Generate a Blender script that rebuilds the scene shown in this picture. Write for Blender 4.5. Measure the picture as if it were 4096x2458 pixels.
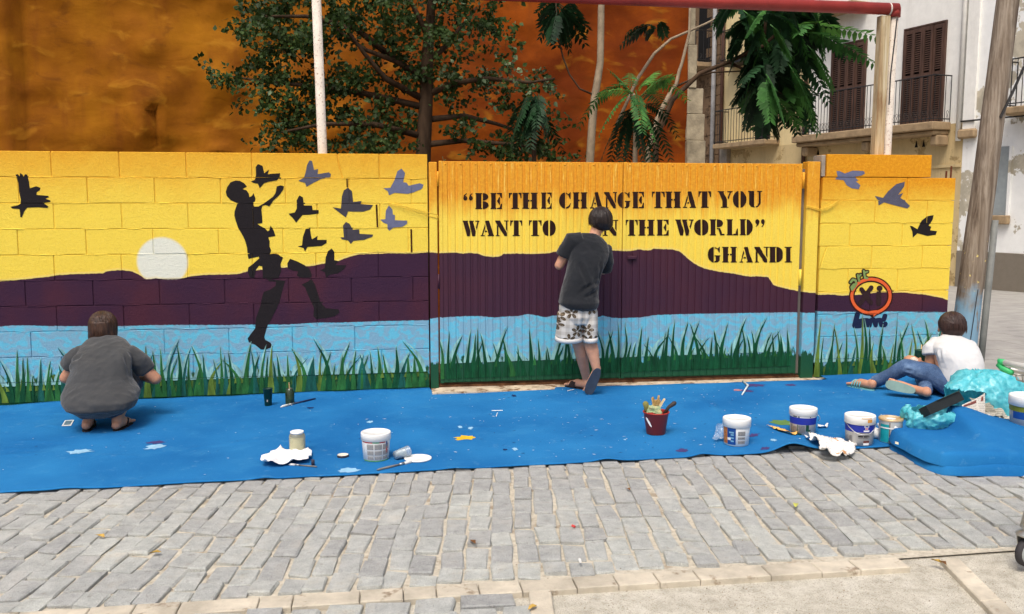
import bpy, bmesh, math, random
from mathutils import Vector, Matrix, noise
from mathutils.geometry import tessellate_polygon
R_ = math.radians
random.seed(7)
for o in list(bpy.data.objects): bpy.data.objects.remove(o)
scn = bpy.context.scene
col = scn.collection

# ---------------------------------------------------------------- camera
FPX, CAMD, CAMH, YAW, PITCH = 3566.0, 7.365, 1.556, R_(7.905), R_(6.281)
cam_d = bpy.data.cameras.new('camera'); cam = bpy.data.objects.new('camera', cam_d); col.objects.link(cam)
cam.location = (0, -CAMD, CAMH); cam.rotation_euler = (R_(90) - PITCH, 0, -YAW)
cam_d.sensor_width = 36; cam_d.lens = 36 * FPX / 4096; cam_d.clip_end = 400
scn.camera = cam
# ---------------------------------------------------------------- light
SUN_EL, SUN_AZ = R_(60), R_(206)      # azimuth clockwise from +Y: behind the photographer, a little to the right
world = bpy.data.worlds.new('World'); scn.world = world; world.use_nodes = True
wn = world.node_tree.nodes; wl = world.node_tree.links
bg = wn['Background']; sky = wn.new('ShaderNodeTexSky'); sky.sky_type = 'NISHITA'; sky.sun_disc = False
sky.sun_elevation = SUN_EL; sky.sun_rotation = SUN_AZ
sky.air_density = 1.0; sky.dust_density = 6.0; sky.ozone_density = 0.6
wl.new(sky.outputs[0], bg.inputs[0]); bg.inputs[1].default_value = 0.13
sun_d = bpy.data.lights.new('sun', 'SUN'); sun = bpy.data.objects.new('sun', sun_d); col.objects.link(sun)
sun_d.energy = 1.5; sun_d.angle = R_(22); sun_d.color = (1, .97, .93)
sd = Vector((math.sin(SUN_AZ) * math.cos(SUN_EL), math.cos(SUN_AZ) * math.cos(SUN_EL), math.sin(SUN_EL)))
sun.rotation_euler = sd.to_track_quat('Z', 'Y').to_euler()
scn.view_settings.view_transform = 'Standard'; scn.view_settings.look = 'None'
scn.view_settings.exposure = 0.36; scn.view_settings.gamma = 1

# ---------------------------------------------------------------- measuring: photograph pixel (4096 wide) -> place on a real surface
CP = Vector((0, -CAMD, CAMH))
FV = Vector((math.sin(YAW) * math.cos(PITCH), math.cos(YAW) * math.cos(PITCH), -math.sin(PITCH)))
RV = Vector((math.cos(YAW), -math.sin(YAW), 0)); UV_ = RV.cross(FV)
SL = .012                                                # the street rises slightly to the right
K = 4096 / 2473
def ray(x, y): return FV * FPX + RV * (x - 2048) - UV_ * (y - 1229)
def W(x, y, Y=0.):                                       # on the upright plane Y
    d = ray(x, y); return CP + d * ((Y - CP.y) / d.y)
def gz(x, y=0): 
    s = min(1, max(0, (y - 1) / 10)); s = s * s * (3 - 2 * s)
    return SL * (x + 3) * (1 - s) - .25 * s
def G(x, y, dz=0):                                       # on the street
    d = ray(x, y); t = (SL * 3 + dz - CP.z) / (d.z - SL * d.x); return CP + d * t
def WD(x, y, Y=0.): return W(x * K, y * K, Y)
def GD(x, y, dz=0): return G(x * K, y * K, dz)
def zz(ox, oy, s):                                       # enlarged view -> photograph pixel
    return lambda x, y: (ox + x / s, oy + y / s)

# ---------------------------------------------------------------- object helpers
def link(o, parent=None):
    col.objects.link(o)
    if parent: o.parent = parent
    return o
def tag(o, label=None, cat=None, group=None, kind=None):
    if label: o['label'] = label
    if cat: o['category'] = cat
    if group: o['group'] = group
    if kind: o['kind'] = kind
    return o
def empty(name, loc, label=None, cat=None, group=None, kind=None, rz=0):
    o = bpy.data.objects.new(name, None); o.location = loc; o.rotation_euler[2] = rz; o.empty_display_size = .1
    return tag(link(o), label, cat, group, kind)
def put(o, parent):                                      # keep world coordinates under a parent
    if parent:
        o.parent = parent
        o.matrix_parent_inverse = (Matrix.Translation(parent.location) @ parent.rotation_euler.to_matrix().to_4x4()).inverted() if parent.parent is None else Matrix.Identity(4)
    return o
def mesh_obj(name, me, mat, parent=None, smooth=False, world=True):
    o = bpy.data.objects.new(name, me); col.objects.link(o)
    if mat is not None and not me.materials:
        for m in (mat if isinstance(mat, (list, tuple)) else [mat]): me.materials.append(m)
    if smooth:
        for p in me.polygons: p.use_smooth = True
    if parent:
        if world: wput(o, parent)
        else: o.parent = parent
    return o
def wmat(p):
    m = Matrix.Translation(p.location) @ p.rotation_euler.to_matrix().to_4x4()
    return (wmat(p.parent) @ p.matrix_parent_inverse @ m) if p.parent else m
def wput(o, parent):
    o.parent = parent; o.matrix_parent_inverse = wmat(parent).inverted(); return o

class MB:
    """collects vertices and faces of one mesh"""
    def __init__(s): s.v = []; s.f = []; s.mi = []; s.cur = 0
    def add(s, vs, fs):
        n = len(s.v); s.v += [tuple(v) for v in vs]
        for f in fs: s.f.append(tuple(i + n for i in f)); s.mi.append(s.cur)
        return s
    def box(s, a, b, M=None):
        x0, y0, z0 = a; x1, y1, z1 = b
        vs = [Vector(p) for p in ((x0,y0,z0),(x1,y0,z0),(x1,y1,z0),(x0,y1,z0),(x0,y0,z1),(x1,y0,z1),(x1,y1,z1),(x0,y1,z1))]
        if M: vs = [M @ v for v in vs]
        return s.add(vs, [(3,2,1,0),(4,5,6,7),(0,1,5,4),(1,2,6,5),(2,3,7,6),(3,0,4,7)])
    def tube(s, pts, rad, n=10, cap=True):
        pts = [Vector(p) for p in pts]; m = len(pts)
        if not isinstance(rad, (list, tuple)): rad = [rad] * m
        up = None; rings = []
        for i, p in enumerate(pts):
            t = (pts[min(i+1, m-1)] - pts[max(i-1, 0)]).normalized()
            if up is None: up = Vector((0,0,1)) if abs(t.z) < .9 else Vector((1,0,0))
            a = t.cross(up).normalized(); b = a.cross(t).normalized(); up = b
            rings.append([p + (a * math.cos(2*math.pi*k/n) + b * math.sin(2*math.pi*k/n)) * rad[i] for k in range(n)])
        vs = [v for r in rings for v in r]; fs = []
        for i in range(m-1):
            for k in range(n): fs.append((i*n+k, (i+1)*n+k, (i+1)*n+(k+1)%n, i*n+(k+1)%n))
        if cap: fs += [tuple(range(n)), tuple(reversed(range((m-1)*n, m*n)))]
        return s.add(vs, fs)
    def lathe(s, prof, c=(0,0,0), n=28, M=None, cap=False):
        vs = []; m = len(prof)
        for r, z in prof:
            for k in range(n):
                a = 2*math.pi*k/n; v = Vector((r*math.cos(a), r*math.sin(a), z))
                vs.append((M @ v if M else v) + Vector(c))
        fs = [(i*n+k, i*n+(k+1)%n, (i+1)*n+(k+1)%n, (i+1)*n+k) for i in range(m-1) for k in range(n)]
        if cap: fs += [tuple(reversed(range(n))), tuple(range((m-1)*n, m*n))]
        return s.add(vs, fs)
    def mesh(s, name):
        me = bpy.data.meshes.new(name); me.from_pydata(s.v, [], s.f)
        if any(s.mi): me.polygons.foreach_set('material_index', s.mi)
        me.validate(); me.update(); return me
    def build(s, name, mat, parent=None, smooth=False, world=True, fix=False):
        me = s.mesh(name)
        if fix:
            bm = bmesh.new(); bm.from_mesh(me); bmesh.ops.recalc_face_normals(bm, faces=bm.faces); bm.to_mesh(me); bm.free()
        return mesh_obj(name, me, mat, parent, smooth, world)

def bevelbox(name, a, b, mat, parent=None, bw=.004, seg=1, M=None):
    mb = MB().box(a, b, M); me = mb.mesh(name)
    bm = bmesh.new(); bm.from_mesh(me); bmesh.ops.bevel(bm, geom=bm.edges[:], offset=bw, segments=seg, affect='EDGES'); bm.to_mesh(me); bm.free()
    return mesh_obj(name, me, mat, parent)

# ---------------------------------------------------------------- materials
def lin(c): return tuple(((v/255)/12.92 if v/255 <= .04045 else ((v/255+.055)/1.055)**2.4) for v in c)
class NT:
    def __init__(s, name):
        s.m = bpy.data.materials.new(name); s.m.use_nodes = True
        s.t = s.m.node_tree; s.bsdf = s.t.nodes['Principled BSDF']; s.pos = s.t.nodes.new('ShaderNodeNewGeometry').outputs['Position']
        s.objc = s.t.nodes.new('ShaderNodeTexCoord').outputs['Object']
    def n(s, kind, **kw):
        nd = s.t.nodes.new(kind)
        for k, v in kw.items(): setattr(nd, k, v)
        return nd
    def L(s, a, b): s.t.links.new(a, b)
    def setin(s, nd, i, v):
        if v is None: return
        if hasattr(v, 'is_linked') or hasattr(v, 'links'): s.L(v, nd.inputs[i])
        else:
            if isinstance(v, tuple) and len(v) == 3 and len(getattr(nd.inputs[i], 'default_value', (0,)) if not isinstance(nd.inputs[i].default_value, float) else (0,)) == 4: v = (*v, 1)
            nd.inputs[i].default_value = v
    def math(s, op, a, b=None, c=None):
        nd = s.n('ShaderNodeMath', operation=op); s.setin(nd, 0, a); s.setin(nd, 1, b); s.setin(nd, 2, c); return nd.outputs[0]
    def mix(s, f, a, b, mode='MIX'):
        nd = s.n('ShaderNodeMix', data_type='RGBA', blend_type=mode); s.setin(nd, 0, f); s.setin(nd, 6, a); s.setin(nd, 7, b); return nd.outputs[2]
    def noise(s, scale, detail=4, rough=.55, vec=None, dist=0):
        nd = s.n('ShaderNodeTexNoise'); s.L(vec or s.pos, nd.inputs['Vector']); nd.inputs['Scale'].default_value = scale
        nd.inputs['Detail'].default_value = detail; nd.inputs['Roughness'].default_value = rough; nd.inputs['Distortion'].default_value = dist
        return nd.outputs['Fac']
    def vor(s, scale, vec=None, out='Distance', feature='F1', rnd=1):
        nd = s.n('ShaderNodeTexVoronoi', feature=feature); s.L(vec or s.pos, nd.inputs['Vector']); nd.inputs['Scale'].default_value = scale
        nd.inputs['Randomness'].default_value = rnd; return nd.outputs[out]
    def ss(s, v, a, b):                                  # smoothstep a->b
        nd = s.n('ShaderNodeMapRange', interpolation_type='SMOOTHSTEP'); s.setin(nd, 0, v); nd.inputs[1].default_value = a; nd.inputs[2].default_value = b; return nd.outputs[0]
    def ramp(s, v, stops):
        nd = s.n('ShaderNodeValToRGB'); s.L(v, nd.inputs[0]); e = nd.color_ramp.elements
        while len(e) < len(stops): e.new(.5)
        for i, (p, c) in enumerate(stops): e[i].position = p; e[i].color = (*c, 1)
        return nd.outputs[0]
    def scale(s, v, sc):
        nd = s.n('ShaderNodeVectorMath', operation='MULTIPLY'); s.L(v, nd.inputs[0]); nd.inputs[1].default_value = sc; return nd.outputs[0]
    def sep(s, v):
        nd = s.n('ShaderNodeSeparateXYZ'); s.L(v, nd.inputs[0]); return nd.outputs
    def bump(s, h, strength, dist=.01):
        nd = s.n('ShaderNodeBump'); nd.inputs['Strength'].default_value = strength; nd.inputs['Distance'].default_value = dist; s.L(h, nd.inputs['Height'])
        s.L(nd.outputs[0], s.bsdf.inputs['Normal']); return nd
    def out(s, colr, rough=.8, spec=.3, metal=0):
        s.setin(s.bsdf, 'Base Color', colr); s.setin(s.bsdf, 'Roughness', rough); s.bsdf.inputs['Specular IOR Level'].default_value = spec; s.bsdf.inputs['Metallic'].default_value = metal
        return s.m
MATS = {}
def mat(name, c, rough=.7, spec=.3, var=.12, vs=6., bump=.15, bs=90., metal=0, dirt=None, obj=False, c2=None, stretch=None, rnd=.0):
    if name in MATS: return MATS[name]
    t = NT(name); c = lin(c); v = t.objc if obj else t.pos
    if stretch: v = t.scale(v, stretch)
    n1 = t.noise(vs, 5, .6, v)
    hi = lin(c2) if c2 else tuple(min(1, x*(1+var*2.0)+var*.004) for x in c); lo = c if c2 else tuple(x*(1-var*2.0) for x in c)
    cc = t.ramp(n1, [(.3, lo), (.7, hi)])
    if dirt:
        n2 = t.noise(dirt[1], 6, .65, v); cc = t.mix(t.ss(n2, dirt[2], dirt[2]+.12), cc, (*lin(dirt[0]), 1))
    if rnd:
        oi = t.n('ShaderNodeObjectInfo').outputs['Random']; hsv = t.n('ShaderNodeHueSaturation'); t.L(cc, hsv.inputs['Color'])
        t.L(t.math('MULTIPLY_ADD', oi, rnd*2, 1-rnd), hsv.inputs['Value']); cc = hsv.outputs[0]
    if bump: t.bump(t.noise(bs, 5, .65, v), bump, .01)
    MATS[name] = t.out(cc, rough, spec, metal); return MATS[name]
# ================================================================= ground
def sheet(name, x0, x1, y0, y1, nx, ny, zf, m, kind='structure'):
    mb = MB(); vs = []; fs = []
    for j in range(ny+1):
        for i in range(nx+1):
            x = x0+(x1-x0)*i/nx; y = y0+(y1-y0)*j/ny; vs.append((x, y, zf(x, y)))
    for j in range(ny):
        for i in range(nx): a = j*(nx+1)+i; fs.append((a, a+1, a+nx+2, a+nx+1))
    return tag(mb.add(vs, fs).build(name, m, smooth=True), kind=kind)
def m_sand():
    t = NT('joint_sand'); n = t.noise(35, 6, .7); n2 = t.noise(260, 3, .6)
    c = t.ramp(n, [(.3, lin((158,150,134))), (.5, lin((192,184,166))), (.75, lin((212,206,190)))])
    c = t.mix(t.math('MULTIPLY', t.ss(t.noise(9, 4), .55, .7), .6), c, (*lin((132,114,92)), 1))
    t.bump(n2, .6, .006); return t.out(c, .95, .1)
def m_conc():
    t = NT('gravel_concrete'); v = t.vor(85); n = t.noise(14, 6, .7); n2 = t.noise(180, 4, .7)
    c = t.ramp(n, [(.25, lin((158,152,138))), (.5, lin((194,189,174))), (.8, lin((218,214,202)))])
    c = t.mix(t.ss(n2, .56, .62), c, (*lin((140,130,112)), 1)); c = t.mix(t.ss(t.noise(300, 2), .62, .68), c, (*lin((110,100,88)), 1))
    t.bump(t.math('ADD', n2, t.math('MULTIPLY', v, .6)), .7, .006); return t.out(c, .93, .15)
def m_paving():
    t = NT('street_paving'); n = t.noise(3.5, 6, .65); n2 = t.noise(60, 5, .7)
    c = t.ramp(n, [(.25, lin((140,138,134))), (.75, lin((176,173,166)))]); c = t.mix(t.math('MULTIPLY', t.ss(n2, .55, .7), .4), c, (*lin((120,116,110)), 1))
    br = t.n('ShaderNodeTexBrick'); br.offset = .5; t.L(t.pos, br.inputs['Vector']); br.inputs['Scale'].default_value = 1
    br.inputs['Mortar Size'].default_value = .012; br.inputs['Brick Width'].default_value = .9; br.inputs['Row Height'].default_value = .55
    c = t.mix(t.math('MULTIPLY', br.outputs['Fac'], .35), c, (*lin((96,92,86)), 1))
    t.bump(n2, .25, .01); return t.out(c, .9, .2)
def m_stone():
    t = NT('granite'); rnd = t.n('ShaderNodeObjectInfo').outputs['Random']
    n = t.noise(420, 2, .7); n2 = t.noise(18, 5, .6)
    c = t.ramp(n2, [(.25, lin((154,156,152))), (.75, lin((190,192,186)))])
    c = t.mix(t.ss(n, .55, .66), c, (*lin((96,98,102)), 1)); c = t.mix(t.ss(t.noise(350, 2), .6, .7), c, (*lin((212,212,206)), 1))
    c = t.mix(t.math('MULTIPLY', t.ss(t.noise(7, 5, .7), .52, .72), .35), c, (*lin((196,188,170)), 1))
    c = t.mix(t.math('MULTIPLY', t.ss(t.noise(28, 5, .75), .56, .68), .45), c, (*lin((122,118,110)), 1)); c = t.mix(t.math('MULTIPLY', t.ss(t.noise(2.2, 3, .6), .55, .75), .3), c, (*lin((206,202,192)), 1))
    hsv = t.n('ShaderNodeHueSaturation'); t.L(c, hsv.inputs['Color']); t.L(t.math('MULTIPLY_ADD', rnd, .26, .92), hsv.inputs['Value'])
    t.L(t.math('MULTIPLY_ADD', rnd, .6, .6), hsv.inputs['Saturation'])
    t.bump(t.math('ADD', t.noise(60, 5, .75), t.math('MULTIPLY', n, .3)), .9, .010); return t.out(hsv.outputs[0], .85, .25)
M_SAND, M_CONC, M_PAV, M_STONE = m_sand(), m_conc(), m_paving(), m_stone()
M_LOT = mat('lot_earth', (92,74,54), .95, .1, .25, 3, .6, 40)
sheet('ground', -70, 70, -45, 80, 40, 60, lambda x, y: gz(max(-9, min(14, x)), y)-.045, M_LOT)
sheet('street', 3.4, 40, -9, 45, 40, 60, lambda x, y: gz(min(14, x), y)-.018, M_PAV)
sheet('concrete_strip', -6, 6.5, -9, -3.6, 40, 14, lambda x, y: gz(x, y)-.022, M_CONC)
# cobbles: columns lean a little to the right going away from the camera
bed = sheet('cobbled_pavement', -6, 3.9, -3.91, -1.6, 60, 20, lambda x, y: gz(x, y)-.012, M_SAND)
def cobble_mesh(L, Wd, seed, H=.07):
    rng = random.Random(seed); me = MB().box((-Wd/2,-L/2,-H),(Wd/2,L/2,0)).mesh('cobble')
    bm = bmesh.new(); bm.from_mesh(me)
    for v in bm.verts:
        v.co.x += rng.uniform(-.007,.007); v.co.y += rng.uniform(-.009,.009); v.co.z += rng.uniform(-.005,.004) if v.co.z > -.01 else 0
    top = [e for e in bm.edges if all(v.co.z > -.01 for v in e.verts)] + [e for e in bm.edges if abs(e.verts[0].co.z-e.verts[1].co.z) > .03]
    bmesh.ops.bevel(bm, geom=top, offset=rng.uniform(.004,.007), segments=1, affect='EDGES')
    for v in bm.verts:
        if v.co.z > -.02: v.co += Vector((rng.uniform(-.004,.004), rng.uniform(-.004,.004), rng.uniform(-.003,.003)))
    bmesh.ops.delete(bm, geom=[f for f in bm.faces if f.normal.z < -.9], context='FACES_ONLY')
    bm.to_mesh(me); bm.free(); me.materials.append(M_STONE); return me
VAR = {}
def cob(L, Wd, i):
    k = (round(L/.012), round(Wd/.008), i % 4)
    if k not in VAR: VAR[k] = cobble_mesh(k[0]*.012, k[1]*.008, hash(k) % 9999)
    return VAR[k]
spots = []
rng = random.Random(3)
x0 = -4.2; ci = 0
while x0 < 4.6:
    wd = rng.uniform(.086, .106); y = -3.885 + rng.uniform(0, .05)
    while y < -1.75:
        Lg = rng.choice([.15,.17,.185,.19,.2,.2,.21,.23]); 
        if y < -3.8: Lg = rng.uniform(.09, .2)
        cx = x0 + wd/2 + .125*(y+2.3) + rng.uniform(-.006,.006); cy = y + Lg/2
        spots.append((cx, cy, Lg-.006, wd, R_(-7.1)+R_(rng.uniform(-3,3)))); y += Lg + rng.uniform(.004,.016)
    x0 += wd + rng.uniform(.007, .020); ci += 1
# stones of the small field left of the cross strip, laid the other way
yy = -4.0
for row in range(5):
    x = -2.6 + rng.uniform(0, .1); h = rng.uniform(.095, .115)
    while x < .44:
        Lg = rng.uniform(.13, .22); spots.append((x+Lg/2, yy-h/2, Lg-.008, h, R_(90-6)+R_(rng.uniform(-3,3)))); x += Lg + rng.uniform(.005,.02)
    yy -= h + .012
# the far cobbles right of the pier
def inview(p):
    v = Vector((p[0], p[1], gz(p[0], p[1]))) - CP; z = v.dot(FV)
    return 2048 + FPX*v.dot(RV)/z, 1229 - FPX*v.dot(UV_)/z, z
vis = []; rest = []
for s in spots:
    px, py, z = inview(s)
    hidden = s[1] > -2.28 and s[0] < 3.6
    (vis if (-150 < px < 4250 and py < 2560 and not hidden) else rest).append((z, s))
vis.sort(key=lambda q: q[0])
near = vis[:300]; far = vis[300:] + [r for r in rest if r[1][1] < -2.1 or r[1][0] > 3.4]
for i, (z, s) in enumerate(near):
    o = bpy.data.objects.new('cobble', cob(s[2], s[3], i)); col.objects.link(o); o.parent = bed
    o.location = (s[0], s[1], gz(s[0], s[1]) + rng.uniform(-.004,.006)); o.rotation_euler = (R_(rng.uniform(-1.6,1.6)), R_(rng.uniform(-1.6,1.6)), s[4])
mb = MB()
for i, (z, s) in enumerate(far):
    me = cob(s[2], s[3], i); Mx = Matrix.Translation((s[0], s[1], gz(s[0], s[1]) + rng.uniform(-.004,.006))) @ Matrix.Rotation(s[4], 4, 'Z')
    mb.add([Mx @ v.co for v in me.vertices], [tuple(p.vertices) for p in me.polygons])
o = mb.build('cobble_field', M_STONE, bed); o['kind'] = 'stuff'
# beige border slabs
M_KERB = mat('border_stone', (190,181,163), .88, .2, .12, 7, .5, 90, dirt=((140,124,104), 11, .58), rnd=.08)
kerb = empty('border_strip', (0,-3.93,0), kind='structure')
def slab(pts, z=.0, name='slab'):
    rngs = random.Random(len(bpy.data.objects)); zt = z + rngs.uniform(-.002,.002)
    vs = [(p[0], p[1], gz(p[0],p[1])+zt) for p in pts] + [(p[0], p[1], gz(p[0],p[1])-.06) for p in pts]; n = len(pts)
    fs = [tuple(range(n))] + [((i+1)%n, i, i+n, (i+1)%n+n) for i in range(n)]
    me = MB().add(vs, fs).mesh(name); bm = bmesh.new(); bm.from_mesh(me); bmesh.ops.recalc_face_normals(bm, faces=bm.faces)
    bmesh.ops.bevel(bm, geom=[e for e in bm.edges if all(v.co.z > gz(v.co.x,v.co.y)-.03 for v in e.verts)], offset=.004, segments=1, affect='EDGES'); bm.to_mesh(me); bm.free()
    return mesh_obj(name, me, M_KERB, kerb)
x = -3.4; rk = random.Random(5)
def ky(x): return -3.895 - .016*x
while x < 2.14:
    L_ = rk.choice([.13,.17,.22,.3,.26]); x1 = min(2.15, x+L_)
    sk = rk.uniform(-.02,.02)
    slab([(x+.002, ky(x)-.105), (x1-.002+sk*0, ky(x1)-.105), (x1-.002, ky(x1)+.003), (x+.002, ky(x)+.003)], .004); x = x1
y = -4.01
while y > -5.2:
    L_ = rk.choice([.3,.35,.25]); 
    xa = lambda yy: .535 + .125*(yy+4.0)
    slab([(xa(y-L_), y-L_+.003), (xa(y-L_)+.09, y-L_+.003), (xa(y)+.09, y), (xa(y), y)], .003); y -= L_
y = -3.975
while y > -5.2:
    L_ = rk.choice([.3,.4]); xa = lambda yy: 2.325 + .24*(yy+3.97)
    slab([(xa(y-L_), y-L_+.003), (xa(y-L_)+.085, y-L_+.003), (xa(y)+.085, y), (xa(y), y)], .004); y -= L_

# ================================================================= the mural
z4, z5, z6, z7, z8 = zz(0,560,2.473), zz(850,560,2.473), zz(1750,560,2.473), zz(2650,560,2.473), zz(3200,560,2.4732)
z1b, z2b, z3b, z5b = zz(0,1160,2.473), zz(900,1160,2.473), zz(1750,1160,2.473), zz(3200,1160,2.4732)
zl = zz(3300,1050,4.947)
def on(f, pts): return [(lambda w: (w.x, w.z))(W(*f(*p))) for p in pts]
HILL = on(z4, [(0,1402),(150,1390),(330,1370),(480,1355),(560,1340),(700,1330),(850,1325),(1020,1320),(1060,1300),(1180,1288),(1300,1300),(1370,1330),(1440,1380),(1550,1370),(1650,1385),(1780,1378),(1880,1350),(2050,1335)]) \
 + on(z5, [(250,1330),(350,1300),(640,1270),(800,1255),(960,1250),(1100,1225),(1240,1200),(1330,1165),(1450,1132),(1650,1128),(1760,1122),(1900,1128),(2000,1125),(2125,1115)])
HILLG = on(z6, [(-60,1112),(0,1120),(160,1115),(250,1125),(320,1118),(400,1125),(460,1150),(560,1160),(630,1150),(640,1130),(780,1125),(920,1130),(1100,1122),(1170,1105),(1700,1095),(1900,1100),(2010,1080),(2020,1095),(2120,1090),(2130,1075),(2226,1082)]) \
 + on(z7, [(100,1085),(170,1105),(280,1200),(340,1240),(420,1275),(560,1305),(680,1320),(850,1352),(960,1350),(1050,1360),(1090,1430),(1130,1450),(1220,1470),(1350,1500),(1450,1510),(1530,1515)])
HILLP = on(zl, [(-100,640),(0,638),(180,640),(330,660),(500,652),(650,640),(720,645),(1000,600),(1250,590),(1330,605),(1500,595),(1700,615),(1979,640)]) + on(z5b, [(1050,28),(1200,45),(1400,80),(1480,108),(1520,118)])
WAT = on(z1b, [(0,365),(100,355),(250,352),(450,360),(880,360),(1200,360),(1500,350),(1800,348)]) + on(z2b, [(0,350),(200,345),(600,345),(900,325),(1150,325),(1500,312),(2000,302)])
WATG = on(z3b, [(-60,285),(20,270),(50,275),(130,268),(250,262),(420,260),(560,275),(700,262),(800,260),(890,240),(960,250),(1060,272),(1150,255),(1590,270),(1640,255),(1720,275),(1800,280),(2000,275),(2150,250),(2300,245),(2473,240)]) + on(z5b, [(-60,222),(60,228)])
WATP = on(z5b, [(100,215),(130,210),(200,215),(520,218),(900,215),(1470,222),(1520,224)])
SUNC = W(650, 1048); SUNR = (W(752,1048)-W(650,1048)).length
def mural(name, X0, X1, hill, wat, o_lo, o_hi, o_amt, green, patchy, sunny, vert=False):
    t = NT(name); px, py, pz = t.sep(t.pos)
    xn = t.math('DIVIDE', t.math('SUBTRACT', px, X0), X1-X0)
    def curve(pts):
        nd = t.n('ShaderNodeFloatCurve'); c = nd.mapping.curves[0]; P = sorted(((x-X0)/(X1-X0), z/2.2) for x, z in pts)
        P = [(0, P[0][1])] + [p for p in P if .002 < p[0] < .998] + [(1, P[-1][1])]
        c.points[0].location = P[0]; c.points[1].location = P[-1]
        for p in P[1:-1]: c.points.new(*p)
        for p in c.points: p.handle_type = 'VECTOR'
        nd.mapping.update(); t.L(xn, nd.inputs['Value']); return t.math('MULTIPLY', nd.outputs[0], 2.2)
    fine = t.noise(120, 4, .7); big = t.noise(2.6, 5, .65); mid = t.noise(14, 5, .7, t.scale(t.pos, (1, 1, .12)) if vert else None)
    blot = t.noise(45, 4, .7)
    # yellow to orange sky
    g = t.math('ADD', pz, t.math('ADD', t.math('MULTIPLY_ADD', big, .30, -.15), t.math('MULTIPLY_ADD', mid, .45 if vert else .22, -.22 if vert else -.11)))
    og = t.math('MULTIPLY', t.ss(g, o_lo, o_hi), o_amt)
    yel = t.ramp(pz, [(.3, lin((246,224,100))), (.55, lin((247,224,104))), (.8, lin((243,212,78)))])
    yel = t.mix(t.math('MULTIPLY', t.ss(blot, .5, .7), .25), yel, (*lin((222,182,58)), 1))
    yel = t.mix(t.math('MULTIPLY', t.ss(fine, .48, .66), .30), yel, (*lin((204,166,48)), 1)); yel = t.mix(t.math('MULTIPLY', t.ss(t.noise(210, 2), .6, .7), .35), yel, (*lin((252,238,150)), 1))
    orange = t.mix(t.ss(blot, .4, .65), (*lin((216,138,18)), 1), (*lin((228,158,30)), 1))
    c = t.mix(og, yel, orange)
    if vert:                                             # scratches and bare streaks of the sheet metal
        st = t.noise(75, 4, .75, t.scale(t.pos, (1, 1, .05))); c = t.mix(t.math('MULTIPLY', t.math('MULTIPLY', t.ss(st, .60, .66), .8), t.ss(pz, 1.45, 1.75)), c, (*lin((250,218,110)), 1))
        st2 = t.noise(60, 4, .75, t.scale(t.pos, (1.3, 1, .06))); c = t.mix(t.math('MULTIPLY', t.math('MULTIPLY', t.ss(st2, .62, .68), .7), t.ss(pz, 1.4, 1.8)), c, (*lin((178,104,10)), 1))
    if sunny:
        dx = t.math('SUBTRACT', px, SUNC.x); dz = t.math('SUBTRACT', pz, SUNC.z)
        d = t.math('ADD', t.math('SQRT', t.math('ADD', t.math('MULTIPLY', dx, dx), t.math('MULTIPLY', dz, dz))), t.math('MULTIPLY_ADD', fine, .012, -.006))
        c = t.mix(t.ss(d, SUNR+.012, SUNR-.016), c, (*lin((226,226,208)), 1))
    H = curve(hill); B = curve(wat)
    wob = t.math('MULTIPLY_ADD', t.noise(38, 3), .012, -.006)
    dh = t.math('SUBTRACT', t.math('ADD', pz, wob), H)
    c = t.mix(t.math('MULTIPLY', t.ss(dh, .022, .006), .45), c, (*lin((236,212,140)), 1))
    pur = t.mix(t.ss(t.noise(1.4, 4), .4, .65), (*lin((58,32,54)), 1), (*lin((74,36,50)), 1))
    if vert: pur = t.mix(.5, pur, (*lin((62,22,40)), 1))
    c = t.mix(t.ss(dh, .003, -.003), c, pur)
    db = t.math('SUBTRACT', t.math('ADD', pz, wob), B)
    wn_ = t.noise(7, 4, .6, t.scale(t.pos, (1, 1, 2.4)), 1.2); wv = t.n('ShaderNodeTexWave'); wv.bands_direction = 'Z'; t.L(t.pos, wv.inputs['Vector'])
    wv.inputs['Scale'].default_value = 3.2; wv.inputs['Distortion'].default_value = 14; wv.inputs['Detail'].default_value = 4; wv.inputs['Detail Scale'].default_value = 2.2
    wat_c = t.mix(t.ss(t.math('ADD', t.math('MULTIPLY', wv.outputs['Fac'], .34), wn_), .55, .86), (*lin((124,168,190)), 1), (*lin((100,186,210)), 1))
    wat_c = t.mix(t.math('MULTIPLY', t.ss(fine, .55, .7), .5), wat_c, (*lin((160,205,220)), 1))
    c = t.mix(t.ss(db, .003, -.003), c, wat_c)
    # grass base
    gn = t.math('ADD', pz, t.math('ADD', t.math('MULTIPLY_ADD', t.noise(9, 3), .22, -.11), t.math('MULTIPLY_ADD', t.noise(38, 2, .5, t.scale(t.pos, (1, 1, .25))), .16, -.08)))
    gc = (*lin((14,74,48)), 1)
    if patchy:
        pn = t.noise(16, 4, .65, t.scale(t.pos, (1, 1, .35))); gc = t.mix(t.math('MULTIPLY', t.ss(pn, .46, .66), t.ss(pz, .0, .14)), gc, (*lin((84,110,40)), 1))
        gc = t.mix(t.math('MULTIPLY', t.ss(t.noise(24, 3, .6, t.scale(t.pos, (1, 1, .3))), .56, .66), .8), gc, (*lin((24,92,62)), 1))
    c = t.mix(t.ss(gn, green+.015, green-.015), c, gc)
    bh = t.math('ADD', t.math('MULTIPLY', fine, .6), t.math('MULTIPLY', t.noise(40, 5, .7), .8))
    t.bump(bh, .25 if vert else .85, .007); return t.out(c, .62 if vert else .8, .35 if vert else .2)
M_ML = mural('mural_paint_blocks', -5.2, .45, HILL, WAT, 1.45, 2.15, .8, .23, True, True)
M_MG = mural('mural_paint_sheet', .3, 3.75, HILLG, WATG, 1.42, 1.72, .92, .30, False, False, True)
M_MP = mural('mural_paint_pier', 3.6, 5.1, HILLP, WATP, 1.42, 1.85, .95, .22, True, False)
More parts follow.
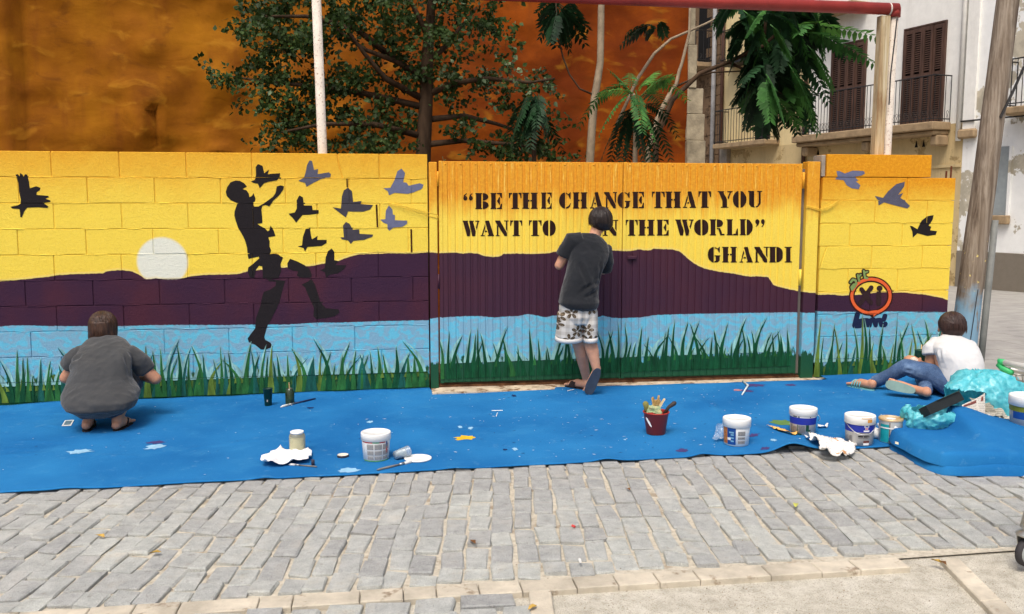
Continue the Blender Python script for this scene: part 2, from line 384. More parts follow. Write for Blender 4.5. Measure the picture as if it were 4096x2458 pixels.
M_RAW = mat('raw_block', (150,140,126), .95, .1, .12, 6, .5, 60)

# ----------------------------------------------------------------- block walls
def prism(name, poly, yf, yb, m, parent, bev=.003):
    n = len(poly); vs = [(p[0], yf, p[1]) for p in poly] + [(p[0], yb, p[1]) for p in poly]
    fs = [tuple(range(n)), tuple(reversed(range(n, 2*n)))] + [((i+1)%n, i, i+n, (i+1)%n+n) for i in range(n)]
    me = MB().add(vs, fs).mesh(name); bm = bmesh.new(); bm.from_mesh(me); bmesh.ops.recalc_face_normals(bm, faces=bm.faces)
    if bev: bmesh.ops.bevel(bm, geom=[e for e in bm.edges if all(abs(v.co.y-yf) < 1e-6 for v in e.verts)], offset=bev, segments=1, affect='EDGES')
    bm.to_mesh(me); bm.free(); return mesh_obj(name, me, m, parent)
BS = {}
def block(x0, x1, z0, z1, m, parent, cells, rg, gap=.0035):
    x0 += gap; x1 -= gap; z0 += gap*.8; z1 -= gap*.8; off = rg.uniform(0, .0025)
    w = round(x1-x0, 3); h = round(z1-z0, 3); key = (w, h, m.name)
    if key not in BS:
        me = MB().box((-w/2, 0, -h/2), (w/2, .19, h/2)).mesh('block'); bm = bmesh.new(); bm.from_mesh(me)
        bmesh.ops.bevel(bm, geom=[e for e in bm.edges if all(v.co.y < .01 for v in e.verts)], offset=.003, segments=1, affect='EDGES'); bm.to_mesh(me); bm.free(); me.materials.append(m); BS[key] = me
    o = bpy.data.objects.new('block', BS[key]); col.objects.link(o); o.location = ((x0+x1)/2, -off, (z0+z1)/2); o.rotation_euler = (R_(rg.uniform(-.25,.25)), 0, R_(rg.uniform(-.15,.15)))
    wput(o, parent); cells.append((x0-.0004, x1+.0004, z0-.0004, z1+.0004, -off-.001, -off-.001))
wall = empty('block_wall', (-2, .1, 0), 'long low concrete block wall painted with a yellow sky, running figure and birds', 'wall')
rg = random.Random(11); CELLS_L = []; XE = .33
xA = W(206,690).x; xB = W(350,770).x
crk = [W(*z5(1235,140)), W(*z5(1245,230)), W(*z5(1262,290)), W(*z5(1285,375))]
for c in range(-1, 10):
    z1_ = 2.0 - .2*(9-c); z0_ = z1_-.2
    ph = (xA if (9-c) % 2 == 0 else xB) + rg.uniform(-.03,.03)*(0 if c > 6 else 1)
    xs = [ph + .5*k for k in range(-14, 14)]; xs = [x for x in xs if -5.2 < x < XE-.12]
    xs = [-5.2] + xs + [XE]
    if c == 9: xs = [x for x in xs if abs(x - W(1260,690).x) > .1]
    for a, b in zip(xs[:-1], xs[1:]):
        if b-a < .05: continue
        if c == 9 and a < crk[1].x < b:                 # the cracked block in the top course
            ck = [(p.x, p.z) for p in crk]; ck[0] = (ck[0][0], z1_-.003); ck[-1] = (ck[-1][0], z0_+.003)
            prism('block', [(a+.004,z0_+.003)] + [(x-.004,z) for x, z in reversed(ck)] + [(a+.004,z1_-.003)], 0, .19, M_ML, wall)
            prism('block', [(b-.004,z1_-.003)] + [(x+.005,z) for x, z in ck] + [(b-.004,z0_+.003)], -.004, .19, M_ML, wall)
            CELLS_L += [(a+.006, ck[1][0]-.006, z0_+.006, z1_-.006, -.001, -.001), (ck[1][0]+.006, b-.006, z0_+.006, z1_-.006, -.005, -.005)]
            continue
        g1 = g2 = 0
        if c == 7 and abs(b - W(1505,860).x) < .16: b2 = W(1502,860).x; 
        block(a, b, z0_, z1_, M_ML, wall, CELLS_L, rg)
core = MB().box((-5.19, .006, -.3), (XE-.004, .18, 1.992)).build('mortar', M_ML, wall)
# two open joints, dark slots where the mortar has fallen out
M_SLOT = mat('open_joint', (70,38,20), .95, .1, .3, 30, .4, 80)
for (p, q, w) in ((z5(1622,640), z5(1632,865), .007), (z5(1965,885), z5(1970,1112), .007), (z5(1330,385), z5(1333,470), .005)):
    a = W(*p); b = W(*q); MB().add([(a.x-w,-.0052,a.z),(a.x+w,-.0052,a.z),(b.x+w,-.0052,b.z),(b.x-w,-.0052,b.z)], [(0,3,2,1)]).build('open_joint', M_SLOT, wall)
# pier
pier = empty('block_pier', (4.35, .1, 0), 'stepped right-hand block wall with three painted birds and a round orange emblem', 'wall')
CELLS_P = []; X0P, X1P = 3.735, 5.0
sx = lambda s, y=900: W(s, y).x
pj = {9: [], 8: [sx(3622)], 7: [sx(3497), sx(3705)], 6: [sx(3400), sx(3610)], 5: [sx(3491), sx(3695)], 4: [sx(3392,1100), sx(3590,1100)], 3: [sx(3480,1200), sx(3690,1200)], 2: [sx(3386,1300), sx(3588,1300)], 1: [sx(3490,1400), sx(3680,1400)], 0: [sx(3390,1450), sx(3590,1450)], -1: [4.3]}
for c in range(-1, 10):
    z1_ = 2.03 - .2*(9-c); z0_ = z1_-.2; xr = 4.76 if c == 9 else X1P - .002*(9-c); xl = 3.775 if c == 9 else X0P + rg.uniform(0,.012)
    xs = [xl] + pj[c] + [xr]
    for i, (a, b) in enumerate(zip(xs[:-1], xs[1:])):
        if c == 5 and i == 0:
            p, q = W(*z8(265,1070)), W(*z8(195,1270))
            prism('block', [(a+.003,z0_+.003),(q.x-.004,z0_+.003),((p.x+q.x)/2-.009,(z0_+z1_)/2),(p.x-.004,z1_-.003),(a+.003,z1_-.003)], -.001, .19, M_MP, pier)
            prism('block', [(q.x+.004,z0_+.003),(b-.004,z0_+.003),(b-.004,z1_-.003),(p.x+.004,z1_-.003),((p.x+q.x)/2-.001,(z0_+z1_)/2)], -.003, .19, M_MP, pier)
            continue
        block(a, b, z0_, z1_, M_MP, pier, CELLS_P, rg)
MB().box((X0P+.012, .006, -.3), (4.95, .18, 1.82)).build('mortar', M_MP, pier)
bevelbox('end_edge', (3.735,.012,1.835), (3.772,.17,2.02), M_RAW, pier, .004)

# ----------------------------------------------------------------- gate leaves of ribbed sheet
GATEZ0, GATEZ1 = .105, 1.945
XL0, XM, XR1 = .418, W(2489,900).x, 3.552
CELLS_G = []
def leaf(xa, xb, label):
    e = empty('gate_leaf', ((xa+xb)/2, .02, GATEZ0), label, 'gate', 'leaves of the ribbed yard gate')
    mb = MB(); pr = []; x = xa+.03
    while x + .062 < xb-.02:
        pr += [(x, -.006), (x+.038, -.006), (x+.041, .002), (x+.059, .002)]; x += .062
    pr.append((x, -.006)); pr = [(xa+.03, -.006)] + pr[1:] + [(xb-.012, -.006)]
    vs = []; fs = []
    for i, (px, py) in enumerate(pr): vs += [(px, py, GATEZ0+.01), (px, py, GATEZ1-.01)]
    for i in range(len(pr)-1):
        fs.append((2*i, 2*i+2, 2*i+3, 2*i+1)); CELLS_G.append((pr[i][0], pr[i+1][0], GATEZ0+.01, GATEZ1-.01, pr[i][1]-.0007, pr[i+1][1]-.0007))
    CELLS_G.append((xa, xa+.03, GATEZ0, GATEZ1, -.0127, -.0127)); CELLS_G.append((xb-.012, xb, GATEZ0, GATEZ1, -.0097, -.0097))
    mb.add(vs, fs).build('ribbed_sheet', M_MG, e)
    bevelbox('side_bar', (xa, -.012, GATEZ0), (xa+.03, .03, GATEZ1), M_MG, e, .003)
    bevelbox('side_bar', (xb-.012, -.009, GATEZ0), (xb, .03, GATEZ1), M_MG, e, .002)
    bevelbox('top_bar', (xa+.031, .007, GATEZ1-.05), (xb-.013, .035, GATEZ1-.002), M_MG, e, .003)
    bevelbox('bottom_bar', (xa+.031, .007, GATEZ0), (xb-.013, .035, GATEZ0+.05), M_MG, e, .003)
    x = xa + .055; me = None
    while x < xb-.03:
        m2 = MB().lathe([(.0, .006), (.004,.0055), (.007,.003), (.0075,0)], n=8).mesh('bolt') if me is None else me
        me = m2; o = mesh_obj('bolt', me, M_MG, None, True); o.location = (x, -.006, GATEZ1-.025); o.rotation_euler = (R_(90),0,0); wput(o, e); x += .124
    return e
gl = leaf(XL0, XM-.003, 'left ribbed metal gate leaf behind the standing painter, black stencil lettering')
gr = leaf(XM+.003, XR1, 'right ribbed metal gate leaf, lettering ends in a single word above the hill')
p = W(2530,1030); bevelbox('latch', (p.x-.05,-.03,p.z-.015), (p.x+.03,-.0065,p.z+.012), M_MG, gr, .004)
MB().tube([(XM+.12,.015,GATEZ0+.02),(XM+.12,.015,.02)], .006, 6).build('drop_bolt', mat('rust',(96,50,30),.9), gr)
for zc in (1.80, .96): 
    MB().tube([(XR1+.012,-.01,zc-.07),(XR1+.012,-.01,zc+.07)], .012, 8).build('hinge', M_MG, gr, True)
    MB().tube([(XL0-.008,-.014,zc-.06),(XL0-.008,-.014,zc+.06)], .009, 8).build('hinge', M_MG, gl, True)
def gpost(x0, x1, z1, label):
    e = empty('gate_post', ((x0+x1)/2, .03, 0), label, 'gate post'); bevelbox('tube', (x0,-.012,-.1), (x1,.09,z1), M_MG, e, .004); return e
gp1 = gpost(.338, .404, 1.935, 'narrow square steel gate post beside the long wall')
gp2 = gpost(3.60, 3.715, 1.962, 'wide square steel gate post beside the stepped wall')
MB().box((3.575,.04,.1),(3.598,.06,1.9)).build('back_bar', mat('dull_steel',(120,112,104),.6,.4), gp2)
M_CORD = mat('painted_cord', (226,186,62), .8)
def cord(pts, parent, r=.004):
    r *= .7
    MB().tube(pts, r, 6).build('cord', M_CORD, parent, True)
q = [W(*z5(x,y), Y=-.012) for x, y in ((1740,625),(1850,645),(1980,680),(2100,715),(2220,740))]; cord(q, gp1); cord([v+Vector((0,-.004,-.012-.004*i)) for i, v in enumerate(q)], gp1, .003)
cord([W(*z5(x,y), Y=-.022) for x, y in ((2220,740),(2232,760),(2228,800))], gp1)
q = [W(*z8(x,y), Y=-.02) for x, y in ((60,655),(110,662),(190,688),(280,665),(340,630),(385,597))]; cord(q, gp2, .005); cord([v+Vector((0,0,-.012)) for v in q[:-1]], gp2, .004)
# threshold under the gate
M_TH = mat('threshold_stone', (196,180,156), .9, .2, .15, 8, .5, 70, dirt=((120,92,66), 9, .5))
th = mesh_obj('gate_threshold', MB().box((.34,-.20,-.15),(3.74,.02,.066)).mesh('gate_threshold'), M_TH); tag(th, kind='structure')
th.data.materials.clear(); th.data.materials.append(M_TH)
th2 = mesh_obj('yard_sill', MB().box((.34,.025,-.15),(3.74,.6,.085)).mesh('yard_sill'), mat('brown_earth', (120,84,58), .95, .1, .3, 12, .8, 50)); tag(th2, kind='structure')

# ----------------------------------------------------------------- painted figures: thin coats that follow the blocks and ribs
def clip(poly, ax, v, keep_less):
    out = []
    for i in range(len(poly)):
        a, b = poly[i-1], poly[i]
        ia = (a[ax] <= v) if keep_less else (a[ax] >= v); ib = (b[ax] <= v) if keep_less else (b[ax] >= v)
        if ia != ib:
            t = (v-a[ax])/(b[ax]-a[ax]); out.append((a[0]+(b[0]-a[0])*t, a[1]+(b[1]-a[1])*t))
        if ib: out.append(b)
    return out
def tris(poly):
    return [[poly[i] for i in t] for t in tessellate_polygon([[Vector((p[0], p[1], 0)) for p in poly]])]
DEC = []
def coat(name, polys, cells, m, parent, order=0, back=.0045, mats=None):
    if mats is None and parent in (wall, pier): DEC.extend((p, m) for p in polys)
    mb = MB(); d = order*.0003
    for pi, poly in enumerate(polys):
        if len(poly) < 3: continue
        if mats: mb.cur = mats[pi]
        d = order*.0012 + pi*3e-6
        T = tris(poly)
        bx0 = min(p[0] for p in poly); bx1 = max(p[0] for p in poly); bz0 = min(p[1] for p in poly); bz1 = max(p[1] for p in poly)
        for (x0, x1, za, zb, ya, yb) in cells:
            if x1 < bx0 or x0 > bx1 or zb < bz0 or za > bz1: continue
            for t in T:
                q = clip(clip(clip(clip(t, 0, x0, False), 0, x1, True), 1, za, False), 1, zb, True)
                if len(q) < 3: continue
                vs = [(p[0], ya+(yb-ya)*(p[0]-x0)/(x1-x0)-d, p[1]) for p in q]
                ar = sum(q[i-1][0]*q[i][1]-q[i][0]*q[i-1][1] for i in range(len(q)))
                mb.add(vs, [tuple(range(len(q))) if ar > 0 else tuple(reversed(range(len(q))))])
        if back is not None:
            for t in T: mb.add([(p[0], back-d, p[1]) for p in t], [(0,1,2)])
    if not mb.f: return None
    return mb.build(name, m, parent)
def paintmat(name, c, rough=.8): return mat(name, c, rough, .2, .24 if 'grass' in name else .06, 24 if 'grass' in name else 20, .35, 110, stretch=(1,1,.25) if 'grass' in name else None)
P_BLACK, P_DARK, P_SLATE, P_LSLATE = paintmat('black_paint',(31,26,28)), paintmat('dark_slate_paint',(66,62,70)), paintmat('slate_paint',(86,86,102)), paintmat('pale_slate_paint',(104,108,134))
fz = zz(850,700,2.0617)
FIG = [[(285,98),(262,70),(225,50),(190,47),(150,62),(122,100),(110,140),(118,175),(150,210),(205,235),(195,265),(183,300),(180,335),(190,375),(212,440),(240,485),(268,540),(285,600),(290,660),(298,695),(330,685),(380,675),(385,690),(340,730),(295,765),(290,800),(308,845),(345,852),(360,780),(385,750),(410,755),(415,820),(415,852),(470,866),(545,850),(568,790),(562,735),(575,700),(582,680),(560,672),(545,655),(510,650),(475,655),(483,620),(470,590),(472,550),(460,515),(520,505),(505,460),(480,418),(468,460),(455,465),(430,440),(400,425),(370,405),(412,398),(410,340),(403,290),(412,255),(440,250),(470,262),(500,215),(550,170),(585,120),(590,95),(560,87),(530,97),(520,150),(500,180),(430,232),(380,262),(345,262),(330,230),(350,220),(355,195),(345,170),(340,150),(325,175),(305,185),(300,155),(280,128),(248,118),(270,105)],
 [(455,866),(540,868),(600,875),(580,940),(555,1040),(530,1100),(490,1180),(455,1240),(440,1290),(428,1335),(435,1360),(480,1385),(498,1420),(440,1440),(400,1440),(350,1400),(300,1380),(290,1350),(310,1320),(350,1270),(360,1180),(395,1080),(415,985),(425,965),(480,945),(520,915),(525,880),(470,878)],
 [(640,692),(700,715),(760,745),(800,775),(818,820),(815,850),(790,848),(760,850),(720,845),(697,830),(705,795),(660,788),(620,770),(618,730)],
 [(815,855),(845,905),(870,980),(890,1050),(935,1100),(1040,1110),(1048,1135),(1010,1165),(930,1182),(855,1188),(832,1165),(838,1100),(820,1060),(785,985),(765,930),(735,905),(790,880)]]
coat('painted_figure', [on(fz, p) for p in FIG], CELLS_L, P_BLACK, wall, 1)
BL = [(P_BLACK, z5, [(383,412),(420,395),(430,350),(428,270),(450,240),(495,258),(512,330),(560,295),(545,340),(670,330),(665,365),(640,400),(560,415),(510,430),(468,480),(450,435),(400,425)]),
 (P_SLATE, z5, [(850,405),(905,375),(920,330),(935,250),(960,205),(985,210),(1005,300),(1045,288),(1040,340),(1150,322),(1172,340),(1165,370),(1070,390),(1000,425),(930,465),(915,425),(870,415)]),
 (P_BLACK, z5, [(752,732),(815,718),(835,680),(832,600),(860,550),(895,570),(905,650),(985,650),(990,695),(1050,695),(1050,730),(960,742),(890,745),(828,820),(790,770)]),
 (P_DARK, z5, [(1188,668),(1270,680),(1280,560),(1300,500),(1340,475),(1380,510),(1392,615),(1475,605),(1465,635),(1588,645),(1560,690),(1490,712),(1340,710),(1320,770),(1255,720)]),
 (P_LSLATE, z5, [(1690,480),(1760,475),(1800,400),(1830,310),(1870,285),(1905,330),(1885,420),(1920,425),(1940,455),(2050,430),(2088,445),(2070,485),(1990,520),(1930,535),(1800,525),(1745,550),(1735,510)]),
 (P_LSLATE, z5, [(1660,790),(1710,785),(1715,700),(1745,650),(1780,690),(1785,740),(1805,745),(1805,795),(1925,800),(1925,830),(1880,860),(1790,868),(1750,900),(1732,880),(1730,835),(1690,820)]),
 (P_BLACK, z5, [(843,1055),(885,1045),(895,960),(920,885),(965,870),(975,950),(985,985),(1040,950),(1035,990),(1130,990),(1128,1020),(1080,1050),(940,1060),(915,1105),(900,1070)]),
 (P_DARK, z5, [(1265,965),(1300,965),(1290,850),(1320,812),(1355,830),(1390,890),(1450,885),(1455,930),(1590,938),(1580,960),(1500,990),(1395,1000),(1368,1030),(1340,995),(1280,985)]),
 (P_BLACK, z5, [(1065,1290),(1110,1270),(1120,1160),(1145,1100),(1180,1075),(1205,1110),(1205,1190),(1245,1200),(1215,1240),(1325,1240),(1300,1280),(1240,1320),(1160,1335),(1125,1365),(1112,1310)]),
 (P_BLACK, z4, [(107,662),(180,648),(205,630),(208,590),(190,510),(185,440),(155,345),(180,340),(195,365),(200,328),(225,345),(232,370),(250,340),(270,345),(290,420),(297,480),(360,460),(403,475),(395,500),(365,520),(362,545),(480,555),(485,570),(450,583),(500,600),(500,615),(425,622),(480,660),(470,675),(380,668),(270,672),(240,710),(218,768),(202,765),(198,700),(190,685),(120,680)])]
for m, f, p in BL: coat('painted_bird', [on(f, p)], CELLS_L, m, wall, 1)
for m, p in ((P_LSLATE, [(345,390),(370,365),(358,310),(390,310),(440,335),(520,305),(630,310),(640,335),(600,355),(540,365),(575,405),(550,410),(595,450),(580,490),(510,480),(460,450),(430,400),(380,395)]),
 (P_SLATE, [(738,555),(820,575),(870,510),(950,440),(1035,415),(1030,460),(970,545),(1020,525),(990,575),(1030,600),(1085,655),(1060,680),(960,655),(830,620),(775,650),(770,600)]),
 (P_BLACK, [(1085,850),(1110,855),(1160,885),(1200,800),(1260,755),(1320,745),(1310,790),(1270,850),(1297,860),(1285,895),(1355,905),(1340,940),(1260,952),(1160,925),(1115,968),(1110,910)])):
    coat('painted_bird', [on(z8, p)], CELLS_P, m, pier, 1)
# stencil lettering
def half(x0, x1, y0, y1, side, n=12):
    c = (y0+y1)/2; h = (y1-y0)/2; w = x1-x0
    if side > 0: return [(x0 + w*math.cos(a), c + h*math.sin(a)) for a in [(-.5+i/n)*math.pi for i in range(n+1)]]
    return [(x1 - w*math.cos(a), c + h*math.sin(a)) for a in [(-.5+i/n)*math.pi for i in range(n+1)]]
def stem(a, b, s=.06): return [(a-s,0),(b+s,0),(b+s,.06),(b,.08),(b,.92),(b+s,.94),(b+s,1),(a-s,1),(a-s,.94),(a,.92),(a,.08),(a-s,.06)]
GL = {
'B': [stem(.06,.46,.05)[:], half(.56,.98,.53,1,1), half(.56,1,.0,.5,1)],
'E': [stem(.07,.46,.05), [(.56,1),(1,1),(1,.68),(.92,.68),(.80,.9),(.56,.93)], [(.56,.5),(.74,.74),(.82,.74),(.82,.28),(.74,.28)], [(.56,0),(1,0),(1,.34),(.92,.34),(.8,.1),(.56,.07)]],
'T': [[(.2,0),(.8,0),(.8,.06),(.7,.08),(.7,1),(.3,1),(.3,.08),(.2,.06)], [(0,1),(.25,1),(.25,.93),(.14,.88),(.07,.66),(0,.66)], [(1,1),(.75,1),(.75,.93),(.86,.88),(.93,.66),(1,.66)]],
'H': [stem(.06,.38,.06), stem(.62,.94,.06), [(.38,.45),(.47,.45),(.47,.56),(.38,.56)], [(.53,.45),(.62,.45),(.62,.56),(.53,.56)]],
'A': [[(.34,.95),(.42,1),(.62,1),(.97,.07),(1,.07),(1,0),(.52,0),(.52,.07),(.6,.08)], [(.0,.0),(.3,0),(.3,.07),(.18,.07),(.37,.6),(.32,.78),(.08,.07),(0,.07)], [(.30,.26),(.5,.26),(.46,.36),(.34,.36)]],
'N': [[(.04,0),(.32,0),(.32,.06),(.24,.06),(.24,.6),(.12,.74),(.12,.06),(.04,.06)], [(0,1),(.36,1),(.88,.2),(.88,0),(.7,0),(.0,.93)], [(.66,1),(1,1),(1,.94),(.9,.94),(.9,.3),(.79,.44),(.79,.94),(.66,.94)]],
'C': [half(0,.5,0,1,-1), [(.57,1),(.8,.9),(.93,1),(.98,1),(.98,.6),(.9,.6),(.76,.85),(.57,.92)], [(.57,0),(.57,.08),(.8,.16),(.94,.34),(1,.34),(.92,.12),(.75,.02)]],
'G': [half(0,.46,0,1,-1), [(.53,1),(.78,.9),(.9,1),(.95,1),(.95,.64),(.87,.64),(.74,.85),(.53,.92)], [(.55,.46),(1,.46),(1,.4),(.94,.38),(.94,.14),(.8,.02),(.53,0),(.53,.08),(.64,.12),(.64,.38),(.55,.4)]],
'Y': [[(0,1),(.45,1),(.45,.94),(.4,.92),(.62,.5),(.62,.06),(.72,.06),(.72,0),(.2,0),(.2,.06),(.3,.06),(.3,.42),(.06,.94),(0,.94)], [(.64,1),(1,1),(1,.94),(.93,.92),(.72,.5),(.66,.62),(.8,.92),(.64,.94)]],
'O': [half(0,.44,0,1,-1), half(.56,1,0,1,1)],
'U': [[(0,1),(.44,1),(.44,.12),(.47,.06),(.47,0),(.25,.04),(.08,.2),(.08,.94),(0,.94)], [(.55,0),(.75,.05),(.9,.25),(.9,.94),(1,.94),(1,1),(.66,1),(.66,.94),(.78,.94),(.78,.28),(.7,.12),(.55,.08)]],
'W': [[(0,1),(.33,1),(.33,.95),(.3,.93),(.47,.3),(.42,0),(.26,0),(.03,.93),(0,.94)], [(.38,1),(.66,1),(.66,.94),(.62,.92),(.78,.3),(.74,0),(.57,0),(.4,.9)], [(.75,1),(1,1),(1,.94),(.96,.92),(.83,.4),(.78,.56),(.87,.92),(.75,.94)]],
'I': [stem(.22,.78,.14)],
'R': [stem(.06,.40,.05), half(.5,.93,.5,1,1), [(.5,.46),(.7,.46),(.86,.1),(1,.1),(1,0),(.72,0),(.57,.38),(.5,.38)]],
'L': [stem(.07,.48,.06), [(.57,0),(1,0),(1,.42),(.92,.42),(.8,.12),(.57,.09)]],
'D': [stem(.06,.42,.05), half(.53,1,0,1,1)],
'o': [[(.22+.2*math.cos(a*.5236)+dx, .3+.3*math.sin(a*.5236)) for a in range(0, 9)] + [(.05+dx,.75),(.3+dx,1),(.22+dx,.75),(.42+dx,.5)] for dx in (0,.52)],
'c': [[(.22-.2*math.cos(a*.5236)+dx, .7-.3*math.sin(a*.5236)) for a in range(0, 9)] + [(.4+dx,.25),(.14+dx,0),(.22+dx,.25),(.02+dx,.5)] for dx in (0,.52)]}
GL['o'] = [[(.24+.2*math.cos(a)+dx, .32+.32*math.sin(a)) for a in [i*.5236 for i in range(12)]] for dx in (0,.54)] + [[(.04+dx,.3),(.12+dx,.75),(.36+dx,1),(.40+dx,.92),(.26+dx,.7),(.24+dx,.4)] for dx in (0,.54)]
GL['c'] = [[(.24+.2*math.cos(a)+dx, .68+.32*math.sin(a)) for a in [i*.5236 for i in range(12)]] for dx in (0,.54)] + [[(.44+dx,.7),(.36+dx,.25),(.12+dx,0),(.08+dx,.08),(.22+dx,.3),(.24+dx,.6)] for dx in (0,.54)]
P_LET = mat('stencil_paint', (40,16,10), .7, .25, .12, 18, .1, 90)
R1 = [('o',z6,250,352,.46),('B',z6,372,505,1),('E',z6,522,638,1),('T',z6,705,830,1),('H',z6,838,990,1),('E',z6,1022,1130,1),('C',z6,1203,1318,1),('H',z6,1338,1480,1),('A',z6,1508,1632,1),('N',z6,1648,1777,1),('G',z6,1780,1905,1),('E',z6,1927,2040,1),('T',z6,2118,2245,1),('H',z6,2252,2405,1),('A',z7,200,332,1),('T',z7,352,480,1),('Y',z7,545,690,1),('O',z7,692,828,1),('U',z7,842,982,1)]
R2 = [('W',z6,248,415,1),('A',z6,425,560,1),('N',z6,570,703,1),('T',z6,718,838,1),('T',z6,903,1028,1),('O',z6,1037,1168,1),('I',z6,1505,1600,1),('N',z6,1630,1788,1),('T',z6,1858,1978,1),('H',z6,1988,2145,1),('E',z6,2165,2285,1),('W',z6,2350,2530,1),('O',z7,312,455,1),('R',z7,465,610,1),('L',z7,630,745,1),('D',z7,760,890,1),('c',z7,910,1015,.5)]
R3 = [('G',z7,448,570,1),('H',z7,590,735,1),('A',z7,760,890,1),('N',z7,905,1050,1),('D',z7,1055,1190,1),('I',z7,1200,1285,1)]
def row(letters, ya, yb):
    for ch, f, a, b, hf in letters:
        if ch == 'W' and f is z6 and a > 2000: pass
        s0 = f(a, 0)[0]; s1 = f(b, 0)[0]; yt = ya[0]+(ya[1]-ya[0])*(s0-1850)/1200; y_b = yb[0]+(yb[1]-yb[0])*(s0-1850)/1200
        pol = []
        for poly in GL[ch]:
            pol.append([(lambda w: (w.x, w.z))(W(s0+(s1-s0)*u, (yt+(y_b-yt)*(hf if ch in 'oc' else 1)) + ((yt-y_b)*(hf if ch in 'oc' else 1))*v)) for u, v in poly])
        par = gl if W(s0, 900).x < XM-.05 else gr
        coat('stencil_letter', pol, CELLS_G, P_LET, par, 1, None)
row(R1, (773.5,764), (838,831)); row(R2, (883.5,877), (946,942)); row(R3, (988,988), (1052,1051))
# emblem on the pier
def stroke(pts, w, n=10):
    out = []
    for a, b in zip(pts[:-1], pts[1:]):
        d = Vector((b[0]-a[0], b[1]-a[1])); 
        if d.length < 1e-6: continue
        p = Vector((-d.y, d.x)).normalized()*w/2; out.append([(a[0]+p.x,a[1]+p.y),(a[0]-p.x,a[1]-p.y),(b[0]-p.x,b[1]-p.y),(b[0]+p.x,b[1]+p.y)])
    for c in pts: out.append([(c[0]+w/2*math.cos(2*math.pi*k/n), c[1]+w/2*math.sin(2*math.pi*k/n)) for k in range(n)])
    return out
def emb(name, strokes, m, order, extra=()):
    pol = []
    for pts, w in strokes: pol += stroke(pts, w)
    coat(name, [on(zl, p) for p in pol + list(extra)], CELLS_P, m, pier, order)
ell_ = [(905+380*math.cos(a), 668+335*math.sin(a)) for a in [2*math.pi*k/36 for k in range(37)]]
ART = [([(500,395),(545,340),(600,360),(615,430),(560,440),(515,490),(530,540),(590,470)], 44), ([(640,250),(672,370)], 42), ([(655,290),(700,245)], 40), ([(760,170),(785,310),(830,315)], 42), ([(775,205),(835,185)], 34)]
emb('painted_emblem_outline', [(ell_, 112)] + [(p, w+46) for p, w in ART], paintmat('emblem_outline',(52,22,16)), 1, [[(820,990),(930,1100),(1110,1000)]])
emb('painted_emblem_ring', [(ell_, 58)], paintmat('emblem_orange',(226,98,50)), 2, [[(870,965),(1035,945),(1010,985),(1085,975),(955,1075),(960,1015),(880,1005)]])
emb('painted_emblem_art', ART, paintmat('emblem_green',(124,148,86)), 3)
emb('painted_emblem_xi', [([(715,535),(905,800)], 92), ([(910,500),(690,815)], 92), ([(1062,600),(1055,815)], 96), ([(1070,515),(1078,512)], 110)], paintmat('emblem_dark',(50,32,34)), 2)
emb('painted_emblem_barri', [([(640,1025),(585,1255),(690,1250),(740,1160),(650,1180)], 105), ([(760,1170),(770,1245),(830,1240),(840,1150),(760,1150)], 95), ([(880,1250),(895,1150),(960,1130),(1000,1245),(1010,1150),(1090,1140),(1110,1240),(1180,1240),(1195,1215)], 88), ([(1185,1060),(1160,1130)], 95)], paintmat('emblem_navy',(22,34,66)), 1)
# painted grass blades
GM = [paintmat('grass_dark',(10,72,44)), paintmat('grass_mid',(38,96,48)), paintmat('grass_olive',(92,118,46)), paintmat('grass_teal',(22,84,74)), paintmat('grass_halo',(136,182,178))]
def blade(x, z0, h, lean, wb, curl, n=9):
    L, Rr = [], []
    for i in range(n+1):
        t = i/n; cx = x + lean*t*t + curl*math.sin(t*4.6)*.6*t; cz = z0 + h*t; w = wb*((1-t)**.62*(.55+.45*(1-t)**2))*.5
        L.append((cx-w, cz)); Rr.append((cx+w, cz))
    return L + Rr[-2::-1]
def grass(xa, xb, cells, parent, step, hr, z0, wts, back, seed, wr=(.032,.062)):
    r = random.Random(seed); pol = []; ms = []; x = xa
    items = []
    while x < xb:
        items.append((x, r.uniform(*hr)*r.choice([.55,.75,1,1,1.15]), r.gauss(0,.055), r.uniform(*wr), r.gauss(0,.028))); x += r.uniform(*step)
    for it in items:
        m = r.choices(range(4), wts)[0]; zb = z0+gz(it[0])
        pol.append(blade(it[0], zb, it[1]+.012, it[2], it[3]+.014, it[4])); ms.append(4)
    r2 = random.Random(seed+1)
    coat('painted_grass_halo', pol, cells, GM, parent, 2, back, ms)
    pol = []; ms = []
    for it in items:
        m = r2.choices(range(4), wts)[0]; zb = z0+gz(it[0])
        pol.append(blade(it[0], zb-.13, it[1]+.13, it[2], it[3]*1.15, it[4])); ms.append(m)
        if r2.random() < .35: pol.append(blade(it[0]+it[3]*.5, zb-.04, it[1]*.35, it[2]*.3, it[3]*.6, 0)); ms.append(2 if wts[2] else 1)
    coat('painted_grass', pol, cells, GM, parent, 4, None if back is None else back-.0009, ms)
grass(-5.1, .31, CELLS_L, wall, (.026,.056), (.16,.31), .17, (3,3,2,3), .0045, 21)
grass(XL0+.01, XM-.01, CELLS_G, gl, (.034,.066), (.15,.32), .23, (9,1,0,0), None, 22, (.032,.06))
grass(XM+.01, XR1-.01, CELLS_G, gr, (.034,.066), (.15,.32), .23, (9,1,0,0), None, 24, (.032,.06))
grass(X0P+.02, 4.98, CELLS_P, pier, (.03,.06), (.20,.42), .12, (4,3,2,1), .0045, 23)

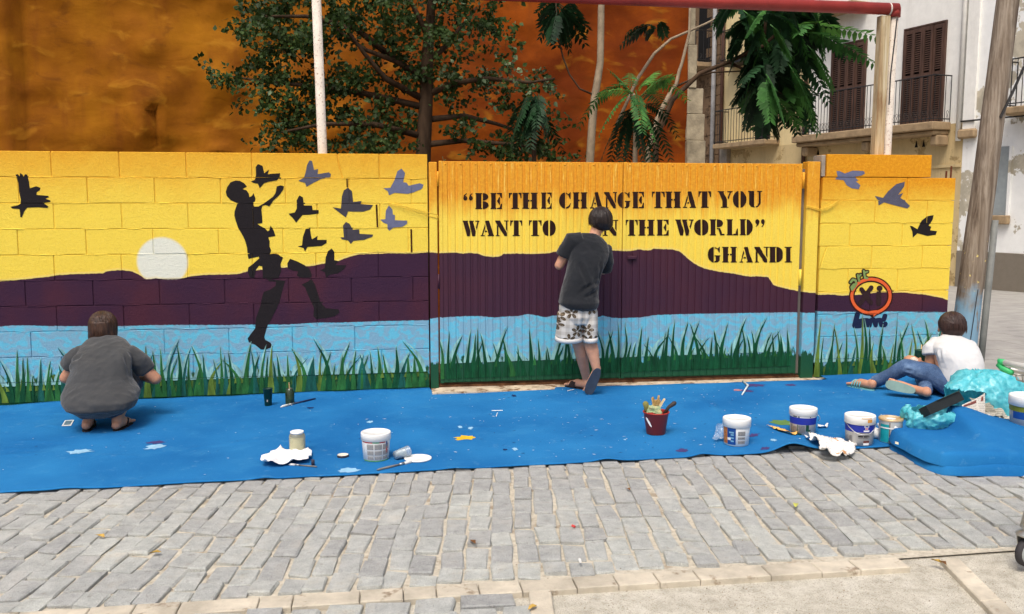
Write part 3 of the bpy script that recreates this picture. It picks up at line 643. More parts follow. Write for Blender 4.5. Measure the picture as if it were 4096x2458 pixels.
# mortar squeezed out along the bed joints, in broken wavy runs, painted over with whatever crosses it
def pinp(x, z, P):
    r = False
    for i in range(len(P)):
        a, b = P[i-1], P[i]
        if (a[1] > z) != (b[1] > z) and x < (b[0]-a[0])*(z-a[1])/(b[1]-a[1])+a[0]: r = not r
    return r
def ridges(x0, x1, zs, m, parent, seed):
    r = random.Random(seed); mbs = {m.name: (MB(), m)}
    boxes = [(min(p[0] for p in P), max(p[0] for p in P), P, mm) for P, mm in DEC if len(P) > 2]
    for z in zs:
        x = x0 + r.uniform(0,.2)
        while x < x1-.1:
            L_ = r.uniform(.08,.45); n = max(3, int(L_/.02)); pts = []; rad = []; cur = []
            for k in range(n+1):
                t = k/n; xx = min(x1-.01, x+L_*t); mm = m
                for bx0, bx1, P, pm in boxes:
                    if bx0 < xx < bx1 and pinp(xx, z, P): mm = pm
                cur.append(((xx, .001, z + .004*noise.noise(Vector((xx*14, z*9, seed)))), .0055*(.35+.65*math.sin(math.pi*t))*(1+.5*noise.noise(Vector((xx*40, z, 2)))), mm))
            a = 0
            for k in range(1, n+2):
                if k == n+1 or cur[k][2] is not cur[a][2]:
                    seg = cur[a:min(k+1, n+1)]
                    if len(seg) > 1:
                        q = mbs.setdefault(cur[a][2].name, (MB(), cur[a][2])); q[0].tube([c[0] for c in seg], [c[1] for c in seg], 5, False)
                    a = k
            x += L_ + r.uniform(.02,.35)
    for mb, mm in mbs.values():
        if mb.f: o = mb.build('mortar_ridges', mm, parent, True); o['kind'] = 'stuff'
ridges(-5.1, XE, [.2*k for k in range(1,10)], M_ML, wall, 3)
ridges(X0P+.02, 4.98, [.03+.2*k for k in range(1,9)], M_MP, pier, 5)
# ================================================================= behind the wall
def m_foam():
    t = NT('orange_foam'); px, py, pz = t.sep(t.pos)
    n = t.noise(1.1, 6, .6); n2 = t.noise(3.6, 4, .5, t.scale(t.pos, (.7, 1, 1.3)), .6); st = t.noise(3, 4, .6, t.scale(t.pos, (1, 1, .18)))
    c = t.ramp(n, [(.28, lin((112,60,6))), (.5, lin((140,84,8))), (.75, lin((164,106,14)))])
    c = t.mix(t.ss(t.math('ADD', px, t.math('MULTIPLY', n2, 1.6)), -1.2, 2.6), c, t.mix(t.ss(n, .35, .7), (*lin((104,42,4)), 1), (*lin((144,68,6)), 1)))
    c = t.mix(t.math('MULTIPLY', t.ss(st, .52, .7), .4), c, (*lin((112,56,14)), 1))
    c = t.mix(t.math('MULTIPLY', t.ss(n2, .56, .74), .45), c, (*lin((190,132,36)), 1)); c = t.mix(t.math('MULTIPLY', t.ss(t.noise(3.2, 5, .6, t.scale(t.pos, (.8,1,1.5)), .6), .54, .72), .45), c, (*lin((88,46,8)), 1))
    t.bump(t.math('ADD', t.noise(1.8, 2, .4, None, .3), t.math('ADD', t.math('MULTIPLY', n2, .22), t.math('MULTIPLY', t.noise(40, 4, .6), .02))), .5, .10); return t.out(c, .8, .12)
M_FOAM = m_foam()
YO = 5.0; XO = W(2760, 300, YO).x
ob = empty('party_wall_building', (0, YO, 0), 'tall windowless building side sprayed with lumpy orange foam behind the yard', 'building')
nx, nz = 150, 110; vs = []; fs = []
bumps = [(-3.05,2.75,.10,.5,.9),(-3.1,3.7,.05,.3,.35),(-2.2,2.3,.09,.35,.15),(-1.5,2.35,.08,.3,.15),(-2.6,2.2,.07,.2,.2),(-.6,2.6,.1,.4,.4),(-2.1,3.3,.06,.6,.5),(-1.4,2.9,.05,.5,.3)]
for j in range(nz+1):
    for i in range(nx+1):
        x = -9 + (XO+9)*i/nx; z = -.3 + 9.3*j/nz
        d = .05*noise.noise(Vector((x*.7, 3, z*.7))) + .035*noise.noise(Vector((x*2.1, 9, z*2.6))) + .018*noise.noise(Vector((x*5, 1, z*7)))
        act = 1.7 if -3.6 < x < -1 and z < 4.6 else 1
        for bx, bz, h, rx, rz in bumps: d += h*math.exp(-((x-bx)/rx)**2*3-((z-bz)/rz)**2*3)
        if x < -4.62: d += .16
        if abs(x+3.02) < .05 and 2.35 < z < 2.85: d -= .10
        edge = .0
        if i == nx: edge = .05*noise.noise(Vector((z*3,0,0)))
        vs.append((x+edge, YO-d*act, z))
for j in range(nz):
    for i in range(nx): a = j*(nx+1)+i; fs.append((a, a+1, a+nx+2, a+nx+1))
MB().add(vs, fs).build('foam_face', M_FOAM, ob, True)
M_BODY = mat('building_body', (150,120,90), .9)
MB().box((-9, YO+.16, -.3), (XO-.02, YO+7, 8.9)).build('body', M_BODY, ob)
# broken masonry corner
M_RUB = mat('corner_stone', (158,146,122), .92, .15, .18, 6, .8, 30, rnd=.05)
z = 1.2; rr = random.Random(4)
while z < 5.4:
    h = rr.uniform(.3,.62); wd = rr.uniform(.20,.27) if z < 3.2 else rr.uniform(.07,.11)
    o = bevelbox('stone', (XO-.03, YO-.02-rr.uniform(0,.03), z), (XO-.02+wd, YO+.4, z+h-.003), M_RUB, ob, .008)
    for v in o.data.vertices: v.co.x += .025*noise.noise(v.co*7); v.co.z += .01*noise.noise(v.co*9+Vector((4,0,0)))
    z += h

# ----------------------------------------------------------------- the street front on the right
FO = Vector((13.06, 13.03, 0)); FT = Vector((.268, -.963, 0)).normalized(); FN = Vector((-FT.y*-1, FT.x*-1, 0))
FN = Vector((-.963, -.268, 0)).normalized()              # towards the street
FA = math.atan2(FT.y, FT.x)
def FAC(px, py, out=0.):
    d = ray(px, py); o = FO + FN*out; t = (o - CP).dot(FN)/d.dot(FN); p = CP + d*t
    return (p-FO).dot(FT), p.z
def fl(s, o, z): return FO + FT*s + FN*o + Vector((0,0,z))          # s along, o out of the wall, z
FM = Matrix(((FT.x, -FN.x, 0, FO.x), (FT.y, -FN.y, 0, FO.y), (0, 0, 1, 0), (0, 0, 0, 1)))   # local x along, y into the wall
def fbox(name, s0, s1, o0, o1, z0, z1, m, parent, bw=.0):
    mb = MB().box((s0, -o1, z0), (s1, -o0, z1), FM); o = mb.build(name, m, parent)
    if bw:
        bm = bmesh.new(); bm.from_mesh(o.data); bmesh.ops.bevel(bm, geom=bm.edges[:], offset=bw, segments=1, affect='EDGES'); bm.to_mesh(o.data); bm.free()
    return o
def plaster(name, base, patch, amt, sc=.9, streak=.3):
    t = NT(name); n = t.noise(sc, 7, .68); n2 = t.noise(sc*6, 5, .65); st = t.noise(2.2, 5, .7, t.scale(t.pos, (1, 1, .12)))
    c = t.ramp(n2, [(.3, tuple(v*.9 for v in lin(base))), (.7, lin(base))])
    c = t.mix(t.ss(t.math('ADD', n, t.math('MULTIPLY_ADD', n2, .12, -.06)), amt, amt+.02), c, t.mix(t.ss(n2, .4, .6), (*lin(patch), 1), (*tuple(v*.75 for v in lin(patch)), 1)))
    c = t.mix(t.math('MULTIPLY', t.ss(st, .5, .75), streak), c, (*lin((120,104,84)), 1))
    t.bump(t.math('ADD', n2, t.math('MULTIPLY', t.noise(60, 4), .5)), .35, .02); return t.out(c, .92, .12)
M_WHITE = plaster('white_plaster', (246,245,238), (226,220,204), .68, .9, .12)
M_PEEL = plaster('peeling_plaster', (245,246,243), (198,190,170), .52, .55, .1)
M_CREAM = plaster('cream_plaster', (228,208,158), (196,172,126), .66, .9, .2)
M_BEIGE = plaster('beige_render', (206,184,138), (180,156,110), .58, 1.4, .35)
M_PLINTH = plaster('grey_plinth', (128,120,108), (160,152,140), .6, 1.2)
M_STN = plaster('brown_masonry', (120,98,76), (96,78,60), .55, 1.5)
M_WOOD = mat('brown_shutter', (82,60,50), .65, .3, .18, 8, .3, 60, stretch=(1,1,.2))
M_IRON = mat('black_iron', (34,32,32), .5, .4, .1)
M_LEDGE = mat('ledge_stone', (156,134,104), .9, .2, .14, 5, .4, 40)
M_DARKIN = mat('dark_interior', (16,14,13), .9)
def railing(s0, s1, zb, zt, out, parent, step=.115, ends=True, scroll=True):
    def run(a, b, nb):
        mb = MB()
        MB().tube([a+Vector((0,0,zt-zb)), b+Vector((0,0,zt-zb))], .017, 6).build('rail', M_IRON, parent); MB().tube([a+Vector((0,0,.07)), b+Vector((0,0,.07))], .014, 6).build('rail', M_IRON, parent)
        me = MB().tube([(0,0,.0),(0,0,zt-zb)], .009, 5).mesh('baluster')
        for i in range(nb+1):
            p = a.lerp(b, i/nb); o = mesh_obj('baluster', me, M_IRON, None); o.location = p; wput(o, parent)
            if scroll and i < nb:
                q = a.lerp(b, (i+.5)/nb); d = (b-a).normalized()*.035
                MB().tube([q+d+Vector((0,0,.08)), q+d*.2+Vector((0,0,.16)), q+d+Vector((0,0,.24)), q+Vector((0,0,.27)), q-d+Vector((0,0,.24)), q-d*.2+Vector((0,0,.16)), q-d+Vector((0,0,.08))], .006, 4, False).build('scroll', M_IRON, parent)
    a = fl(s0, out, zb); b = fl(s1, out, zb); run(a, b, max(2, int((s1-s0)/step)))
    if ends:
        scroll0 = scroll
        for s in (s0, s1): run(fl(s, .03, zb), fl(s, out, zb), 3)
def shutter_door(s0, s1, z0, z1, parent, open_=0):
    fbox('door_recess', s0, s1, -.12, .004, z0, z1, M_DARKIN, parent)
    n = 4; w = (s1-s0)/n
    for k in range(n):
        a = s0 + k*w + .006; b = a + w - .012; o_ = .03 + (.03 if k in (1,2) else 0)
        d = empty('shutter', fl((a+b)/2, o_, z0)); wput(d, parent)
        for (p, q) in ((a, a+.05), (b-.05, b)): wput(fbox('stile', p, q, o_, o_+.04, z0+.02, z1-.02, M_WOOD, None), d)
        for (p, q) in ((z0+.02, z0+.14), (z1-.12, z1-.02), ((z0+z1)/2-.04, (z0+z1)/2+.04)): wput(fbox('rail', a+.05, b-.05, o_+.004, o_+.036, p, q, M_WOOD, None), d)
        mb = MB(); z = z0 + .16
        while z < z1-.15:
            if abs(z-(z0+z1)/2) > .06:
                mb.add([FM @ Vector(v) for v in ((a+.05,-o_-.035,z),(b-.05,-o_-.035,z),(b-.05,-o_-.004,z+.035),(a+.05,-o_-.004,z+.035))], [(0,1,2,3)])
            z += .052
        lv = wput(mb.build('louvres', M_WOOD, None), d); lv['kind'] = 'stuff'
    fbox('door_frame', s0-.04, s0, .0, .06, z0, z1+.04, M_WOOD, parent); fbox('door_frame', s1, s1+.04, .0, .06, z0, z1+.04, M_WOOD, parent); fbox('door_head', s0, s1, .0, .06, z1, z1+.04, M_WOOD, parent)
GB = -.5; TOP = 11.5
S = lambda px, py=600: FAC(px, py)[0]
sA, sB, sC, sD = S(2700), S(2886), S(3229), S(3850,650)
# white house with the long balcony
wh = empty('white_house', fl((sC+sD)/2, 0, GB), 'white plaster house with two tall shuttered doors and a long iron balcony', 'building')
zbal = FAC(3700, 500, .55)[1]
d2a, d2b = S(3618,330), S(3774,330); zt = FAC(3700, 108)[1]; d1a, d1b = S(3322,330), S(3460,330)
d1a = d1b-(d2b-d2a)
fbox('wall', sC+.01, sD, -4, 0, zbal+.02, TOP, M_WHITE, wh); fbox('ground_floor_wall', sC+.01, sD, -4, .012, GB, zbal+.02, M_BEIGE, wh)
fbox('moulding', sC+.02, sD-.02, .012, .05, zbal-1.0, zbal-.93, M_BEIGE, wh)
shutter_door(d1a, d1b, zbal+.10, zt, wh); shutter_door(d2a, d2b, zbal+.10, zt, wh)
bs0, bs1 = sC+.03, S(3812,400)
bal = fbox('balcony_slab', bs0, bs1, .012, .62, zbal-.13, zbal+.06, M_LEDGE, wh, .02); fbox('slab_moulding', bs0+.05, bs1-.05, .014, .5, zbal-.24, zbal-.131, M_LEDGE, wh, .03)
for s_ in (bs0+.2, bs1-.25, (bs0+bs1)/2): fbox('bracket', s_, s_+.22, .014, .42, zbal-.5, zbal-.241, M_LEDGE, wh, .04)
railing(bs0+.04, bs1-.04, zbal+.06, FAC(3700,306,.55)[1], .55, wh)
fbox('upper_balcony_slab', bs0, S(3480,10), .012, .62, FAC(3400,32,.5)[1], FAC(3400,32,.5)[1]+.16, M_LEDGE, wh, .02)
for px, py in ((3683,555),(3264,592)):
    s_, z_ = FAC(px, py)
    for dx, dz, ro in ((-.11,.12,0),(.11,.12,0),(-.11,-.12,1),(.11,-.12,1)):
        tr = [(s_+dx-.05, z_+dz-.09), (s_+dx+.05, z_+dz-.09), (s_+dx, z_+dz+.09)] if ro else [(s_+dx-.06, z_+dz+.09), (s_+dx+.06, z_+dz+.09), (s_+dx, z_+dz-.09)]
        MB().add([fl(p[0], .0165, p[1]) for p in tr] , [(0,1,2)]).build('vent_hole', M_DARKIN, wh)
MB().tube([fl(sD-.1,.07,zbal-.4), fl(sD-.1,.07,TOP)], .06, 8).build('downpipe', M_WHITE, wh, True)
# cream house
ch = empty('cream_house', fl((sB+sC)/2, 0, GB), 'cream plaster house with two small balconies, partly behind the drooping tree leaves', 'building')
zc = FAC(3000, 575, .5)[1]; fbox('wall', sB, sC, -4, .03, zc-.1, TOP, M_CREAM, ch); fbox('ground_floor_wall', sB, sC, -4, .04, GB, zc-.1, M_BEIGE, ch)
cb0, cb1 = S(2906,500)+.1, S(3125,500)
fbox('balcony_slab', cb0, cb1, .03, .6, zc-.06, zc+.08, M_LEDGE, ch, .015); railing(cb0+.04, cb1-.04, zc+.08, FAC(2950,432,.55)[1], .55, ch, .13, True, False)
fbox('balcony_door', S(3028,450), S(3085,450), .031, .05, zc+.08, zc+2.3, M_DARKIN, ch)
zu = FAC(3000, 232, .5)[1]; fbox('balcony_slab', S(2935,200), S(3150,200), .03, .6, zu-.06, zu+.05, M_IRON, ch); railing(S(2935,200)+.04, S(3150,200)-.04, zu+.05, zu+1.0, .55, ch, .13, True, False)
fbox('balcony_door', S(3020,100), S(3090,100), .031, .05, zu+.05, zu+2.3, M_DARKIN, ch)
M_RPIPE = mat('brown_pipe', (74,48,36), .6, .3)
MB().tube([fl(sB+.08,.1,GB), fl(sB+.08,.1,TOP)], .06, 8).build('downpipe', M_RPIPE, ch, True)
MB().tube([fl(sC-.04,.1,GB), fl(sC-.04,.1,TOP)], .06, 8).build('downpipe', M_RPIPE, ch, True)
fbox('meter_box', sB+.16, sB+.55, .041, .2, FAC(2925,650)[1]-.4, FAC(2925,590)[1], mat('grey_box',(140,130,116),.6), ch, .01)
# brown stone house, farthest
sh = empty('stone_house', fl((sA+sB)/2-.3, 0, GB), 'narrow dark stone house front beside the orange building, with grey downpipe', 'building')
sA2 = S(2560); 
fbox('wall', sA2, sB-.01, -4, .02, GB, TOP, M_STN, sh)
for k in range(44):                                      # quoins along the edge
    zq = GB + k*.32; fbox('quoin', sB-.9+(.2 if k % 2 else 0), sB-.012, .021, .05, zq, zq+.30, M_STN, sh, .008)
MB().tube([fl(S(2864,500),.14,GB), fl(S(2864,500),.14,TOP)], .075, 8).build('downpipe', mat('grey_pipe',(150,150,150),.5,.3), sh, True)
zs = FAC(2840, 245, .5)[1]; fbox('balcony_slab', S(2760,200), S(2860,200), .03, .7, zs-.1, zs+.04, M_LEDGE, sh, .01); railing(S(2760,200), S(2860,200)-.04, zs+.04, zs+1.05, .62, sh, .16, True, True)
fbox('balcony_door', S(2800,150), S(2850,150), .024, .05, zs+.05, zs+2.4, M_DARKIN, sh)
# right house
rh = empty('peeling_house', fl(sD+3, 0, GB), 'pale house on the far right with peeling plaster, grey plinth and blocked window', 'building')
zp = FAC(3980, 1010)[1]; fbox('wall', sD, sD+9, -4, .02, GB, TOP, M_PEEL, rh); fbox('plinth', sD+.01, sD+9, .02, .06, GB, zp, M_PLINTH, rh, .01)
fbox('corner_pilaster', sD, sD+.32, .021, .08, FAC(3860,540)[1], TOP, M_WHITE, rh, .01); fbox('capital', sD-.08, sD+.4, .022, .16, FAC(3850,520)[1]-.22, FAC(3850,520)[1], M_LEDGE, rh, .04)
w0, w1, wz0, wz1 = S(3962,700), S(4040,700), FAC(4000,862)[1], FAC(4000,588)[1]
fbox('window_infill', w0, w1, .022, .03, wz0, wz1, mat('blue_grey_board',(150,158,160),.7,.2,.05), rh); fbox('window_sill', w0-.2, w1+.1, .022, .16, wz0-.2, wz0, M_LEDGE, rh, .02)
for a, b in ((w0-.06,w0),(w1,w1+.06)): fbox('window_jamb', a, b, .021, .07, wz0, wz1, M_PEEL, rh)
fbox('lamp_box', w0-.02, w0+.12, .1, .25, wz1-.3, wz1-.02, M_IRON, rh, .01)
zr = FAC(4085, 425, .5)[1]; fbox('balcony_slab', S(4062,420,), S(4062,420)+3, .022, .6, zr-.15, zr, M_LEDGE, rh, .02); railing(S(4062,420)+.03, S(4062,420)+2.9, zr, zr+1.0, .55, rh, .13, True, False)
MB().tube([fl(sD-.02,.1,FAC(3850,488)[1]), fl(sD+1.6,.1,FAC(3960,480)[1]), fl(sD+5,.1,FAC(4096,455)[1]+.1)], .02, 5).build('cable', M_IRON, rh)

# ----------------------------------------------------------------- posts and poles
M_RED = mat('red_pipe_paint', (160,56,48), .45, .4, .12, 5, .1, 60)
M_WPAINT = mat('flaking_white_paint', (208,198,184), .7, .3, .06, 10, .35, 60, dirt=((128,84,56), 60, .56))
fr = empty('pipe_frame', (2, .2, 0), 'red horizontal steel pipe carried on two flaking white posts above the wall', 'frame')
a = W(1262, -22, .2); b = W(3590, 38, .2); zpipe = (a.z+b.z)/2
MB().tube([(a.x-.06,.2,b.z+.02), (b.x,.2,b.z)], .052, 16).build('crossbar', M_RED, fr, True)
MB().tube([W(3553,38,.2), W(3556,38,.2)+Vector((.006,0,0))], .0545, 16).build('wire_band', mat('white_band',(225,215,205),.6), fr, True)
p0, p1 = W(1266,10,.2), W(1290,605,.2); d = (p0-p1)/(p0.z-p1.z)
MB().tube([p1-d*2.1, p0+d*.05], .038, 14).build('post', M_WPAINT, fr, True)
p0, p1 = W(3578,70,.2), W(3549,600,.2); d = (p0-p1)/(p0.z-p1.z)
MB().tube([p1-d*2.0, p0+d*.02], .034, 14).build('post', M_WPAINT, fr, True)
MB().tube([p0+d*.0, p0+d*.08], .05, 12).build('elbow', M_RED, fr, True)
MB().tube([W(3588,75,.12), W(3580,150,.12), W(3562,300,.12), W(3556,420,.12)], .006, 5).build('wire', M_IRON, fr)
def m_timber(name, ca, cb, cc, blue=False):
    t = NT(name); g = t.noise(26, 5, .7, t.scale(t.pos, (1, 1, .05)), .4); n = t.noise(3, 5, .65, t.scale(t.pos, (1, 1, .35)))
    c = t.ramp(g, [(.3, lin(ca)), (.5, lin(cb)), (.68, lin(cc))])
    c = t.mix(t.math('MULTIPLY', t.ss(n, .48, .62), .6), c, (*lin(ca), 1))
    if blue:
        px, py, pz = t.sep(t.pos); k = t.math('MULTIPLY', t.ss(t.math('ADD', pz, t.math('MULTIPLY_ADD', t.noise(5, 4), .8, -.4)), 0.86, .6), t.ss(t.noise(7, 4, .6, t.scale(t.pos, (1,1,.3))), .40, .47))
        c = t.mix(k, c, t.mix(g, (*lin((110,150,178)), 1), (*lin((140,172,190)), 1)))
        c = t.mix(t.math('MULTIPLY', t.ss(t.noise(22, 3), .66, .70), t.math('MULTIPLY', t.ss(pz, .7, .9), t.ss(pz, 1.35, 1.15))), c, (*lin((220,200,120)), 1))
    t.bump(g, .6, .012); return t.out(c, .85, .2)
wp = empty('wooden_post', W(3538,600,.2)*1.0, 'weathered square timber post strapped beside the white pipe post', 'post'); wp.location.z = 0
p0, p1 = W(3536,66,.21), W(3508,612,.21); d = (p0-p1)/(p0.z-p1.z)
for k, (dx, w) in enumerate(((-.022,.021),(.022,.021))):
    q0 = p1-d*2.0+Vector((dx,.05*0,0)); q1 = p0+Vector((dx,0,0)); mb = MB()
    mb.add([q0+Vector((-w,-.035,0)), q0+Vector((w,-.035,0)), q0+Vector((w,.04,0)), q0+Vector((-w,.04,0)), q1+Vector((-w,-.035,0)), q1+Vector((w,-.035,0)), q1+Vector((w,.04,0)), q1+Vector((-w,.04,0))], [(3,2,1,0),(4,5,6,7),(0,1,5,4),(1,2,6,5),(2,3,7,6),(3,0,4,7)]).build('timber', m_timber('yellow_timber',(128,92,58),(190,170,132),(216,206,178)), wp)
up = empty('utility_pole', (5.42, .45, 0), 'leaning weathered timber utility pole with blue paint near its foot', 'pole')
c0 = W(3862,1300,.45); c1 = W(4030,20,.45); d = (c1-c0)/(c1.z-c0.z)
pts = [c0 + d*(z-c0.z) for z in (-.2,.3,.8,1.3,1.8,2.3,2.8,3.4,4.2,6.5)]
pts = [p + Vector((.012*noise.noise(Vector((p.z*1.3,1,0))),0,0)) for p in pts]
MB().tube(pts, [.125,.118,.112,.108,.105,.103,.1,.098,.095,.085], 22).build('shaft', m_timber('pole_timber',(86,72,60),(136,122,106),(170,158,142), True), up, True)
c0 = W(3938,1300,.42); c1 = W(4040,300,.42); d = (c1-c0)/(c1.z-c0.z)
MB().tube([c0-d*.6, c0+d*.1, c0+d*1.0], .032, 10).build('conduit', mat('grey_conduit',(122,124,120),.6,.3), up, True)
MB().tube([W(4096,268,.3), W(4060,350,.32), W(4002,470,.34)], .012, 6).build('stay_cable', M_IRON, up)
MB().tube([pts[2]+Vector((.0,-.114,0)), pts[1]+Vector((-.02,-.121,0))], .004, 5).build('crack_line', M_IRON, up)
# two rusty rods standing behind the pier
for px, py in ((3782,685),(3802,665)):
    p = W(px, py, .22); r_ = MB().tube([(p.x,.22,1.5),(p.x+.01,.22,p.z)], .008, 6).build('iron_rod', mat('rust',(96,50,30),.9))
    tag(r_, 'taller rusty iron rod sticking up behind the stepped wall' if px > 3790 else 'shorter rusty iron rod sticking up behind the stepped wall', 'rod')

# ================================================================= trees
def m_leaf(name, c1, c2, c3, trans=.25):
    t = NT(name); oi = t.noise(1.9, 3); r = t.vor(14, None, 'Color')
    c = t.ramp(oi, [(.3, lin(c1)), (.55, lin(c2)), (.8, lin(c3))]); hs = t.n('ShaderNodeHueSaturation'); t.L(c, hs.inputs['Color'])
    t.L(t.math('MULTIPLY_ADD', t.sep(r)[0], .7, .6), hs.inputs['Value']); m = t.out(hs.outputs[0], .55, .22)
    tr = t.n('ShaderNodeBsdfTranslucent'); t.L(hs.outputs[0], tr.inputs[0]); mx = t.n('ShaderNodeMixShader'); mx.inputs[0].default_value = trans
    t.L(t.bsdf.outputs[0], mx.inputs[1]); t.L(tr.outputs[0], mx.inputs[2]); t.L(mx.outputs[0], t.t.nodes['Material Output'].inputs[0]); return m
M_POP = m_leaf('poplar_leaf', (34,50,20), (56,78,34), (92,112,60)); M_POP2 = m_leaf('poplar_leaf_back', (92,112,80), (120,140,104), (150,164,128))
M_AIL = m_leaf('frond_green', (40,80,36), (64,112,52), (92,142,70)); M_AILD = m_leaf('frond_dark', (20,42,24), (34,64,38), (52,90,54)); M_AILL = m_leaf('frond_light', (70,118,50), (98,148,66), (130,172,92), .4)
M_BARK = mat('grey_brown_bark', (74,58,44), .9, .15, .2, 14, .6, 50, stretch=(1,1,.3)); M_PALE = mat('pale_bark', (150,134,112), .85, .2, .12, 14, .3, 50)
pop = empty('poplar_tree', WD(1028, 380, 2.6), 'broad dark green small-leaved tree standing against the orange building', 'tree'); pop.location.z = 0
def PW(dx, dy, Y): return WD(dx, dy, Y)
tb = MB()
tb.tube([(WD(1020,380,2.6).x,2.6,0)] + [PW(x, y, 2.6) for x, y in ((1022,380),(1026,300),(1030,220),(1032,140),(1040,40))] + [PW(1045,-120,2.6), PW(1040,-300,2.6)], [.10,.085,.08,.075,.068,.05,.035,.02], 9)
LIMBS = [[(1026,190),(960,150),(880,120),(800,60)],[(1030,150),(1080,110),(1110,70),(1150,20)],[(1022,240),(930,190),(880,130),(830,60)],[(1025,260),(900,230),(780,210),(650,200),(560,185)],[(1022,330),(900,300),(780,300),(680,320)],[(1030,230),(1100,200),(1180,190),(1280,200),(1340,190)],[(1028,290),(1120,280),(1200,300),(1290,330)],[(960,150),(860,70),(740,40),(640,40)],[(1035,90),(1000,20),(960,-40)],[(1024,350),(1120,340),(1240,350),(1330,365)]]
lr = random.Random(8)
for Lm in LIMBS:
    off = lr.uniform(-.5,.4); pp = [PW(x, y, 2.6 + off*i/(len(Lm)-1)) for i, (x, y) in enumerate(Lm)]; tb.tube(pp, [.035*(1-i/(len(pp)-.4)) + .006 for i in range(len(pp))], 6)
tb.build('trunk', M_BARK, pop, True)
def leafquad(mb, p, size, rg, droop=.5):
    a = rg.uniform(0, 6.283); n = Vector((rg.gauss(0,.8), rg.gauss(-.35,.8), rg.gauss(.4,.6))).normalized()
    t = n.orthogonal().normalized(); t = Matrix.Rotation(a, 3, n) @ t; b = n.cross(t); s = size*rg.uniform(.6,1.25)
    mb.add([p, p+t*s*.35+b*s*.42+n*s*.06, p+t*s*.7+b*s*.3+n*s*.04, p+t*s*1.1, p+t*s*.7-b*s*.3+n*s*.04, p+t*s*.35-b*s*.42+n*s*.06], [(0,1,2,3),(0,3,4,5)])
CL = [(640,60,70),(700,40,80),(760,90,80),(850,50,80),(930,60,80),(1000,40,70),(620,130,45),(700,170,70),(560,180,40),(510,178,22),(640,220,50),(720,240,60),(790,210,60),(860,190,60),(680,300,55),(640,345,30),(730,320,45),(800,310,65),(860,300,60),(900,240,50),(960,180,60),(1100,60,70),(1180,80,50),(1230,98,22),(1080,130,45),(1000,150,60),(1140,180,50),(1180,170,45),(1090,220,45),(1230,200,36),(1280,210,36),(1325,200,24),(1140,290,32),(1100,310,28),(1200,250,32),(1000,280,36),(950,320,45),(1180,350,45),(1260,340,55),(1340,365,45),(1300,280,45),(1220,372,45),(870,372,36),(920,358,40),(660,-60,90),(800,-80,110),(950,-90,120),(1100,-70,100),(1200,-100,90),(760,360,30),(600,30,40)]
mb = MB(); mb2 = MB(); lr = random.Random(15)
for (x, y, r) in CL:
    for sub in range(max(3, int(r*r/250))):
        rad = r*K/FPX*10.2; c = PW(x, y, 2.6+lr.gauss(0,.35)); q = c + Vector((lr.gauss(0,.45), lr.gauss(0,.3), lr.gauss(0,.42)))*rad
        dirn = Vector((lr.gauss(0,1), lr.gauss(0,.6), lr.gauss(-.2,.4))).normalized(); L_ = lr.uniform(.12,.3)
        for k in range(lr.randint(20, 32)):
            p = q + dirn*L_*(k/26) + Vector((lr.gauss(0,.035), lr.gauss(0,.035), lr.gauss(-.01,.035)))
            leafquad(mb2 if (1090 < x < 1340 and 150 < y < 230 and lr.random() < .3) or lr.random() < .015 else mb, p, .052, lr)
print('poplar leaves', len(mb.f)//2, len(mb2.f)//2)
mb.build('crown', M_POP, pop); mb2.build('pale_leaves', M_POP2, pop)
# pinnate-leaved trees
def frond(p0, p1, sag, n, ll, m, parent, rg, wid=.27):
    p0 = Vector(p0); p1 = Vector(p1); mid = (p0+p1)/2 + Vector((0,0,sag)); mb = MB()
    def cv(t): return p0*(1-t)**2 + mid*2*t*(1-t) + p1*t*t
    mb.tube([cv(i/8) for i in range(9)], [.006-.004*i/8 for i in range(9)], 5)
    view = (p0-CP).normalized()
    for k in range(n):
        t = .16 + .84*k/(n-1); p = cv(t); tan = (cv(min(1,t+.02))-cv(t-.02)).normalized(); side = tan.cross(Vector((0,0,1)))
        if side.length < .2: side = tan.cross(view)
        side = (side.normalized() + tan.cross(view)*.6).normalized()
        sc = ll*(.55+.6*math.sin(min(1, t*1.05)*2.75+.25))*rg.uniform(.85,1.1)
        for sg in (-1, 1):
            d = (side*sg + tan*.45 + Vector((0,0,-.28+rg.gauss(0,.1)))).normalized(); nn = d.cross(tan)
            nn = nn.normalized(); b = nn.cross(d).normalized()*sc*wid*.5; dr = Vector((0,0,-sc*.10))
            mb.add([p, p+d*sc*.28+b, p+d*sc*.6+b*.8+dr*.5, p+d*sc+dr*1.4, p+d*sc*.6-b*.8+dr*.5, p+d*sc*.28-b], [(0,1,2,3),(0,3,4,5)])
    return mb.build('frond', m, parent)
zf = zz(2300,250,3.451)
ya = empty('young_tree', W(*zf(800,1200), Y=1.5), 'young tree with arching light green fern-like fronds behind the gate', 'tree'); ya.location.z = 0
fr_ = random.Random(31); cY = 1.55
stem_pts = [(W(*zf(830,1500), Y=cY).x, cY, 0), W(*zf(830,1300), Y=cY), W(*zf(840,800), Y=cY), W(*zf(810,430), Y=cY)]
MB().tube(stem_pts, [.03,.026,.022,.012], 8).build('trunk', M_PALE, ya, True)
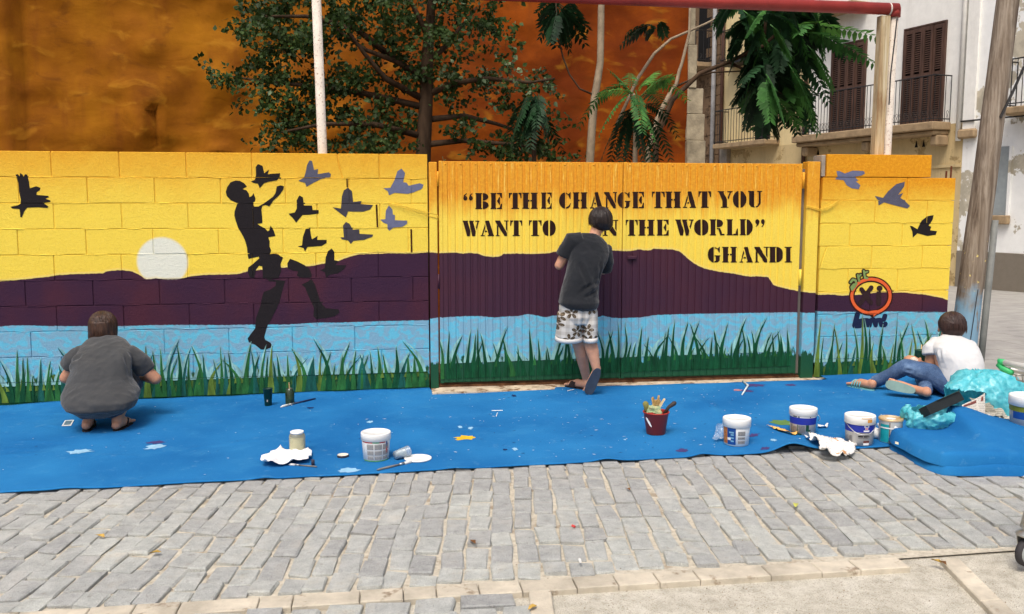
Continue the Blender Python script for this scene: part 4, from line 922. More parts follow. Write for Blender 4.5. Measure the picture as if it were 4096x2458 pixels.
for (ax, ay, bx, by, sg, n, m, dY) in ((800,430,330,430,.10,12,M_AILL,-.1),(800,400,490,120,.05,12,M_AIL,.25),(860,400,1120,130,.10,12,M_AILL,.3),(880,420,1360,190,.14,13,M_AILL,.0),(900,450,1540,510,.22,12,M_AILL,.2),(780,470,60,890,.30,15,M_AIL,.25),(770,480,330,1010,.26,14,M_AIL,-.25),(820,450,930,960,.12,14,M_AIL,-.5),(860,520,1100,1080,.24,14,M_AIL,-.4),(900,560,1410,1010,.30,13,M_AILD,.1),(870,650,1340,1390,.30,14,M_AILD,.15),(790,700,350,1370,.25,14,M_AILD,-.1),(800,720,620,1420,.2,13,M_AILD,.1),(830,700,950,1420,.2,14,M_AILD,-.2),(850,600,1180,1400,.22,14,M_AILD,.3),(760,600,480,1400,.2,14,M_AILD,.35),(820,420,760,150,.05,10,M_AIL,.4),(900,470,1200,560,.14,9,M_AIL,.4),(840,800,700,1480,.15,12,M_AILD,.3),(860,800,1060,1500,.15,12,M_AILD,.0)):
    frond(W(*zf(ax+fr_.gauss(0,45),ay+fr_.gauss(0,60)), Y=cY), W(*zf(bx,by), Y=cY+dY), sg*fr_.uniform(.5,1.1), n+fr_.randint(0,4), fr_.uniform(.09,.12), m, ya, fr_, .29)
dk = empty('dark_shrub', (W(2130,600,2.0).x, 2.0, 0), 'dark hanging fronds of a shaded shrub under the pale-leaved branch', 'shrub')
MB().tube([(W(2130,640,2.0).x,2.0,0), WD(1290,330,2.0), WD(1295,250,2.0)], [.03,.025,.012], 7).build('stem', M_BARK, dk, True)
for k in range(13):
    a = WD(1285+fr_.uniform(-15,20), 235+fr_.uniform(-10,30), 2.0); b = WD(1290+fr_.uniform(-70,75), 330+fr_.uniform(-30,45), 2.0+fr_.uniform(-.3,.3)); frond(a, b, .12, 14, .11, M_AILD, dk, fr_)
# slim pale trunks
st = empty('slender_tree', (W(*zf(210,1390), Y=2.2).x, 2.2, 0), 'slender pale-barked tree with a few hanging leaf sprays at the top', 'tree')
MB().tube([(W(*zf(205,1390), Y=2.2).x,2.2,0)] + [W(*zf(x,y), Y=2.2) for x, y in ((205,1390),(235,900),(270,500),(320,200),(350,0))] + [WD(1452,20,2.2), WD(1456,-60,2.2), WD(1440,-300,2.2)], [.05,.045,.044,.042,.04,.038,.036,.03,.02], 9).build('trunk', M_PALE, st, True)
MB().tube([WD(x,y,2.2) for x, y in ((1430,228),(1400,215),(1375,180),(1360,140),(1350,100),(1345,40),(1340,-20))], [.012,.010,.009,.009,.008,.008,.006], 6).build('branch', M_BARK, st, True)
for (ax,ay,bx,by) in ((1345,20,1305,90),(1345,10,1310,60),(1350,20,1345,110),(1352,30,1375,120),(1350,15,1380,100),(1352,15,1412,105),(1350,10,1420,70),(1345,30,1330,100),(1355,-10,1300,30),(1370,0,1400,60)):
    frond(WD(ax,ay,2.2), WD(bx,by,2.2+fr_.uniform(-.2,.2)), .03, 8, .13, M_AILD, st, fr_, .42)
br = empty('bare_tree', (W(*zf(1150,740), Y=2.4).x-.1, 2.4, 0), 'thin forked sapling with bare pale stems right of the fern-like tree', 'tree')
MB().tube([(W(*zf(1000,1400), Y=2.4).x,2.4,0)] + [W(*zf(x,y), Y=2.4) for x, y in ((1010,1200),(1150,740),(1320,420),(1400,300),(1440,120),(1480,0))] + [WD(1665,80,2.4), WD(1670,-100,2.4)], [.035,.032,.03,.026,.022,.02,.018,.016,.01], 8).build('trunk', M_PALE, br, True)
MB().tube([W(*zf(x,y), Y=2.4) for x, y in ((1400,330),(1600,240),(1740,180),(1890,140))] + [WD(1800,172,2.35)], [.014,.012,.012,.011,.008], 6).build('branch', M_BARK, br, True)
MB().tube([WD(x,y,2.6) for x, y in ((1490,300),(1540,190),(1580,130),(1620,95),(1700,60),(1760,30))], [.02,.02,.018,.016,.014,.01], 6).build('branch', M_PALE, br, True)
for (ax,ay,bx,by) in ((1575,60,1500,110),(1570,60,1512,85),(1585,70,1560,85),(1590,55,1605,85)):
    frond(WD(ax,ay,2.4), WD(bx,by,2.4), .06, 8, .11, M_AILD, br, fr_, .42)
# big hanging tree on the right
ta = empty('hanging_tree', (WD(1575,395,2.3).x, 2.3, 0), 'large dark tree with long drooping fronds in front of the cream house', 'tree')
MB().tube([(WD(1575,395,2.3).x,2.3,0), WD(1585,330,2.3), WD(1625,240,2.25), WD(1690,178,2.2), WD(1760,150,2.1), WD(1845,110,1.95), WD(1900,60,1.9), WD(1940,0,1.9)], [.045,.035,.03,.025,.022,.02,.016,.012], 8).build('trunk', M_BARK, ta, True)
MB().tube([WD(1845,110,1.95), WD(1850,30,1.95), WD(1846,-60,1.95)], [.018,.016,.012], 7).build('branch', M_BARK, ta, True); MB().tube([WD(1760,150,2.1), WD(1840,190,2.0), WD(1890,230,1.95)], [.016,.014,.008], 7).build('branch', M_BARK, ta, True)
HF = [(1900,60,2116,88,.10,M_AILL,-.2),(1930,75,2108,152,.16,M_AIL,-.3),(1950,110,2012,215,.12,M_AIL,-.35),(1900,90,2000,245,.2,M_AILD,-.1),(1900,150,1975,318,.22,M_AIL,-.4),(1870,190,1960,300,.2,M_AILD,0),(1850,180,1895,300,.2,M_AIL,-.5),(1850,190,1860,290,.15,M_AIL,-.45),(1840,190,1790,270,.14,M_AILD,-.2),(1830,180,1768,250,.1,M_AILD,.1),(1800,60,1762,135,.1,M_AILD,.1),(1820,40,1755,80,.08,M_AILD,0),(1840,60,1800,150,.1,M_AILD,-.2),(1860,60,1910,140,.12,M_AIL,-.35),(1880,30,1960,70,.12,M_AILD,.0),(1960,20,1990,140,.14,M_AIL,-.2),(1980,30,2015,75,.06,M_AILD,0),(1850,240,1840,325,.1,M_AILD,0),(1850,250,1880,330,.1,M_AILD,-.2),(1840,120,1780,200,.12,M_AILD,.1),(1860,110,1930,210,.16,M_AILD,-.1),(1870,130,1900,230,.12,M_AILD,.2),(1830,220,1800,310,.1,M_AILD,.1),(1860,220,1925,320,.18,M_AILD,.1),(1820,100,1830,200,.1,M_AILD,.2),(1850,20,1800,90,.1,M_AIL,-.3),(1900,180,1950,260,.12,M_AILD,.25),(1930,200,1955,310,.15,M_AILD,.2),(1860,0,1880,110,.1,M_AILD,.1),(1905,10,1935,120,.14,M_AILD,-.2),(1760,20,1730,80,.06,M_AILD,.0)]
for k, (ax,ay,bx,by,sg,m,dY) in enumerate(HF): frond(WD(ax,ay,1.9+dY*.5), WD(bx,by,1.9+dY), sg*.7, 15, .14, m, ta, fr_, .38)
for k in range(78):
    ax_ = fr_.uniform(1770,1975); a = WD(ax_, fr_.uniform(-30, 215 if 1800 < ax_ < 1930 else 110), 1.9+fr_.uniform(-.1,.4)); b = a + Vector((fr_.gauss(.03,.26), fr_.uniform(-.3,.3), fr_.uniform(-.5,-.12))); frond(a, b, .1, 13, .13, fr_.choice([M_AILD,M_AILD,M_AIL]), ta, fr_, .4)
# weed on top of the gate
wd = tag(link(bpy.data.objects.new('dry_sprig', None)), 'tiny dry sprig sprouting on the gate top at its left end', 'plant'); wd.location = W(*z6(60,215))
mb = MB(); q = W(*z6(62,218)); mb.tube([q+Vector((0,.02,-.03)), q+Vector((.002,.02,.01)), q+Vector((-.008,.02,.035))], .0018, 5)
for dx, dz in ((.02,.018),(-.012,.04),(.012,.006)): mb.add([q+Vector((0,.02,.008)), q+Vector((dx*.6,.012,dz+.006)), q+Vector((dx,.02,dz)), q+Vector((dx*.6,.024,dz-.008))], [(0,1,2,3)])
mb.build('stalk', M_POP2, wd)
# ================================================================= carpet
def m_carpet():
    t = NT('blue_felt'); n = t.noise(700, 3, .7); b = t.noise(1.3, 4, .5); s1 = t.noise(70, 3, .8); w = t.noise(28, 4, .7)
    c = t.ramp(b, [(.3, lin((24,96,156))), (.7, lin((42,122,180)))])
    c = t.mix(t.math('MULTIPLY', t.ss(n, .45, .7), .45), c, (*lin((8,62,122)), 1)); c = t.mix(t.math('MULTIPLY', t.ss(t.noise(300, 2, .7), .55, .7), .25), c, (*lin((70,150,206)), 1)); c = t.mix(t.math('MULTIPLY', t.ss(t.noise(4, 6, .7), .5, .75), .35), c, (*lin((60,134,182)), 1))
    c = t.mix(t.math('MULTIPLY', t.ss(t.noise(13, 5, .75), .58, .72), .28), c, (*lin((112,160,190)), 1)); c = t.mix(t.ss(s1, .735, .76), c, (*lin((20,60,110)), 1)); c = t.mix(t.math('MULTIPLY', t.ss(w, .68, .74), .25), c, (*lin((120,180,214)), 1))
    t.bump(t.math('ADD', n, t.math('MULTIPLY', t.noise(6, 4), .6)), .35, .006); return t.out(c, .95, .08)
M_FELT = m_carpet()
WR = [(G(2790,1600), G(2925,1700), .012, .05), (G(2960,1715), G(3225,1800), .035, .13), (G(2720,1735), G(2800,1835), .007, .03), (G(2840,1610), G(2870,1680), .006, .03), (G(600,1700), G(1000,1760), .004, .2), (G(1500,1650), G(2200,1620), .004, .25)]
_w = random.Random(12)
for _k in range(16):
    _a = G(_w.uniform(-200,3300), _w.uniform(1600,1850)); _t = _w.uniform(-.9,.9); _l = _w.uniform(.25,.8); WR.append((_a, _a+Vector((_l*math.cos(_t), _l*math.sin(_t), 0)), _w.uniform(.003,.006), _w.uniform(.018,.03)))
LIFT = [(2414,.016,.08), (2823,.014,.07), (3200,.05,.11), (1100,.008,.06), (420,.010,.09), (1800,.006,.06)]
def yback(x):
    if x < .30: return -.012 + .010*noise.noise(Vector((x*3,0,5)))
    if x < .42: return -.012 - (x-.30)/.12*.03
    if x < 3.75: return -.04 - .185*((x-.42)/3.33)**.8 + .012*noise.noise(Vector((x*2,1,0)))
    return -.05 + .02*noise.noise(Vector((x*3,0,9)))
def yfront(x): return -2.31 + .012*noise.noise(Vector((x*4,2,0))) + .02*noise.noise(Vector((x*.9,7,0)))
cvs = []; cfs = []; NX, NY = 460, 100; XC0, XC1 = -6.0, 4.5
def carpet_z(x, y, ff):
    z = gz(x, y) + .012 + .004*noise.noise(Vector((x*2.2, y*2.2, 0))) + .0015*noise.noise(Vector((x*9, y*9, 3)))
    for a, b, h, w in WR:
        ab = (b-a).to_2d(); ap = Vector((x-a.x, y-a.y)); tt = max(0, min(1, ap.dot(ab)/ab.length_squared)); dd = (ap-ab*tt).length
        z += h*math.exp(-(dd/w)**2)*(.4+.6*math.sin(math.pi*min(1, .15+tt)))
    for px, h, w in LIFT:
        lx = G(px, 1835).x; z += h*math.exp(-((x-lx)/w)**2)*max(0, 1-ff*7)
    if ff > .94 and x < .33: z += .035*((ff-.94)/.06)**2*(.6+.5*noise.noise(Vector((x*2.5,0,1))))
    return z
for j in range(NY+1):
    ff = j/NY
    for i in range(NX+1):
        x = XC0 + (XC1-XC0)*i/NX
        if i > NX*.9: x += .25*(ff-.3)*(i-NX*.9)/(NX*.1)
        y0, y1 = yfront(x), yback(x); y = y0+(y1-y0)*ff; cvs.append((x, y, carpet_z(x, y, ff)))
for j in range(NY):
    for i in range(NX): a = j*(NX+1)+i; cfs.append((a, a+1, a+NX+2, a+NX+1))
carpet = MB().add(cvs, cfs).build('carpet', M_FELT, None, True); tag(carpet, 'long blue felt carpet spread along the foot of the painted wall', 'carpet')
sm = carpet.modifiers.new('thickness', 'SOLIDIFY'); sm.thickness = .006; sm.offset = -1
def cz(x, y): return carpet_z(x, y, (y+2.31)/2.28)
def CPT(px, py): p = G(px, py, .013); return Vector((p.x, p.y, cz(p.x, p.y)))
def blotch(px, py, w, h, m, seed, n=18, rag=.35):
    r = random.Random(seed); c = G(px, py, .012); sx = (G(px+w,py)-G(px-w,py)).length/2; sy = (G(px,py+h)-G(px,py-h)).length/2; pts = []
    for k in range(n):
        a = 2*math.pi*k/n; q = 1 + rag*r.uniform(-1,1); x = c.x+sx*math.cos(a)*q; y = c.y+sy*math.sin(a)*q; pts.append((x, y, cz(x, y)+.0015))
    MB().add([(c.x,c.y,cz(c.x,c.y)+.0016)]+pts, [(0,k+1,(k+1)%n+1) for k in range(n)]).build('paint_stain', m, carpet)
PW_, PY_, PO_, PP_, PD_ = paintmat('stain_white',(140,184,212)), paintmat('stain_yellow',(216,176,40)), paintmat('stain_olive',(92,128,70)), paintmat('stain_purple',(66,58,110)), paintmat('stain_dark',(18,44,92))
for i, (x, y, w, h, m) in enumerate(((1858,1752,42,8,PY_),(3135,1692,46,10,PO_),(318,1808,44,8,PW_),(620,1790,34,8,PW_),(625,1772,30,5,PP_),(2730,1805,22,6,PP_),(3020,1543,36,5,PP_),(2990,1565,22,4,PP_),(3165,1541,20,4,PP_),(2055,1585,8,4,PD_),(1243,1633,14,3,PD_),(2020,1800,10,3,PD_),(3060,1800,16,5,PP_),(1480,1690,12,4,PW_),(2500,1760,5,2,PW_),(2060,1798,10,6,PW_),(3095,1780,9,5,PW_),(1840,1710,9,5,PW_),(1882,1715,9,4,PW_),(1400,1882,40,8,PW_),(3010,1752,26,4,PP_),(2950,1562,22,3,paintmat('stain_pink',(170,120,130))))): blotch(x, y, w, h, m, 50+i)
fk = random.Random(77)
for nm, m, cnt in (('white_flecks', paintmat('fleck_white',(206,220,228)), 230), ('dark_flecks', PD_, 170)):
    mb = MB()
    for k in range(cnt):
        x = fk.gauss(1.6,1.4) if fk.random() < .65 else fk.uniform(-3,4.2); y = fk.uniform(-2.2,-.15); a = fk.uniform(0,3.14); L_ = fk.choice([.004,.006,.009,.016]); w_ = fk.uniform(.002,.006)
        if x > 4.2: continue
        d = Vector((math.cos(a), math.sin(a)*.7, 0)); e = Vector((-d.y, d.x, 0)); c = Vector((x, y, cz(x, y)+.0022)); mb.add([c-d*L_, c-e*w_, c+d*L_, c+e*w_], [(0,1,2,3)])
    o = mb.build(nm, m, carpet); o['kind'] = 'stuff'
# folded pile of the same carpet
fp = empty('folded_carpet', (3.9,-2.45,gz(3.9)), 'thick blue carpet folded into a soft pile at the right edge', 'carpet')
FPC = [Vector((3.17,-2.16)), Vector((3.075,-2.86)), Vector((5.2,-3.32)), Vector((5.4,-1.95))]     # left-back, left-front, right-front, right-back
FPC = [Vector((3.07,-2.25)), Vector((3.02,-2.90)), Vector((4.9,-3.22)), Vector((4.9,-2.12))]
def pile(name, zlo, zhi, inset, seed, ridge):
    n, m = 90, 46; vs = []; fs = []
    for j in range(m+1):
        for i in range(n+1):
            u = i/n; v = j/m; p = FPC[1].lerp(FPC[2], u).lerp(FPC[0].lerp(FPC[3], u), v)
            cu = abs(2*u-1); cv = abs(2*v-1); kc = max(0, cu+cv-1.55)/.45; ctr = (FPC[0]+FPC[1]+FPC[2]+FPC[3])/4; p = p + (ctr-p).normalized()*(.045*kc*kc + .022*noise.noise(Vector((u*9, v*4, seed)))*max(cu,cv)**4)
            du = min(u*1.9, (1-u)*1.9); dv = min(v, 1-v)*.7; dd = min(du, dv)
            r = .06 if ridge else .04; k = math.sqrt(max(0, 1-(1-min(1, dd/r))**2))
            z = zlo + (zhi-zlo)*k + (.02*noise.noise(Vector((p.x*2.2,p.y*2.2,seed))) + .012*v*min(1,dd/.2))*k
            if ridge:
                a, b = Vector((3.50,-2.27)), Vector((3.40,-2.86)); ab = b-a; ap = p-a; tt = ap.dot(ab)/ab.length_squared; dist = (ap.x*ab.y-ap.y*ab.x)/ab.length
                if -.15 < tt < 1.02:
                    hh = .13*max(0.,1-max(0,tt))**.8*min(1,dd/.06); z += hh*(math.exp(-(dist/.045)**2) if dist > 0 else math.exp(-(dist/.26)**2))
            vs.append((p.x, p.y, gz(p.x)+z))
    for j in range(m):
        for i in range(n): a = j*(n+1)+i; fs.append((a, a+1, a+n+2, a+n+1))
    o = MB().add(vs, fs).build(name, M_FELT, fp, True); return o
pile('lower_layer', .0, .045, 0, 1, False)
FPC = [p + d for p, d in zip(FPC, (Vector((-.01,.01)), Vector((.0,.02)), Vector((0,.05)), Vector((0,0))))]
pile('upper_layer', .046, .118, 0, 4, True)
q = W(3578,1772,-2.45); MB().add([q+Vector((-.008,-.02,.0)), q+Vector((.008,-.03,-.004)), q+Vector((.009,-.027,.010)), q+Vector((-.008,-.018,.014))], [(0,1,2,3)]).build('care_label', mat('pale_label',(214,208,180),.7), fp)

# ================================================================= buckets and jars
M_PLW = mat('white_plastic', (232,232,228), .4, .4, .02, 5, .03, 30); M_WIRE = mat('steel_wire', (170,172,172), .35, .5, .05, metal=.8)
M_GREYL = mat('label_grey', (176,176,174), .5, .3, .03); M_INK = mat('label_ink', (92,92,96), .6); M_BLUEL = mat('label_blue', (32,48,150), .4, .35, .04); M_REDL = mat('label_red', (206,70,66), .5)
M_GRNL = mat('label_green', (96,176,120), .5); M_DKG = mat('dark_green_paint', (14,64,50), .4, .4); M_NAVY = mat('label_navy', (22,70,140), .45)
def arcpatch(mb, c, r0, z0, r1, z1, a0, a1, n=8, off=.0008):
    vs = []; fs = []
    for k in range(n+1):
        a = a0+(a1-a0)*k/n; 
        for r, z in ((r0+off, z0), (r1+off, z1)): vs.append((c.x+r*math.cos(a), c.y+r*math.sin(a), c.z+z))
    for k in range(n): fs.append((2*k, 2*k+2, 2*k+3, 2*k+1))
    mb.add(vs, fs)
def toward(c): d = CP-c; return math.atan2(d.y, d.x)       # the side of a round thing that the street sees
def bucket(px, py, rl, rb, h, lidh, name, label, bodym, lidm, group='paint buckets on the carpet'):
    c = CPT(px, py); e = empty(name, c, label, 'bucket', group)
    rt = rl*.95
    MB().lathe([(rb*.9,.0),(rb,.004),(rb+(rt-rb)*.95,h-lidh-.004),(rt*.985,h-lidh)], c, 36).build('body', bodym, e, True)
    MB().lathe([(rt,h-lidh-.012),(rl,h-lidh-.01),(rl,h-.006),(rl*.985,h-.001),(rl*.93,h),(rl*.91,h-.005),(0.001,h-.006)], c, 36).build('lid', lidm, e, True)
    def R(z): return rb+(rt-rb)*z/(h-lidh)
    return e, c, R, toward(c)
def lines(e, c, R, a0, a1, z0, z1, nrow, m, name='print_line', seed=0, th=.55):
    r = random.Random(seed); mb = MB(); dz = (z1-z0)/nrow
    for k in range(nrow):
        z = z0 + dz*k; b = a0; 
        while b < a1-.02:
            w = r.uniform(.03,.10); b2 = min(a1, b+w); arcpatch(mb, c, R(z), z, R(z+dz*th), z+dz*th, b, b2, 2, .0016); b = b2 + .018
    o = mb.build(name, m, e); o['kind'] = 'stuff'
# A: white tub with printed grid
e, c, R, A = bucket(1505, 1836, .0905, .077, .168, .034, 'paint_tub', 'white lidded paint tub with grey printed columns and red-green band, beside the spilled cup', M_PLW, M_PLW)
mb = MB(); arcpatch(mb, c, R(.115), .115, R(.126), .126, A-1.15, A-.25, 10); mb.build('label_band', M_REDL, e)
mb = MB(); arcpatch(mb, c, R(.115), .115, R(.126), .126, A-.25, A+.25, 6, .001); mb.build('label_band', M_GRNL, e)
mb = MB(); arcpatch(mb, c, R(.115), .115, R(.126), .126, A+.25, A+.72, 6); mb.build('label_band', M_REDL, e)
for (a0, a1) in ((-1.05,-.5),(-.44,.12),(.18,.7)):
    for z0, z1 in ((.012,.035),(.04,.068),(.074,.108)):
        mb = MB(); arcpatch(mb, c, R(z0), z0, R(z1), z1, A-a1, A-a0, 6); mb.build('text_panel', M_GREYL, e); lines(e, c, R, A-a1+.02, A-a0-.02, z0+.003, z1-.003, int((z1-z0)/.006), mat('label_faint',(140,140,140),.6), seed=int(z0*1000))
mb = MB(); arcpatch(mb, c, R(.05), .05, R(.088), .088, A+.78, A+.95, 3); mb.build('label_patch', M_REDL, e)
mb = MB(); arcpatch(mb, c, R(.09), .09, R(.122), .122, A+.78, A+.92, 3); mb.build('label_patch', M_NAVY, e)
mb = MB(); arcpatch(mb, c, R(.002), .002, R(.008), .008, A-1.2, A+1.2, 10); mb.build('base_band', M_GRNL, e)
# B: white tub with blue picture label
e, c, R, A = bucket(2945, 1776, .088, .076, .172, .042, 'paint_tub', 'white lidded paint tub with blue and red picture label, clear film at its left', M_PLW, M_PLW)
mb = MB(); arcpatch(mb, c, R(.012), .012, R(.118), .118, A-.75, A-.05, 8); mb.build('picture_label', M_NAVY, e)
mb = MB(); arcpatch(mb, c, R(.014), .014, R(.12), .12, A-1.35, A-.76, 6); mb.build('picture_label', mat('label_rust',(150,52,40),.5,c2=(214,150,60),vs=60), e)
for z0 in (.03,.05,.07,.085): mb = MB(); arcpatch(mb, c, R(z0), z0, R(z0+.010), z0+.010, A-.6+.1*(z0*50%2), A-.2, 5, .0014); mb.build('picture_spot', mat('label_sky',(120,170,200),.5), e)
mb = MB(); arcpatch(mb, c, R(.04), .04, R(.056), .056, A-.74, A-.45, 5, .0016); mb.build('picture_spot', M_PLW, e)
for z0, z1, nr in ((.018,.04,4),(.046,.064,3),(.07,.1,4)):
    mb = MB(); arcpatch(mb, c, R(z0), z0, R(z1), z1, A+.12, A+.72, 6); mb.build('text_panel', M_GREYL, e); lines(e, c, R, A+.14, A+.70, z0+.003, z1-.002, nr, M_INK, seed=int(z0*999))
fm_ = NT('clear_film'); fm_.bsdf.inputs['Transmission Weight'].default_value = .75; M_FILM = fm_.out((*lin((214,228,236)), 1), .18, .5)
def crumple(name, pts, m, n=14, amp=.02, seed=0, freq=9, parent=None, smooth=False):
    """a thin crumpled sheet spanned between four corner points"""
    vs = []; fs = []; a, b, c_, d = [Vector(p) for p in pts]
    for j in range(n+1):
        for i in range(n+1):
            u, v = i/n, j/n; p = a.lerp(b, u).lerp(d.lerp(c_, u), v); q = p*freq + Vector((seed*3.1, seed, 0))
            k = 1-abs(noise.noise(q))*2; o = Vector((noise.noise(q+Vector((5,0,0))), noise.noise(q+Vector((0,9,0))), k*.9))*amp
            vs.append(p+o)
    for j in range(n):
        for i in range(n): t = j*(n+1)+i; fs.append((t, t+1, t+n+2, t+n+1))
    return MB().add(vs, fs).build(name, m, parent, smooth)
cc = CPT(2875, 1765)
tag(crumple('plastic_film', [cc+Vector((-.05,-.02,.01)), cc+Vector((.045,-.02,.012)), cc+Vector((.045,.03,.10)), cc+Vector((.0,.03,.10))], M_FILM, 14, .014, 3, 30), 'crumpled clear plastic film leaning on the picture-label tub', 'plastic film')
# C: blue banded metal pail with green drips
e, c, R, A = bucket(3210, 1733, .090, .080, .172, .034, 'paint_pail', 'blue-banded metal pail with white lid and dark green drips', M_GREYL, M_PLW)
mb = MB(); arcpatch(mb, c, R(.072), .072, R(.118), .118, 0, 2*math.pi, 40); mb.build('blue_band', M_BLUEL, e, True)
mb = MB(); arcpatch(mb, c, R(.118), .118, R(.136), .136, 0, 2*math.pi, 40, .001); mb.build('white_collar', M_PLW, e, True)
for a, z0, z1, w in ((-.62,.12,.142,.16),(-.3,.118,.142,.05),(.55,.12,.138,.04),(.36,.03,.072,.12),(.52,.012,.04,.10),(-.4,.008,.07,.025),(-.35,.0,.014,.28),(-.95,.01,.07,.03)):
    mb = MB(); arcpatch(mb, c, R(z0), z0, R(z1), z1, A+a-w, A+a+w, 6, .002); mb.build('paint_drip', M_DKG, e)
lines(e, c, R, A-.32, A+.18, .018, .068, 7, M_INK, seed=3); lines(e, c, R, A-.85, A-.45, .018, .06, 6, M_INK, seed=4)
def wire(pts, e, r=.0022): MB().tube(pts, r, 6).build('wire_handle', M_WIRE, e, True)
s_ = Vector((-math.sin(A), math.cos(A), 0)); f_ = Vector((math.cos(A), math.sin(A), 0))
wire([c+s_*.089+Vector((0,0,.13)), c+s_*.103+Vector((0,0,.118)), c+s_*.106+Vector((0,0,.10)), c+s_*.093+Vector((0,0,.085))], e)
# D: blue and grey tub with hanging wire handle
e, c, R, A = bucket(3436, 1774, .0935, .082, .186, .040, 'paint_tub', 'blue and grey lidded tub with wire handle and ochre smears on the rim', M_GREYL, M_PLW)
mb = MB(); arcpatch(mb, c, R(.088), .088, R(.142), .142, 0, 2*math.pi, 40); mb.build('blue_band', M_BLUEL, e, True)
mb = MB(); arcpatch(mb, c, R(.072), .072, R(.0715+.012), .0835, A+.02, A+.72, 6, .0012); mb.build('print_word', M_INK, e)
for a0, a1 in ((-.08,.26),(.30,.62),(.66,.74)): mb = MB(); arcpatch(mb, c, R(.058), .058, R(.067), .067, A+a0, A+a1, 5, .0012); mb.build('print_word', mat('black_ink',(30,30,32),.6), e)
lines(e, c, R, A-.05, A+.65, .05, .055, 1, M_INK, seed=5); lines(e, c, R, A-.75, A-.5, .02, .066, 6, M_INK, seed=6); lines(e, c, R, A-.05, A+.3, .014, .02, 1, M_INK, seed=7)
mb = MB(); arcpatch(mb, c, R(.022), .022, R(.036), .036, A+.3, A+.74, 5, .0012); mb.build('label_patch', mat('label_maroon',(96,50,48),.5), e); mb = MB(); arcpatch(mb, c, R(.008), .008, R(.022), .022, A+.3, A+.74, 5, .0012); mb.build('label_patch', M_PLW, e)
for z0, z1, a0, a1, m in ((.122,.137,.32,.66,M_PLW),(.108,.119,.38,.60,mat('badge_pink',(222,190,200),.5)),(.094,.103,.28,.70,M_PLW),(.111,.116,.44,.54,M_REDL),(.125,.132,.38,.6,M_BLUEL)):
    mb = MB(); arcpatch(mb, c, R(z0), z0, R(z1), z1, A+a0, A+a1, 5, .0012 if m is not M_REDL and m is not M_BLUEL else .0018); mb.build('badge', m, e)
mb = MB(); arcpatch(mb, c, .0935, .152, .0935, .172, A+.5, A+.85, 6, .0012); mb.build('ochre_smear', mat('ochre',(206,146,66),.5), e)
mb = MB(); arcpatch(mb, c, .0935, .176, .0932, .181, A+.1, A+.8, 6, .0012); mb.build('ochre_smear', mat('ochre',(206,146,66),.5), e)
s_ = Vector((-math.sin(A), math.cos(A), 0)); f_ = Vector((math.cos(A), math.sin(A), 0)); Z = lambda z: Vector((0,0,z))
wire([c+s_*-.088+f_*.03+Z(.14), c+s_*-.06+f_*.075+Z(.115), c+s_*-.03+f_*.092+Z(.092), c+s_*.0+f_*.099+Z(.08), c+s_*.03+f_*.097+Z(.079), c+s_*.06+f_*.085+Z(.083), c+s_*.085+f_*.06+Z(.11), c+s_*.096+f_*.02+Z(.14)], e, .0026)
# tin
c = CPT(3560, 1764); e = empty('paint_tin', c, 'white and turquoise paint tin with ochre-stained metal rim', 'tin', 'paint buckets on the carpet'); A = toward(c)
M_TIN = mat('white_tin', (214,214,206), .4, .4, .05); M_TURQ = mat('turquoise_label', (24,150,160), .5, .3, .1, 20)
MB().lathe([(.066,0),(.070,.003),(.070,.132),(.074,.14)], c, 36).build('body', M_TIN, e, True)
MB().lathe([(.0745,.138),(.0755,.146),(.073,.152),(.068,.152),(.066,.145),(.05,.144),(.001,.144)], c, 36).build('rim', mat('stained_rim',(196,150,84),.35,.5,.2,30,c2=(214,200,170),metal=.3), e, True)
MB().lathe([(.03,.1455),(.001,.146)], c, 20).build('lid_centre', M_PLW, e, True)
mb = MB(); arcpatch(mb, c, .07, .004, .07, .118, A-.95, A-.12, 8); mb.build('turquoise_label', M_TURQ, e, True)
mb = MB(); arcpatch(mb, c, .07, .004, .07, .13, A-.10, A-.04, 2, .001); mb.build('rust_stripe', mat('rust',(96,50,30),.9), e, True)
mb = MB(); arcpatch(mb, c, .071, .092, .071, .100, A-1.6, A+.6, 14, .002); mb.build('strap', M_PLW, e, True)
for a in (-1.45, .42): MB().lathe([(.012,0),(.011,.004),(.004,.006),(.001,.006)], c+Vector((.0725*math.cos(A+a), .0725*math.sin(A+a), .1)), 12, Matrix.Rotation(A+a,3,'Z') @ Matrix.Rotation(R_(90),3,'Y')).build('handle_boss', M_PLW, e, True)
# green bucket cut by the right edge of the picture
CPT_ = CPT
def CPT(px, py): return Vector((3.93,-2.42,gz(3.93)+.135)) if px == 4118 else CPT_(px, py)
e, c, R, A = bucket(4118, 1742, .115, .10, .19, .05, 'paint_pail', 'white-lidded pail with olive drips and navy label at the right edge', M_GREYL, M_PLW)
mb = MB(); arcpatch(mb, c, R(.095), .095, R(.138), .138, 0, 6.283, 30, .0015); mb.build('olive_drips', mat('olive_paint',(112,122,40),.4), e, True)
mb = MB(); arcpatch(mb, c, R(.05), .05, R(.095), .095, A-.9, A+.9, 12); mb.build('navy_label', M_NAVY, e, True)
